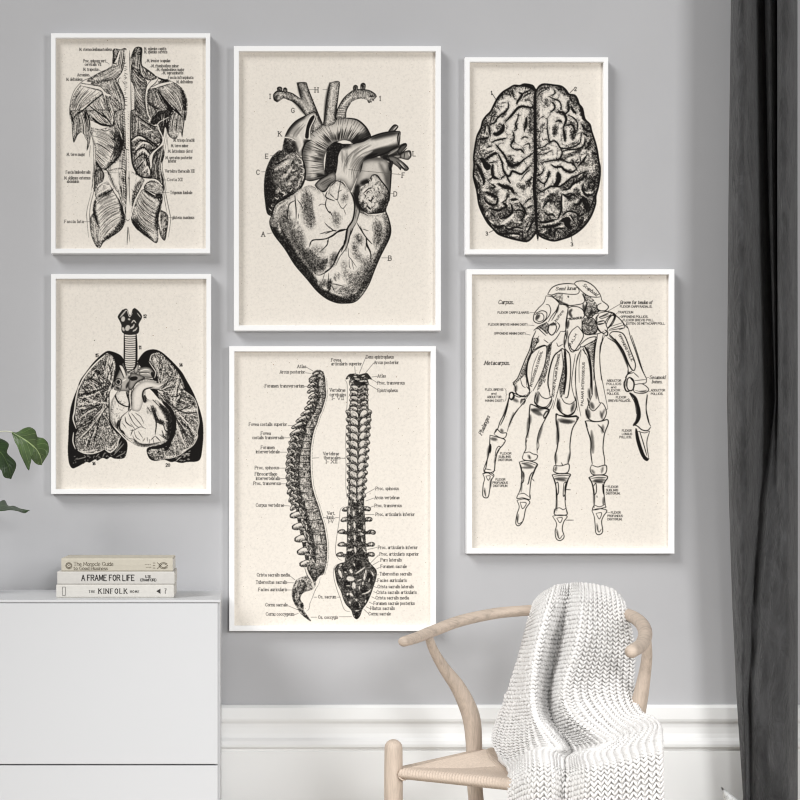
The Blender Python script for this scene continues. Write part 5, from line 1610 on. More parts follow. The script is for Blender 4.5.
# ---- two spinal columns with captions
def draw_spine():
    I = Ink(230, 347, 440, 631, 41)
    rng = I.rng

    def lobe(cx, cy, ang, ln, wd, tone=0.05, line=0.8, shade=0.7):
        """one bony process: pale, outlined, shaded below"""
        I.tf(0, 0, 1)
        c, s = math.cos(ang), math.sin(ang)
        pts = Px()
        for k in range(10):
            t = 2 * math.pi * k / 10
            x, y = math.cos(t) * ln / 2, math.sin(t) * wd / 2 * (1 + 0.25 * math.cos(t))
            pts.append((cx + x * c - y * s, cy + x * s + y * c))
        Q = I.mask(pts)
        I.a += (tone - I.a) * Q
        I.clip = Q
        I.s([(cx - ln * 0.4 * c - wd * 0.38 * s * -1, cy - ln * 0.4 * s + wd * 0.38), (cx + ln * 0.4 * c, cy + ln * 0.4 * s + wd * 0.38)], wd * 0.6, 0.9, shade, wd * 0.35, 0.8)
        I.clip = None
        I.s(Px(pts + pts[:1]), line, 0.95, taper=0.7, n=2)

    ys = [371, 378, 387, 395, 403, 411, 416, 423, 428, 435, 445, 455, 465, 475, 485, 495, 505, 515, 525, 535, 545, 555, 565, 575]
    fr = [323, 325, 325.5, 326, 324, 321.5, 319, 317, 314.8, 312.8, 311.2, 310.5, 310.5, 311, 312, 314.5, 318, 321, 324, 325.8, 327, 327, 326, 323]
    md = [316, 317, 317, 318, 316, 313, 310, 306, 303.5, 303, 300.5, 298.5, 297.5, 297.5, 298, 300, 303, 306, 309, 311, 313, 314, 314, 311]
    bk = [312, 309, 307, 309, 306, 301, 297, 292, 290, 290, 288, 286, 285, 285.5, 286, 288, 290, 291, 293, 295, 297, 299, 301, 303]
    at_y = lambda arr, y: float(np.interp(y, ys, arr))
    # bodies, side view
    out = Px([(at_y(fr, y), y) for y in ys] + [(at_y(md, y) - 1, y) for y in ys[::-1]])
    M = I.mask(out)
    I.a = M * 0.36
    I.clip = M
    I.tf(0, 0, 1)
    lv = [374, 380.5, 386, 391.5, 397, 402.5, 408, 414, 420.5, 427, 434, 441, 448, 455, 462, 469.5, 477, 484.5, 492.5, 500.5, 509, 520, 532, 544.5, 557.5, 569]
    for a, b in zip(lv, lv[1:]):
        m = (a + b) / 2
        x0, x1 = at_y(md, m), at_y(fr, m)
        sl = -0.10 * (x1 - x0) if m > 490 else 0.06 * (x1 - x0)
        I.s([(x0, b - sl / 2), ((x0 + x1) / 2, b + 0.5), (x1, b + sl / 2)], 0.95, 0.95, taper=0.8)
        if b - a > 7:
            I.s([(x0 + 1, b + 1.6 - sl / 2), (x1, b + 1.6 + sl / 2)], 0.5, 0.8, 0.8, taper=0.8)
        I.s([(x0 + 2.2, m + rng.normal(0, .6)), ((x0 + x1) / 2 + rng.normal(0, 1), m)], (b - a) * (0.25 + 0.25 * rng.random()), 0.02, 0.75, 1.2)
        I.s([(x0 + 1, a + 1.2), (x1 - 2, a + 1.0)], 0.8, 0.05, 0.5)
        for k in range(16):
            x = x0 + (x1 - x0) * rng.random()
            I.s([(x, a + 0.5 + 2 * rng.random()), (x + rng.normal(0, 1.2), a + 1 + (b - a) * (0.3 + 0.5 * rng.random()))], 0.5, 0.95, 0.7)
    I.s(Px([(at_y(fr, y) - 0.8, y) for y in ys]), 2.0, 0.85, 0.55, 1.5, 0.9)
    I.s(Px([(at_y(md, y) + 1, y) for y in ys]), 2.6, 0.95, 0.7, 1.5, 0.9)
    I.clip = None
    I.s(Px([(at_y(fr, y), y) for y in ys]), 0.8, 0.95, taper=0.9)
    # arches and spinous processes, side view: dark hollows first, then pale lobes
    out = Px([(at_y(md, y) + 1.5, y) for y in ys] + [(at_y(bk, y) + 5.5, y) for y in ys[::-1]])
    M = I.mask(out)
    I.a = I.a * (1 - M) + M * 0.82
    for a, b in zip(lv, lv[1:]):
        m = (a + b) / 2
        x0, x1 = at_y(bk, m), at_y(md, m)
        h = b - a
        w = x1 - x0
        if m < 432:
            lobe(x0 + w * 0.45, m + h * 0.2, -0.42, w * 1.0, h * 0.62)
            lobe(x0 + 1.6, m + h * 0.55, -0.3, 3.6, 2.6, 0.1)
            lobe(x1 - 1.4, m - h * 0.1, 0.7, h * 0.75, h * 0.45, 0.15)
        elif m < 505:
            lobe(x0 + 3.0, m + h * 0.35, -0.85, 7.0, h * 0.52, 0.08)
            lobe(x0 + 2.2, m - h * 0.2, 1.0, 4.5, 2.6, 0.25, 0.7)
            lobe(x0 + 6.4, m - h * 0.05, 0.7, 6.4, h * 0.5, 0.06)
            lobe(x0 + 8.6, m + h * 0.4, -0.5, 4.2, 2.2, 0.3, 0.6)
            lobe(x1 - 1.2, m + 0.6, 0.9, 5.0, 2.4, 0.04, 0.6)
        else:
            lobe(x0 + 4.6, m + 0.6, -0.3, 11.5, h * 0.55)
            I.s([(x0 + 0.4, m + 2.4), (x0 - 0.6, m + 0.6), (x0 + 1.6, m - 1.8)], 1.5, 0.95)
            lobe(x0 + 11, m - h * 0.25, 1.05, h * 0.9, 4.6, 0.08)
            lobe(x0 + 9.4, m + h * 0.3, 0.2, 6, 3.4, 0.2)
            lobe(x1 - 1.8, m + h * 0.2, 1.25, h * 0.7, 3.0, 0.0, 0.6)
            I.tf(0, 0, 1)
            I.s([(x1 - 3, m + h * 0.42), (x1 + 2, m + h * 0.52)], 2.4, 0.97)
    # atlas
    I.tf(290, 352, 10)
    I.ss('40: 230,210 290,195 330,220;30: 200,260 260,245 320,270', 0.85, 0.9, 12)
    I.ss('14: 240,215 290,205;12: 205,262 250,250;14: 300,290 330,290;12: 310,200 320,210;10: 280,235 310,240', 0.05, 0.9, 4)
    I.ss('8: 185,270 220,235 260,190 310,185 340,215 345,260', 0.95)
    # sacrum and coccyx, side view
    k = 800 / 70
    out = I.cat((275, 560, k, '330,190 260,215 225,260 195,350 195,420 215,490 250,550 280,600 330,650 400,700 410,690 360,620 330,570 330,510 295,460 300,410 340,370 420,345 460,310 470,260 430,230 400,170 360,180'))
    M = I.mask(out)
    I.a = I.a * (1 - M) + M * 0.45
    I.clip = M
    Q = I.mask(I.cat((275, 560, k, '360,20 480,40 600,20 580,60 560,130 500,200 460,255 430,230 400,170 370,100')))
    I.a = I.a * (1 - Q) + Q * 0.5
    I.clip = Q
    I.tf(275, 560, k)
    I.ss('30: 400,110 440,200 470,250;26: 560,60 545,130 490,200', 0.95, 0.8, 20)
    I.hatch('400,80 430,160 460,230', '570,80 540,140 490,210', 16, 5, 0.95, 0.7, breaks=0.6)
    I.ss('9: 390,80 470,110 565,125;7: 370,90 430,240;20: 480,190 460,250', 0.95)
    I.clip = np.maximum(M, Q)
    I.ss('34: 300,230 350,280 330,330 290,400 290,470;40: 290,570 340,640 400,695;30: 210,350 220,450 260,540;30: 300,500 320,560', 0.95, 0.85, 20)
    I.ss('22: 255,260 240,320;26: 430,260 440,310;14: 270,330 265,430;12: 240,380 235,450;10: 350,250 400,210;8: 290,600 320,620;12: 310,210 270,230', 0.05, 0.9, 8)
    I.hatch('240,230 210,350 230,480', '330,240 290,350 290,480', 14, 6, 0.9, 0.6, breaks=0.8)
    I.clip = None
    I.s(I.cat((275, 560, k, '330,190 260,215 225,260 195,350 195,420 215,490 250,550 280,600 330,650 400,700 410,690 360,620 330,570 330,510 295,460 300,410 340,370 420,345 460,310 470,260 430,230')), 0.75, 0.95, taper=0.8)
    I.ss('26: 350,90 380,170 430,250', 0.05)
    I.ss('8: 340,90 370,180 420,245;8: 375,80 400,150 445,240;14: 385,40 400,70 430,60', 0.95)
    # outline hairlines of the regions
    I.ss('5: 520,200 505,270 460,350 430,430 400,500 390,560 360,590', 0.7)
    I.rule(Px([(x + 1.8, y) for x, y in zip(fr[1:], ys[1:])]), 0.4, 0.55)
    # ---- back view
    cen = lambda y: float(np.interp(y, [373, 410, 450, 500, 560, 620], [359.3, 359, 358.2, 356.5, 356.5, 357]))
    M = I.mask(Px([(350, 376), (346, 378.5), (350, 373.5), (358, 374.5), (367, 373), (372, 379), (368, 380), (368.5, 395), (369, 408), (371.5, 412), (370, 430), (368, 450), (366.5, 470), (365, 490), (364.5, 505), (365.5, 530), (367, 552), (368.5, 566), (346, 566), (347.5, 545), (347, 515), (348.5, 500), (348.5, 480), (349, 455), (348, 425), (347, 412), (350, 405), (350.5, 390)]))
    I.a = I.a * (1 - M) + M * 0.72
    y = 380.0
    while y < 411:
        for sg in (-1, 1):
            lobe(cen(y) + sg * 4.6 + rng.normal(0, .4), y + 1.8, sg * -0.3, 7.6, 4.6, 0.1 if sg < 0 else 0.35)
            lobe(cen(y) + sg * 8.0, y + 3.6, sg * 0.7, 3.4, 2.4, 0.12, 0.6)
        lobe(cen(y), y + 3.2, 0, 2.6, 2.6, 0.1, 0.6)
        y += 5.3
    y = 411.0
    while y < 500:
        hw = np.interp(y, [411, 500], [11.3, 7.4])
        lob_dark = np.interp(y, [411, 470, 500], [0.04, 0.1, 0.4])
        for sg in (-1, 1):
            lobe(cen(y) + sg * (hw - 1.0), y + 1.2, sg * -0.6, 6.0, 4.4, 0.12)
            lobe(cen(y) + sg * hw * 0.43, y + 3.0 + rng.normal(0, .4), sg * -0.8, 9.4, 6.6, lob_dark, 0.7)
            I.tf(0, 0, 1)
            I.s([(cen(y) + sg * hw * 0.25, y + 4.5), (cen(y) + sg * hw * 0.6, y + 1.5)], 2.4, 0.0, 0.8, 0.8)
        I.tf(0, 0, 1)
        I.s([(cen(y), y + 1), (cen(y) - 0.6, y + 4), (cen(y) + 0.3, y + 7)], 0.9, 0.95)
        I.s([(cen(y) - 1.6, y + 2.4), (cen(y) - 1.0, y + 6)], 1.1, 0.0, 0.9)
        y += 7.6
    # lumbar transverse processes
    for (lx, ly), (rx, ry) in (((343.5, 509), (370, 508.5)), ((342, 519.5), (371.5, 519.5)), ((339, 532), (375, 532)), ((339, 544.5), (374, 544.5)), ((337.5, 555), (374, 554.5))):
        for ex, ey, sg in ((lx, ly, -1), (rx, ry, 1)):
            I.tf(0, 0, 1)
            I.s([(cen(ey) + sg * 7, ey + 1.2), (ex - sg * 1.5, ey)], 3.6, 0.85, 0.9, 0.6, 0.9)
            lobe(ex - sg * 2.6, ey + rng.normal(0, .3), (0.25 + 0.1 * rng.normal()) * sg, 7.4, 4.0, 0.45, 0.9)
            I.s([(ex - sg * 1.2, ey - 0.4), (ex - sg * 3.4, ey)], 1.3, 0.02, 0.9, 0.4)
    I.tf(325, 495, 10)
    I.ss('50: 350,160 340,220;60: 345,290 340,340;50: 350,420 340,460;70: 330,560 380,600;40: 250,220 270,230;36: 250,450 290,470;40: 230,580 280,600;60: 300,100 310,110;30: 250,340 280,370', 0.98, 0.9, 10)
    I.ss('22: 295,270 300,330;18: 290,160 290,210;20: 300,400 300,450;20: 300,520 310,580;18: 245,130 245,190;14: 240,300 250,340;16: 350,150 345,170;14: 390,300 395,340;16: 235,430 250,450;14: 400,160 395,200;16: 230,560 280,540;14: 360,380 390,400;12: 380,540 410,570;16: 290,60 320,70;12: 340,130 360,120;12: 330,350 360,355;14: 370,430 380,470', 0.04, 0.9, 5)
    I.ss('7: 225,150 230,250 225,350 225,450 215,560;7: 390,110 400,230 405,350 400,450 420,560;8: 250,250 320,260 400,245;8: 240,370 320,375 400,370;8: 250,490 320,510 400,490;7: 320,260 310,330;6: 270,160 265,220;6: 375,170 380,230;7: 330,400 320,480;7: 200,640 300,600 420,640', 0.95)
    I.grit(np.clip(I.a * 4, 0, 1), 0.9, 0.5)
    # sacrum, back view
    k = 800 / 75
    out = I.cat((325, 555, k, '105,150 135,110 170,90 230,75 300,25 345,30 450,60 500,110 550,170 545,250 520,330 490,420 450,510 400,580 375,650 340,685 305,650 285,590 230,530 200,470 175,390 130,290'))
    M = I.mask(out)
    I.a = I.a * (1 - M) + M * 0.72
    I.clip = M
    I.tf(325, 555, k)
    I.ss('60: 330,60 370,120 300,140;60: 250,340 230,300;60: 430,360 410,390;60: 340,520 330,570;60: 470,200 490,300;40: 200,140 230,200;50: 470,450 430,530;50: 340,620 340,670;40: 260,450 230,420;30: 340,400 350,450', 0.99, 0.9, 16)
    I.ss('50: 240,250 310,260;40: 310,300 310,360;30: 150,160 180,240;30: 270,160 290,190;24: 440,160 420,270;24: 270,410 300,440;20: 245,410 240,430;18: 370,330 370,370;14: 330,200 390,160 430,130;14: 400,420 460,400 490,370;16: 310,90 320,120;14: 410,290 405,320;16: 260,500 280,530;14: 370,520 380,560;12: 320,600 370,595;14: 440,480 430,510;14: 160,340 170,380;14: 210,180 230,190;16: 330,470 340,490;12: 500,180 520,220;12: 230,330 270,330;12: 480,250 470,290;16: 180,100 150,140;12: 350,280 390,260;10: 300,640 320,660', 0.03, 0.92, 6)
    I.ss('9: 120,170 160,120 200,140 190,170 160,170;8: 110,200 150,300 190,400;10: 200,240 260,210 330,220 400,190;8: 300,340 340,420 330,470;8: 380,330 430,330 470,350;7: 390,410 420,440 470,410;8: 270,520 330,570 400,530;8: 300,590 340,610 390,590;7: 420,150 440,240;8: 220,250 210,330 240,390', 0.97)
    I.clip = None
    I.tf(0, 0, 1)
    I.grit(M, 0.6, 0.6)
    I.s(Px(out + out[:1]), 0.8, 0.95, taper=0.9)
    I.tf(325, 555, k)
    I.ss('5: 160,90 110,120 92,170 100,260 130,370 170,480 200,570 230,600 270,605', 0.75)
    # atlas, back view
    I.tf(325, 352, 10)
    I.ss('34: 215,265 260,230 330,255 400,230 465,265;40: 290,290 330,310 400,300', 0.85, 0.95, 8)
    I.ss('30: 370,320 400,310;20: 300,280 330,295', 1.0)
    I.ss('14: 290,240 320,245;12: 370,240 400,232;14: 350,290 390,285;14: 250,300 260,330;12: 300,265 350,268;10: 230,255 245,245', 0.05, 0.9, 4)
    I.ss('8: 210,270 250,225 300,215 345,225 400,212 430,215 470,270;8: 245,275 250,330;8: 430,280 440,320', 0.97)
    # braces beside the back view
    I.tf(325, 352, 10)
    I.ss('5: 200,275 222,310 225,400 222,540 210,590', 0.6)
    I.tf(325, 425, 10)
    I.ss('5: 215,0 208,150 212,300 200,330 212,360 210,600 222,740', 0.6)
    I.tf(325, 495, 10)
    I.ss('5: 190,115 155,150 145,250 115,450 108,580 140,640 175,655', 0.65)
    I.tf(0, 0, 1)
    LAB = '''Atlas|297.5|367.5|8.5|306,366.5 313,370.5
Arcus posterior|280|373|25|305.5,372.4 311,373
Foramen transversarium|265|387|39|304.5,386 307,386
Fovea costalis superior|249|425.5|38|288,425.2 294,425.2
Fovea|261|434.5|9.5|
costalis transversalis|252.5|438.8|31.5|284.5,437.6 290,437.6
Foramen|261|448.7|13.5|
intervertebrale|256|453|23.5|280,452 287,452
Proc. spinosus|255|469|24|279.5,468 285,468
Fibrocartilago|255|475.3|22|
intervertebralis|256|479.7|24|280.5,478.5 286,478.5
Proc. transversus|253.5|484.7|27.5|281.5,483.7 286,483.7
Corpus vertebrae|256|506.6|28|284.5,505.6 290,506
Crista sacralis media|257|576.5|32.5|290,576 295,580
Tuberositas sacralis|256|583.8|31|287.5,582.8 294,583
Facies auricularis|258.5|591.2|28.5|287.5,590.2 293,590.2
Cornu sacrale|265.5|606.5|22|288,606 299,610.5
Cornu coccygeum|266|615.8|28|294.5,615 298.5,613.6
Fovea|331.5|361|9.5|
articularis superior|331.5|364.8|30.5|355,366 355.5,373
Dens epistropheus|366.5|358|27.5|366,357 359.5,373
Arcus posterior|374.5|363.5|24.5|374,362.5 365.5,373
Atlas|378|377|8|372,376.6 377.5,376
Proc. transversus|378|384|27|372,379 378,382.5
Epistropheus|378|391.5|20|369,384 378,389.5
Vertebrae|330|391.2|15.5|
cervicales|330|395.7|16|
I- VII|332|399.5|11.5|
Vertebrae|323.5|455|15.5|
thoracales|324|459|16.5|341,458 345,458.2
I- XII|326|463|11|312.5,458 319,457.6
Vert.|327.5|514.7|7.5|
lumb.|327|518.8|8|335.5,517.6 339,517.6
I-V|328.5|523|5|323.5,517.6 326.5,517.6
Os. sacrum|318.5|598.5|17.5|314,597.4 317,597.4;337.5,597.4 341,597.4
Os. coccygis|318.5|619|19.5|311,617.5 317,617.5;339.5,617 352,617
Proc. spinosus|376|489.9|23|365.5,494 375,488.6
Arcus vertebrae|375|499|24.7|366,501 374,498
Proc. transversus|375|507|27|369,508 374,506
Proc. articularis inferior|376|515.8|39|365,514.5 374.5,514.5
Proc. articularis inferior|378.5|549|39.5|368,549.5 377.5,547.5
Proc. articularis superior|380|555.6|39|370,564 379,555
Pars lateralis|381|561.5|21|371.5,566 379.5,561.5
Foramen sacrale|381|568|26|377,569 380,567.5
Tuberositas sacralis|380|575.5|32|377.5,575 379,575
Facies auricularis|378|582|29|375.5,581.5 377,581.5
Crista sacralis lateralis|378|588.3|36|373,586 377.5,588
Crista sacralis articularis|377|594|40|374,591.8 376.5,593
Crista sacralis media|376|599.5|33|372,597 375.5,598.8
Foramen sacrale posterius|374|605|41|369.5,602.5 373,604
Hiatus sacralis|371|610|24|366.5,607 370.5,609
Cornu sacrale|369|615.5|22|364,609.5 369,614'''
    for ln in LAB.split('\n'):
        t, x, y, w, r = ln.split('|')
        I.text(t, float(x), float(y), 3.1, 0.44, True, fit=float(w))
        if r:
            for q in r.split(';'):
                I.rule(q, 0.45, 0.7)
    return I


ART['spine'] = draw_spine()


# ---- the bones of a hand
def draw_hand():
    I = Ink(467, 269, 674, 554, 51)
    K = 800 / 90
    A1, A2, A3, A4, A5, A6, A7 = (530, 275, K), (590, 290, K), (490, 335, 8.0), (575, 335, K), (475, 390, K), (545, 395, 800 / 115), (475, 460, 800 / 150)
    bone = 0.02

    def grey(Z, p, t, soft=0):
        I.tf(*Z)
        M = I.mask(p)
        I.a += (t - I.a) * M
        I.grit(M, 1.0, 0.5)

    def shade(Z, text, alpha=0.6, soft=22, tone=0.9):
        I.tf(*Z)
        I.ss(text, tone, alpha, soft)

    def ink(Z, text, fat=1.0):
        I.tf(*Z)
        I.ss(text, 0.97, 1.0, 1, 0.55, fat)

    # grey bones between the muscles
    grey(A3, '345,20 330,120 300,190 262,280 235,345 190,385 200,400 250,350 280,320 300,260 320,180 360,90 400,50 390,20', 0.5)
    grey(A3, '460,90 500,50 495,130 475,250 440,360 385,445 400,360 440,250', 0.5)
    grey(A3, '598,110 612,250 605,400 575,505 560,400 590,250', 0.55)
    grey(A4, '95,110 195,40 180,150 178,350 165,300 150,200', 0.45)
    grey(A1, '490,380 560,375 600,430 600,500 550,525 500,520 470,480 475,420', 0.55)
    grey(A1, '480,160 505,215 512,260 492,330 540,378 585,340 610,300 600,250 560,200 530,180', 0.42)
    grey(A1, '180,170 250,160 300,165 290,240 240,220', 0.25)
    grey(A1, '40,480 110,435 160,420 180,450 160,520 110,480', 0.5)
    shade(A1, '26: 380,300 360,330 380,370;24: 350,400 340,470;30: 560,300 540,360;24: 505,260 500,320;20: 240,430 180,440;30: 90,350 60,390;16: 240,210 290,240 350,262;20: 330,260 350,280;20: 480,250 490,330;18: 260,270 245,330;16: 330,560 310,630;20: 180,620 170,690;14: 340,490 335,560', 0.8, 14)
    shade(A2, '20: 180,400 240,460 300,560 345,680;16: 70,230 60,290;14: 20,200 60,200;12: 100,235 170,210', 0.75, 12)
    shade(A4, '40: 120,660 130,740;34: 150,600 170,650;20: 235,680 250,740;20: 190,450 200,560;24: 130,480 140,560;16: 470,400 460,450;14: 590,500 640,500', 0.7, 22)
    shade(A3, '24: 215,400 210,450;20: 560,520 565,600;24: 395,460 380,540;26: 680,540 660,600;30: 340,600 430,590;30: 570,690 680,690;24: 190,510 230,530;20: 330,640 325,710;16: 540,680 545,720;18: 300,230 290,330', 0.65, 20)
    shade(A5, '40: 510,170 600,220;26: 240,350 250,370;20: 480,250 475,420;20: 610,300 560,470;30: 150,430 200,440;20: 130,500 120,600;24: 430,650 520,680;16: 745,280 735,480;20: 750,100 760,170;18: 300,120 260,230;14: 350,200 310,320;20: 560,60 560,120;20: 430,720 440,780;14: 200,560 180,640;20: 480,580 500,610;20: 730,680 720,720', 0.65, 18)
    shade(A6, '30: 100,170 190,190;18: 95,210 100,320;24: 330,250 340,400;16: 300,130 310,160;20: 410,210 405,260;30: 340,600 420,590;20: 80,580 160,580;14: 80,400 85,470;16: 330,520 350,545;14: 410,500 400,540;16: 200,80 190,120;20: 105,80 120,120;14: 420,100 400,150;14: 180,400 165,470', 0.6, 16)
    shade(A7, '14: 640,110 690,120;10: 640,160 640,240;12: 690,200 690,240;14: 430,100 490,110;10: 440,200 440,270;12: 250,40 320,40;9: 255,100 250,170;8: 655,340 660,380;9: 440,370 450,415;9: 235,290 230,330;8: 55,150 60,190;10: 90,100 85,150', 0.6, 9)
    # carpus
    ink(A1, '9: 165,165 200,110 260,80 340,70 400,75;7: 405,80 435,110 445,145 420,165 350,165 260,155 200,172 165,168;9: 400,70 430,50 500,50 570,90 620,150 640,188;8: 400,70 440,110 480,150 530,182 590,192 640,188;8: 170,170 200,175 245,222 280,250 350,266 420,260 480,245 492,210 470,160;10: 480,160 502,220 512,262 490,325 495,345 540,378 580,345 620,320;9: 640,190 650,225 690,255 706,280 680,310 630,312 605,290 610,262 640,245;14: 600,280 612,305 640,315;8: 150,180 200,188 250,218 266,250 240,310 200,360 170,412;8: 150,180 130,240 82,290 45,340 40,400 80,425 130,410 175,360 192,310 178,265 150,255')
    ink(A1, '7: 60,370 75,340 110,335 130,360 125,395 90,410 62,395;8: 50,350 80,325 120,312 156,332 150,380 112,420;8: 265,260 330,255 346,290 335,360 325,430 322,492 280,497;8: 265,260 240,330 200,400;8: 350,290 380,275 440,280 480,310 492,360 470,382;6: 400,390 350,382 340,385;9: 346,280 335,400 325,500 330,560;8: 470,382 470,460;9: 430,450 380,490 350,550 350,620 370,672 400,675 440,620 475,560 482,520 450,470 430,450;9: 490,380 560,375 600,430 600,500 550,525 500,520 470,480 475,420 490,380;10: 210,420 175,450 170,500 200,530 232,500 242,450 210,420;8: 250,415 270,450 240,510;8: 40,490 80,455 140,425 160,412;8: 75,465 150,535;8: 95,455 165,520;9: 20,700 25,580 60,490;7: 60,620 75,560 85,540;9: 450,620 520,560 590,545 600,565 540,600 470,635 450,620;8: 500,525 600,520 665,498;8: 280,497 240,560 200,600 165,690;9: 320,510 310,600 330,700;7: 245,600 260,630 300,610;7: 130,570 170,600;9: 20,700 60,660 120,630 160,625')
    ink(A1, '8: 600,340 700,320 770,350 742,430 700,470 690,500 650,512 610,460 600,400;8: 690,450 680,410 720,360 757,360 740,410 700,465 690,450;7: 600,415 660,400 672,420 620,437 600,415;6: 620,370 700,335;10: 590,380 620,345;9: 480,380 500,340;9: 480,640 500,700;8: 240,700 290,650 310,660;9: 330,660 350,690;8: 610,520 590,620 580,700;8: 660,520 640,620 630,700')
    I.tf(*A1)
    I.s('570,216 570,221', 12)
    I.s('345,180 350,195', 14)
    ink(A2, '9: 40,190 120,180 180,190 230,215 290,270 320,310 350,340;7: 90,240 180,195 192,215 120,247 90,240;9: 150,310 170,260 210,215 231,230 200,290 170,335 150,310;5: 190,320 300,285;7: 180,345 310,305;7: 175,355 320,330;9: 60,285 130,270;8: 60,300 130,290;9: 75,330 90,360 140,390;12: 140,350 165,370 160,400 140,400;8: 350,340 370,420 410,530 460,680 512,790;9: 165,420 240,470 300,560 340,660 352,740;10: 180,390 210,366 280,372 320,410 370,540 411,650 402,712 380,700;14: 230,430 300,530 350,650 385,712;7: 180,390 220,430 290,530;7: 130,420 100,520 95,640 110,800;8: 70,420 50,560 40,800;5: 300,290 320,330;6: 265,350 320,330;5: 330,300 350,340;10: 320,800 345,740 380,720')
    I.rule('609,310.5 621,303.5', 0.5, 0.85)
    # thumb
    ink(A4, '9: 455,375 480,345 530,330;7: 530,330 575,372;8: 510,0 560,150 610,310 645,385;12: 470,430 475,390 495,375 525,395 535,440 520,485 490,490 472,465 470,430;14: 465,380 445,430 460,490 490,500;9: 500,380 530,420 525,480;8: 530,440 600,430 650,460 662,490 620,515 550,510 530,490 532,440;6: 540,402 640,392;7: 645,385 640,420 600,430;5: 545,490 600,500 650,485;7: 650,520 640,640 670,780;7: 490,510 540,600 555,700;6: 475,345 480,300')
    I.tf(*A4)
    I.ss('30: 500,515 550,570 572,680 560,760 530,800', 0.92, 0.95, 6, 0.5)
    I.tf(*A6)
    I.ss('22: 625,10 655,80 662,150 640,200;26: 640,235 655,320 690,420 722,448', 0.97, 1.0, 3, 0.4)
    ink(A6, '7: 720,0 710,100 725,180 742,215;8: 620,205 650,215 680,240 720,246 742,222;6: 735,250 715,330 728,440;7: 665,250 690,330 715,420;5: 650,250 700,262 735,250;9: 690,440 715,455 730,440')
    # index finger
    ink(A4, '9: 190,20 175,150 180,350 200,480 225,600;6: 275,0 230,100 235,300 260,450 300,650;9: 225,600 255,605 280,650 286,700 255,755 190,767 130,742 110,680 130,610 165,520;8: 130,640 170,672 210,640 240,600;6: 60,130 20,250 10,400 30,560 60,720;5: 65,130 45,250 45,420;7: 70,120 115,180 140,300 145,450 125,620;5: 300,650 280,670;20: 95,100 130,170 150,300 160,520')
    ink(A6, '8: 285,180 310,178 350,184 400,180 440,170 446,200 420,270 410,370 420,440 422,490;9: 285,180 305,250 325,320 325,400 335,480;7: 330,485 320,520 335,550 370,556 420,550 436,520 430,488 400,492 370,500 330,485;9: 290,185 300,220;8: 310,575 360,557 430,560 440,580 416,620 420,725;8: 310,575 335,620 350,725;6: 330,580 380,572 430,575;8: 375,205 400,230 415,260;7: 300,20 320,90')
    # middle finger
    ink(A6, '8: 95,20 92,90 150,137 200,130 225,70 215,10;8: 80,130 150,152 235,150 225,182 195,240 180,340 180,420 165,480;9: 80,130 85,200 100,280 90,370 75,430 82,490;7: 70,490 65,530 110,546 165,536 172,480 120,492 70,490;8: 55,555 110,546 180,550 170,580 145,640 150,730;8: 55,555 80,620 85,730;6: 70,565 120,558 175,560;6: 120,470 130,490')
    # ring finger
    ink(A5, '8: 545,20 538,100 590,146 650,140 692,70;9: 500,125 560,140 650,162 668,186 630,260 580,360 560,450 560,560;10: 500,125 490,200 490,330 460,430 460,520 440,560;7: 610,230 640,185 655,195 630,240 612,232;8: 440,560 430,610 480,627 545,620 562,580 520,566 490,550 440,560;9: 400,640 470,626 560,655 545,700 510,790;10: 400,640 420,700 420,790;6: 420,655 480,645 545,665;6: 490,580 490,610;6: 470,440 455,490;6: 570,450 575,500 558,540')
    # little finger
    ink(A3, '9: 190,380 212,425 215,460 260,490 312,480 322,440 300,410;6: 250,350 265,400 290,420;9: 345,20 325,110 290,190 250,290 225,345 188,380;7: 395,40 350,120 310,220;6: 245,350 290,310 300,400;10: 165,470 180,455 195,480 180,510 162,500 165,470;8: 180,455 240,480 300,490;7: 250,540 270,510 290,520 275,555')
    ink(A5, '9: 310,55 290,130 270,200 230,280 210,340 178,385;7: 440,115 370,190 320,280 292,370;12: 310,60 315,25 345,20 355,60 330,85 310,60;8: 350,40 400,60 460,40;7: 410,110 420,80 450,85 440,115;8: 175,390 200,345 240,380 287,380 275,420 240,426 180,395;9: 140,400 200,415 272,440 260,480 210,540 190,620 182,710;10: 140,400 135,500 120,600 88,690;8: 85,690 90,730 140,736 185,715;7: 185,580 195,530 215,500 230,510 200,570 185,580;8: 78,745 120,735 165,762;7: 100,700 150,710')
    I.tf(*A5)
    I.ss('22: 145,480 140,560', 0.97)
    # finger ends
    ink(A7, '5: 615,90 635,140 640,200 640,255;5: 710,95 690,140 695,200 702,255;5: 640,240 632,265 665,262 705,250;4: 642,240 670,250 700,235;5: 628,270 660,260 708,268 690,300 680,330 686,380 670,398 650,390 645,340 640,300 628,270;4: 650,285 680,282 668,315 650,285;5: 636,140 650,125 652,170 640,190;8: 686,130 690,180;4: 655,190 656,200;4: 655,350 665,385 678,370')
    ink(A7, '5: 418,80 440,160 440,230 428,285;5: 508,85 490,150 485,220 495,285;5: 428,262 428,290 460,296 496,290 492,262;4: 430,262 455,255 475,265 492,255;5: 418,300 455,293 496,300 478,330 470,370 480,410 460,430 438,420 432,380 440,340 418,300;4: 440,310 470,308 458,335 440,310;5: 435,125 447,120 450,170 442,190;5: 478,125 490,120 485,180 475,190 478,125;4: 490,157 515,159;4: 490,321 530,321;4: 440,385 455,420 472,400')
    ink(A7, '5: 240,10 255,80 250,140 235,185;5: 335,20 310,80 300,130 295,200;5: 235,180 228,205 260,202 296,210 299,185;4: 240,182 265,178 290,195;5: 228,215 270,208 297,225 275,260 262,320 240,350 222,340 228,290 240,250 228,215;4: 245,225 278,230 258,260 245,225;5: 255,60 265,75 262,115 250,125;6: 310,65 298,85 290,120 285,130;4: 310,100 320,112;4: 228,300 235,340 255,330')
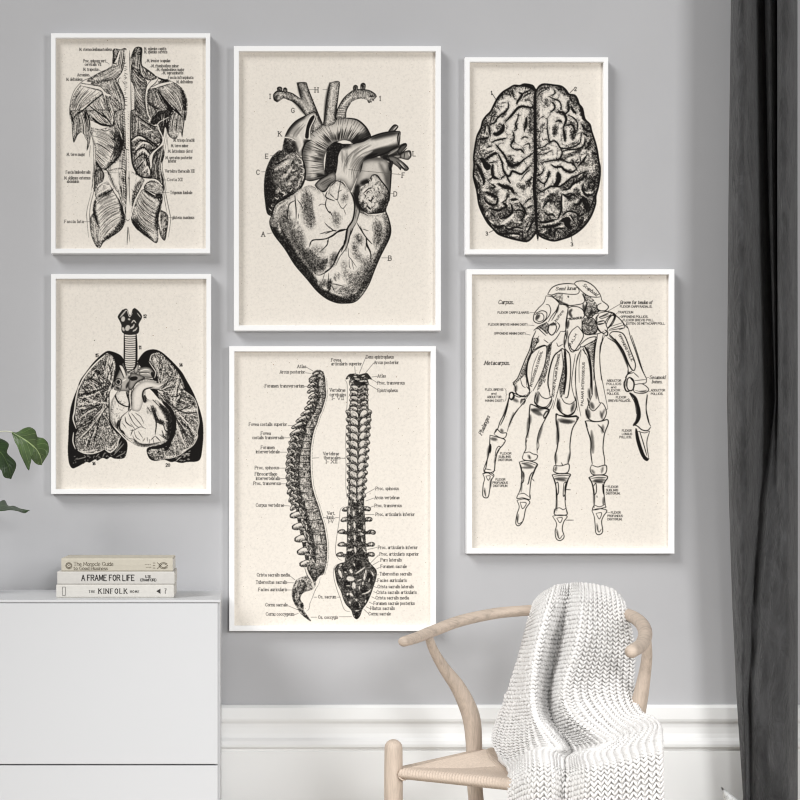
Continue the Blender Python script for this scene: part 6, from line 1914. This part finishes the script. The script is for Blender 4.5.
    ink(A7, '5: 45,72 75,65 105,80 90,110 82,160 75,195 60,202 45,188 48,130 55,100 45,72;4: 62,85 85,85 75,108 62,85;5: 70,0 62,40 52,62;5: 110,0 108,50 100,68;4: 52,60 80,68 102,62;4: 52,160 62,195')
    # muscles of the palm
    ink(A3, '14: 350,120 312,200 298,300 315,400 325,440;8: 350,120 400,90 450,80 462,130 440,250 400,350 350,445;4: 400,120 350,250 330,400;12: 580,115 522,160 485,270 470,380 485,450;6: 490,500 475,420;7: 580,115 592,250 560,400 530,520;4: 570,140 520,280 505,480;20: 605,110 615,300 598,470;9: 612,110 645,160 652,300 632,480 608,500;6: 690,150 670,280 660,400 690,525;5: 735,110 700,200 692,400 705,600;9: 640,60 660,110 700,120 735,90;5: 340,445 270,540 200,640 160,720;5: 325,445 250,550;5: 515,520 500,570 440,680;4: 530,520 510,590;8: 385,450 368,500 365,542 410,572 470,577 500,520 495,490;7: 395,450 420,490 460,507 495,492;8: 560,510 550,560 570,612 620,642 680,612 700,550 692,515;7: 580,500 605,538 650,550 690,520;9: 90,720 130,630 160,500;7: 470,600 440,640 440,665 470,630 475,605;9: 325,560 340,552 400,580 465,592 478,610;10: 325,560 320,640 322,720;10: 540,625 560,640 640,650 700,645 700,680;10: 540,625 535,680 545,720;6: 770,590 775,640;6: 440,380 450,350')
    # lettering on the bones
    T = lambda t, x, y, s_, w_, fit, **k: I.text(t, x, y, s_, w_, False, fit=fit, **k)
    I.text('Semi lunar', 556.5, 289.6, 3.0, 0.55, True, slant=0.25, fit=21, rot=-0.03)
    I.text('Scaphoid', 583.5, 285, 3.0, 0.55, True, slant=0.25, fit=17, rot=0.66)
    T('Unciform', 556, 323, 2.5, 0.5, 15, rot=-0.95)
    T('OS MAGNUM', 570, 319.5, 2.2, 0.5, 13, rot=-0.1)
    for t, xa, ya, xb, yb in (('INTEROSSEUS DORSAL', 532.5, 386.5, 543.5, 351), ('SECOND PALMAR INTEROSS', 554.5, 397, 560.8, 354), ('PALMAR INTEROSSEOUS', 584, 405.5, 585.6, 362), ('OPPONENS POLLIC', 619.5, 334.5, 632.5, 361), ('PALM', 572, 346, 578, 334)):
        I.text(t, xa, ya, 2.2, 0.5, False, fit=math.hypot(xb - xa, yb - ya), rot=math.atan2(yb - ya, xb - xa))
    I.text('Carpus.', 499, 303.3, 3.8, 0.6, True, slant=0.25, fit=15)
    I.text('Metacarpus.', 485, 364.3, 3.8, 0.6, True, slant=0.25, fit=25)
    I.text('Phalanges', 482.5, 435, 3.8, 0.6, True, slant=0.25, fit=20, rot=-1.15)
    I.text('Groove for tendon of', 621, 303.3, 3.2, 0.55, True, slant=0.25, fit=32)
    I.text('Sesamoid', 650.5, 378.5, 3.2, 0.5, True, slant=0.25, fit=15.5)
    I.text('bones.', 653, 382.8, 3.2, 0.5, True, slant=0.25, fit=10)
    for t, x, y, w in (('FLEXOR CARPI ULNARIS.', 498.5, 313, 31.5), ('FLEXOR BREVIS MINIMI DIGITI', 489, 325, 39), ('OPPONENS MINIMI DIGITI', 495, 334, 31), ('FLEX. BREVIS', 486, 390.3, 18), ('and', 492, 394.2, 5), ('ABDUCTOR', 488, 397.7, 14), ('MINIMI DIGITI', 486, 401.4, 18),
                       ('FLEXOR CARPI RADIALIS.', 621, 307, 32), ('TRAPEZIUM', 619, 312.7, 15), ('OPPONENS POLLICIS.', 622, 317.2, 27), ('FLEXOR BREVIS POLL.', 624, 320.6, 31), ('EXTEN. OS METACARPI POLL.', 627.5, 324, 38.5), ('ADDUCTOR', 652, 391, 14), ('POLLICIS.', 652, 394.5, 12),
                       ('ABDUCTOR', 608, 381.3, 14), ('POLLICIS', 607.5, 384.6, 14.5), ('and', 612, 387.8, 5), ('FLEXOR', 608, 391, 13), ('POLLICIS.', 608, 394.4, 12), ('FLEXOR', 617, 398, 10), ('BREVIS POLLICIS.', 609.5, 401.4, 22), ('FLEXOR', 623, 431.4, 9.5), ('LONGUS', 623, 434.8, 10), ('POLLICIS.', 620.5, 438, 12),
                       ('FLEXOR', 501, 454.3, 11), ('SUBLIMIS', 499.5, 457.6, 12), ('DIGITORUM.', 499, 460.8, 14), ('FLEXOR', 496.5, 480.5, 9.5), ('PROFUNDUS', 493.5, 483.7, 15), ('DIGITORUM', 494, 486.8, 14), ('FLEXOR', 609, 487.8, 10), ('SUBLIMIS', 607, 491.2, 12), ('DIGITORUM.', 607, 494.4, 14), ('FLEXOR', 612, 513.6, 9.5), ('PROFUNDUS', 608.5, 517, 15), ('DIGITORUM', 608.5, 520.3, 14)):
        I.text(t, x, y, 2.1, 0.42, False, fit=w, tone=0.9)
    for r in ('530.5,312 538,312', '529,324.5 535,325', '526.5,333.5 531,334.5', '505.5,388 506.8,390 506.8,393.5 507.8,394.3 506.8,395.3 506.8,399 505.5,401', '617,313.5 618.5,312', '619.5,317 621.5,316', '622,321.5 624,319.5', '625,326 628,323.5', '647,377.5 650,377', '649.5,391 651.5,391', '605.5,486.5 608.5,486', '606.5,513 611,512.5', '624,401.5 630,398'):
        I.rule(r, 0.45, 0.7)
    return I


ART['hand'] = draw_hand()


# ---- the muscles of the back
def draw_torso():
    I = Ink(51, 33, 211, 254, 61)
    T1, T2, T3, T4, T5, T6 = (60, 38, 10), (125, 38, 10), (60, 110, 10), (120, 110, 10), (75, 170, 10), (125, 170, 10)

    def muscle(Z, out, tone, sweeps, edge=0.4, w=5):
        """fill one muscle, then its fibres: (A, B, n, alpha)"""
        I.tf(*Z)
        M = I.mask(out)
        I.a += (tone * 0.9 - I.a) * M
        I.clip = M
        I.add(I.edge(M, 1.8) * edge)
        for A, B, n, al, *cr in sweeps:
            I.hatch(A, B, n, w, 0.98, min(1, al * 1.15), 0.7, 0.5, cross=bool(cr))
            I.hatch(A, B, n * 2 // 3, w * 1.1, 0.0, 0.85, 0.9, 0.9, cross=bool(cr))
        I.clip = None

    # left half
    muscle(T1, '520,120 540,90 600,100 640,88 655,120 620,300 560,400 420,420 260,420 400,330 500,290 530,230', 0.22, [('600,240 450,330 290,410', '615,340 580,400 430,440', 12, .7), ('535,95 525,180 525,250', '650,95 640,220 610,330', 14, .8)])
    muscle(T1, '560,395 600,480 640,600 652,800 520,800 460,640 430,530 300,440 420,420', 0.3, [('560,410 640,600 650,800', '420,430 470,600 530,800', 16, .6), ('430,440 520,520 640,640', '470,600 540,700 640,790', 14, .5)])
    muscle(T3, '540,0 650,0 650,350 625,330 600,280 530,150', 0.38, [('550,0 540,100 630,300', '640,0 640,150 650,340', 12, .7)])
    muscle(T1, '430,545 280,650 245,720 270,810 530,810 460,640', 0.2, [('290,660 420,800', '440,560 520,790', 12, .7)])
    muscle(T3, '245,-10 300,80 380,130 520,158 540,110 490,-10', 0.28, [('260,0 380,120 520,150', '480,0 500,60 530,110', 12, .8)])
    muscle(T1, '215,435 130,560 92,700 108,810 150,810 200,700 425,545 390,500 300,470', 0.12, [('220,450 130,600 112,800', '410,520 260,640 150,790', 18, .75)])
    muscle(T3, '90,-10 110,110 120,250 135,312 170,240 205,212 240,245 268,290 262,400 292,330 302,200 265,60 245,-10', 0.3, [('100,0 115,120 130,300', '250,0 300,180 275,380', 16, .8)])
    muscle(T3, '305,160 400,180 520,160 600,270 622,340 580,460 450,592 400,560 352,490 340,350 310,250', 0.08, [('315,175 450,210 610,320', '352,470 400,540 455,590', 34, .75)])
    I.tf(*T3)
    I.ss('60: 560,220 620,330 570,460 450,580;40: 500,200 560,240;30: 480,340 560,380', 0.9, 0.55, 40)
    I.hatch('540,190 620,330 560,480', '480,240 540,350 470,520', 20, 5, 0.95, 0.6, breaks=0.4)
    muscle(T3, '635,340 652,390 655,800 560,800 470,600 590,460', 0.1, [('640,380 648,560 650,800', '590,470 590,560 560,700', 18, .5)])
    muscle(T5, '320,-10 500,-10 512,330 495,440 435,240 385,140', 0.1, [('500,0 508,180 505,340', '420,-40 430,100 470,300', 22, .6)])
    muscle(T3, '350,500 430,610 432,690 385,760 340,810 335,640', 0.4, [('350,520 340,800', '430,620 400,760', 8, .7)])
    muscle(T5, '190,-10 270,-10 282,90 215,180 185,190', 0.42, [('200,0 195,180', '270,0 270,90', 7, .7)])
    muscle(T5, '195,240 205,190 250,130 320,98 355,130 385,178 260,245 210,270', 0.12, [('220,200 320,120', '230,250 370,170', 6, .4)])
    muscle(T5, '385,180 432,260 462,330 482,440 497,482 470,570 400,632 300,690 240,775 235,600 190,430 180,340 210,262 300,215', 0.12, [('380,190 470,350 492,490', '190,300 220,500 245,745', 40, .85, 1)])
    I.tf(*T5)
    I.ss('50: 440,280 470,400 480,490 400,600 270,710;30: 200,300 190,400 230,560;30: 240,260 360,200', 0.95, 0.6, 34)
    muscle(T5, '178,420 235,570 235,750 205,752 162,650 145,480', 0.25, [('170,460 170,650 210,740', '230,570 232,740', 6, .5)])
    # right half
    muscle(T2, '50,185 90,90 140,75 172,100 165,240 195,300 150,345 110,312 50,270', 0.5, [('60,180 90,100 110,80', '60,270 130,320 160,250', 4, .5), ('90,95 60,200 60,270', '168,100 160,240 150,330', 14, .85)])
    muscle(T2, '152,255 210,290 290,350 325,390 230,412 160,350', 0.42, [('155,260 200,370', '300,360 310,390', 9, .8)])
    muscle(T2, '50,270 205,405 212,480 200,650 235,810 100,810 90,500 50,400', 0.48, [('55,230 85,450 95,800', '210,400 205,640 250,980', 34, .95, 1)])
    muscle(T2, '225,500 310,490 400,610 475,690 430,810 250,810 205,640', 0.38, [('230,510 225,700 280,800', '320,500 400,610 470,700', 18, .8)])
    I.tf(*T2)
    I.ss('50: 380,600 440,690 400,780;30: 240,640 320,700', 0.95, 0.6, 30)
    muscle(T2, '320,495 390,460 480,430 560,490 602,600 608,810 560,770 450,665 380,590', 0.22, [('325,505 450,655 575,775', '480,435 575,520 605,770', 20, .8)])
    I.tf(*T2)
    I.ss('40: 560,490 600,620 600,780;30: 330,430 440,410', 0.9, 0.7, 26)
    muscle(T4, '380,0 520,-10 490,90 480,240 450,160 425,270 380,140 330,140 300,100', 0.75, [('400,20 400,140', '500,10 470,180', 8, .8)])
    muscle(T4, '515,0 650,-10 640,100 622,262 600,210 560,280 510,270 478,225 490,80', 0.25, [('520,10 490,120 485,230', '640,0 635,120 620,250', 14, .8)])
    muscle(T4, '108,-10 170,-10 310,130 380,190 412,300 345,335 250,290 180,248 115,275', 0.42, [('115,0 115,270', '300,130 330,330', 14, .7), ('180,60 280,130 390,200', '190,230 270,260 360,330', 10, .7)])
    muscle(T4, '110,272 180,248 260,275 385,350 310,440 300,560 325,665 220,662 150,600 112,480', 0.45, [('120,300 140,480 200,620', '370,350 300,460 310,640', 12, .6)])
    muscle(T4, '425,340 442,450 402,560 430,700 432,800 300,672 312,560 332,430', 0.55, [('340,430 310,560 320,680', '430,350 400,560 425,780', 12, .85)])
    I.tf(*T4)
    I.ss('22: 120,300 180,262 250,285;18: 150,390 220,320 290,330;20: 170,430 230,390 290,450;20: 140,500 190,450;16: 180,560 230,500 260,560;22: 230,600 280,560 290,640;14: 250,200 330,190;12: 310,90 260,20;10: 320,180 300,200', 0.04, 0.85, 6)
    I.ss('15: 118,285 180,243 260,272 340,330 370,365;15: 140,355 200,295 280,312 340,360;16: 140,440 170,390 240,365 300,430;15: 130,515 180,460 240,430 285,500;13: 160,590 200,540 235,500;12: 240,440 280,540 320,640;14: 150,30 250,110 330,150 385,160;14: 385,170 420,260 400,330 330,400;20: 300,400 340,380', 0.97)
    muscle(T6, '40,-10 110,30 180,72 190,105 150,190 62,445 42,300', 0.06, [('170,90 100,260 65,430', '110,60 60,240 50,400', 10, .5)])
    I.tf(*T6)
    I.ss('40: 170,80 110,180 70,340', 0.8, 0.5, 30)
    muscle(T6, '188,175 190,130 250,85 320,95 372,150 372,240 300,235', 0.28, [('200,160 220,120 300,110', '230,200 300,230 370,230', 9, .6)])
    muscle(T6, '300,230 372,240 362,340 310,290', 0.7, [('310,240 360,330', '370,250 365,330', 4, .6)])
    muscle(T6, '150,200 200,185 330,280 362,320 342,400 322,560 332,640 312,725 200,642 100,562 58,460', 0.18, [('165,195 100,330 60,465', '358,330 330,560 305,715', 40, .9, 1)])
    I.tf(*T6)
    I.ss('50: 350,330 320,480 320,600;40: 70,480 130,570 260,680;26: 200,200 300,270', 0.95, 0.65, 30)
    muscle(T6, '358,390 412,420 432,475 420,600 395,700 342,625 342,450', 0.4, [('360,400 350,620', '425,470 395,680', 8, .6)])
    # backbone
    I.tf(*T1)
    M = I.mask('640,130 700,130 700,820 655,820 640,600 660,480 600,440 600,380 640,340')
    I.a += (0.12 - I.a) * M
    I.ss('9: 655,110 625,300 570,390;10: 550,420 600,490 640,600 650,800;8: 600,380 580,410 590,440;7: 640,350 670,370 650,400;7: 650,440 690,460;8: 690,130 690,330;6: 660,150 650,320;6: 620,420 660,470', 0.95)
    I.tf(*T2)
    I.f('0,100 45,100 50,800 0,800', 0.1)
    I.ss('7: 5,100 8,110;7: 42,110 45,270 52,420;8: 55,420 60,800;5: 95,500 100,800', 0.9)
    for k in range(26):
        y = 250 + k * 22
        I.s([(-18 + 10 * I.rng.random(), y), (6 + 18 * I.rng.random(), y + 12 * I.rng.normal())], 6, 0.9, 0.75)
        I.s([(62 + 14 * I.rng.random(), y), (82, y + 18)], 4, 0.8, 0.5)
    I.tf(*T4)
    I.f('30,0 95,0 95,420 120,560 95,700 95,800 60,800 50,400', 0.1)
    for k in range(34):
        y = k * 24
        I.s([(10 + 10 * I.rng.random(), y), (48 + 8 * I.rng.random(), y + 16)], 6, 0.92, 0.8)
        I.s([(75 + 5 * I.rng.normal(), y), (84 + 4 * I.rng.normal(), y + 14)], 4, 0.8, 0.6)
    I.ss('7: 40,0 52,300 55,380;8: 60,380 58,800;15: 100,0 102,250 108,420 132,560 200,652 300,672 370,690 425,745;10: 0,290 15,330 10,400', 0.97)
    I.tf(*T5)
    I.f('512,0 560,0 560,420 535,480 510,450', 0.04)
    I.ss('10: 500,0 510,180 508,340;6: 545,0 540,200 548,340;5: 530,60 545,100;6: 505,340 500,420;6: 505,480 525,500 545,480;8: 525,560 522,640 518,740;6: 530,560 545,710', 0.9)
    for k in range(14):
        I.s([(470 + 20 * I.rng.random(), 10 + 22 * k), (505, 20 + 24 * k)], 5, 0.9, 0.7)
    I.tf(*T6)
    I.ss('5: 30,0 25,250;5: 60,180 100,215 140,210', 0.8)
    # tendons and bones: pale bands with dark borders
    I.tf(*T1)
    I.ss('26: 205,450 280,472 400,492 445,545 520,570;16: 600,110 560,220 530,260', 0.03, 0.9, 4)
    I.ss('7: 210,440 300,455 400,475 450,530;8: 220,470 330,495 410,520 430,560;14: 425,545 330,620 250,690 160,765;9: 460,630 490,720 520,800;12: 540,100 525,230 560,240;12: 590,100 540,230;12: 640,90 660,100;14: 280,660 400,750 470,800;20: 245,720 260,800;6: 470,600 520,560;8: 600,250 520,290', 0.95)
    I.tf(*T2)
    I.ss('22: 262,490 350,452 470,432;16: 322,385 290,435 222,500 205,600 222,740 255,800;12: 295,350 325,385;8: 155,260 165,330 200,400', 0.02, 0.95, 3)
    I.ss('7: 310,372 250,420 212,480 198,600 215,740 245,800;8: 330,395 300,440 240,500 225,620;8: 270,505 350,475 450,450;8: 262,480 350,440 460,422;20: 330,390 400,410 430,405;14: 325,505 400,610 480,700 570,775;8: 165,100 158,240 220,312 330,382 470,422;12: 110,300 150,350 200,395;18: 440,760 460,720 480,700;20: 500,700 560,770;8: 260,800 330,690', 0.97)
    I.tf(*T3)
    I.ss('9: 500,0 520,60 520,130;9: 590,180 620,280', 0.05, 0.9, 3)
    I.ss('22: 310,60 400,130 520,152;12: 400,0 470,80 515,140;14: 540,100 520,150;12: 100,0 125,120;14: 260,0 290,100 295,200;10: 130,80 170,20 230,0;10: 185,60 190,160;12: 610,290 622,340 580,460 450,592;9: 350,490 400,570 470,600 560,800;12: 350,490 430,620 430,680;9: 400,180 450,200 500,180;8: 640,340 655,380 690,390', 0.95)
    I.ss('6: 120,120 125,250 135,312 170,240 205,212;5: 240,250 270,300;5: 300,200 330,340 330,640 308,800;5: 300,340 290,460;6: 340,480 342,800;4: 310,620 590,618', 0.75)
    I.tf(*T4)
    I.ss('10: 480,62 375,130 420,250 420,330 322,420 296,480 312,545', 0.0, 1.0, 2)
    I.ss('5: 470,60 366,130 410,255 410,325 312,415 286,480 302,550;12: 480,100 482,230;10: 540,0 500,60 490,120;12: 640,0 640,80 618,250;8: 560,80 565,200;10: 620,60 600,30', 0.95)
    I.ss('5: 462,190 420,430 404,560 430,690 432,800;5: 470,260 440,430 420,560 448,700 462,800;4: 460,200 480,380', 0.75)
    I.tf(*T5)
    I.ss('14: 320,98 360,140 400,210 460,310 500,440;12: 200,195 250,130 320,98', 0.0, 0.95, 3)
    I.ss('8: 260,245 320,215 388,172;10: 195,330 180,400 210,500 240,570;7: 440,250 470,340 485,440;9: 497,482 470,570 400,632 300,690 240,772;7: 345,145 390,220 440,300;6: 210,180 255,145;6: 300,130 345,135;5: 280,140 290,180', 0.9)
    I.ss('6: 175,0 172,150 185,200 150,350 143,480 160,640 205,750 240,770;5: 160,210 115,400 118,520 132,670', 0.7)
    I.ss('9: 232,580 245,600 238,640 240,700', 0.0)
    I.tf(*T6)
    I.ss('16: 190,150 210,110 260,85 320,98 370,150;12: 190,110 150,200 100,300 62,440;14: 350,400 342,500 360,600;8: 70,470 60,420', 0.0, 0.95, 3)
    I.ss('8: 195,180 190,160 220,120 270,105 340,130;12: 190,180 250,230 300,250;8: 175,110 90,290;8: 345,330 350,390 325,450;11: 58,460 100,560 200,642 300,722;7: 105,0 110,30 180,70;9: 330,280 362,320', 0.92)
    I.ss('6: 352,0 382,160 390,260 418,420;6: 372,0 400,200 445,420 455,490 432,660;5: 395,690 430,500', 0.75)
    I.tf(*T1)
    I.ss('6: 528,110 520,240 500,285 400,330 300,385 215,425 130,530 90,690 98,800;5: 545,95 530,120;5: 510,270 400,345 300,400', 0.8)
    I.tf(*T2)
    I.ss('7: 470,422 560,490 604,610 608,800', 0.85)
    I.tf(0, 0, 1)
    B = np.clip(I.a * 6, 0, 1)
    I.grit(B, 0.55, 0.5)
    I.a = np.clip(I.a + (I.a - 0.3) * 0.75, 0, 1)        # harder bite of the plate
    LAB = '''M. sternocleidomastoideus|79|49.5|32.5|112,49 113,49.6
Proc. spinosus vert.|83|61|23|106.5,61 109,63
cervicalis VII|84.5|64.5|16|
M. trapezius|83|69.5|15|98.5,68.5 101,70.5
Acromion|77|75|11.5|88.5,74 90,75.5
M. deltoideus|66|79.5|16|
M. splenius capitis|144|48.8|22|
M. splenius cervicis|144|52|23|
M. levator scapulae|147|60.8|23|146,60 145,62
M. rhomboideus minor|151.5|66|27|151,65 149.5,66
M. rhomboideus major|157|69.7|27|156.5,68.5 155.5,69.5
M. supraspinatus|163|73|20|162.5,72 161,73
Fascia infraspinata|168|77.6|25|
M. deltoideus|176.5|82|16|
M. triceps brachii|173.5|140.5|20.5|
M. teres minor|171|146|17|
M. latissimus dorsi|168|151.5|24|
M. serratus posterior|165.5|158|26.5|
inferior|168|161.4|8|
Vertebra thoracalis XII|165|171.5|29|
Costa XII|167|180|15|163,179 166,179
Trigonum lumbale|170|193|22|163,191.5 169,191.5
gluteus maximus|172|218|22|167,216.8 171.5,216.8
M. teres major|66.5|154.7|18|
Fascia lumbodorsalis|65.5|172.5|24.5|
M. obliquus externus|64|178.3|26|
abdominis|66.5|181.8|12|
Fascia lata|64|222|19|83,220.8 92,220.8'''
    for ln in LAB.split('\n'):
        t, x, y, w, r = ln.split('|')
        I.text(t, float(x), float(y), 2.9, 0.42, True, fit=float(w), tone=0.85)
        if r:
            I.rule(r, 0.4, 0.65)
    return I


ART['torso'] = draw_torso()


# ------------------------------------------------------------------ the framed prints
PAPER = lin((230, 223, 213))
FD = 0.026                                  # how far a frame stands off the wall


def paper_mat(name):
    m = Mat(name, PAPER, 0.9, 0.1)
    v = m.coords()
    c = m.ramp(m.noise(v, 160, 5, 0.75), [(0.28, sh(PAPER, 0.87)), (0.5, PAPER), (0.75, sh(PAPER, 1.05))])
    sp = m.ramp(m.noise(v, 210, 2, 0.5), [(0.70, (1, 1, 1)), (0.76, lin((170, 152, 130)))])
    c = m.mix(c, sp, 1.0, 'MULTIPLY')
    at_ = m.node('ShaderNodeAttribute')
    at_.attribute_name = 'ink'
    m.color(m.mix(c, lin((24, 22, 21)), at_.outputs['Fac']))
    return m


m_paper = paper_mat('speckled paper with black ink')


def framed_print(label, x0, y0, x1, y1, fw, ink=None):
    """outer edges in photo pixels; ink: 2-D array of coverage over the paper, first row at the top"""
    dist = CAMD - FD
    a = at(x0, y1, dist)
    b = at(x1, y0, dist)
    t = thing('framed_print', label, 'picture', ((a.x + b.x) / 2, -FD / 2, a.z), 'framed anatomy prints on the grey wall')
    k = dist / F
    w = fw * k
    ys = (-FD, -0.0015)
    bm = bmesh.new()
    # four mitred bars
    o = [(a.x, a.z), (b.x, a.z), (b.x, b.z), (a.x, b.z)]
    i_ = [(a.x + w, a.z + w), (b.x - w, a.z + w), (b.x - w, b.z - w), (a.x + w, b.z - w)]
    fo = [bm.verts.new((x, ys[0], z)) for x, z in o]
    fi = [bm.verts.new((x, ys[0], z)) for x, z in i_]
    bo = [bm.verts.new((x, ys[1], z)) for x, z in o]
    bi = [bm.verts.new((x, ys[1], z)) for x, z in i_]
    for q in range(4):
        r = (q + 1) % 4
        bm.faces.new((fo[q], fo[r], fi[r], fi[q]))
        bm.faces.new((bo[r], bo[q], bi[q], bi[r]))
        bm.faces.new((fo[r], fo[q], bo[q], bo[r]))
        bm.faces.new((fi[q], fi[r], bi[r], bi[q]))
    bmesh.ops.bevel(bm, geom=[e for e in bm.edges if all(abs(v.co.y + FD) < 1e-6 for v in e.verts) and e.is_manifold and (e.verts[0] in fo) == (e.verts[1] in fo)], offset=0.0006, segments=2, affect='EDGES')
    rebase(bm_obj('frame', bm, m_frame), t)
    bm = bmesh.new()
    add_box(bm, (a.x + w * 0.5, -0.0132, a.z + w * 0.5), (b.x - w * 0.5, -0.003, b.z - w * 0.5))
    rebase(bm_obj('backing_board', bm, m_frame), t)
    # the sheet of paper, its drawing carried as ink coverage per vertex
    px0, py0, px1, py1 = x0 + fw - 1, y0 + fw - 1, x1 - fw + 1, y1 - fw + 1
    nx, ny = int((px1 - px0) * SS) + 1, int((py1 - py0) * SS) + 1
    X = (np.linspace(px0, px1, nx) - VPX) * k
    Z = EYE - (np.linspace(py0, py1, ny) - HOR) * k
    co = np.empty((ny, nx, 3), np.float32)
    co[..., 0] = X[None]
    co[..., 1] = -0.0140
    co[..., 2] = Z[:, None]
    ids = np.arange(nx * ny, dtype=np.int32).reshape(ny, nx)
    q = np.stack([ids[:-1, :-1], ids[1:, :-1], ids[1:, 1:], ids[:-1, 1:]], -1).reshape(-1, 4)
    me = bpy.data.meshes.new('print')
    me.vertices.add(nx * ny)
    me.vertices.foreach_set('co', co.ravel())
    me.loops.add(len(q) * 4)
    me.loops.foreach_set('vertex_index', q.ravel())
    me.polygons.add(len(q))
    me.polygons.foreach_set('loop_start', np.arange(0, len(q) * 4, 4, dtype=np.int32))
    me.update(calc_edges=True)
    me.materials.append(m_paper.m)
    at_ = me.attributes.new('ink', 'FLOAT', 'POINT')
    if ink is not None:
        at_.data.foreach_set('value', ink(px0, py0, nx, ny).astype(np.float32).ravel())
    ob = bpy.data.objects.new('print', me)
    C.objects.link(ob)
    rebase(ob, t)
    return t
for args in (
    ('white framed print of the muscles of the back on beige paper', 51, 33.2, 210.3, 253.2, 4.6, ART.get('torso')),
    ('white framed print of an anatomical heart, above the print of two spines', 233.8, 46.0, 441.0, 330.6, 5.2, ART.get('heart')),
    ('white framed print of a brain seen from above', 465.2, 57.2, 608.3, 254.0, 4.6, ART.get('brain')),
    ('white framed print of lungs with windpipe and heart, above the books', 51.0, 274.0, 211.2, 494.0, 4.8, ART.get('lungs')),
    ('white framed print of two spinal columns with captions, above the cabinet and the chair', 229.2, 346.2, 436.0, 631.0, 5.2, ART.get('spine')),
    ('white framed print of the bones of a hand, right of the spine print', 466.8, 269.2, 674.5, 553.6, 5.2, ART.get('hand')),
):
    framed_print(*args)
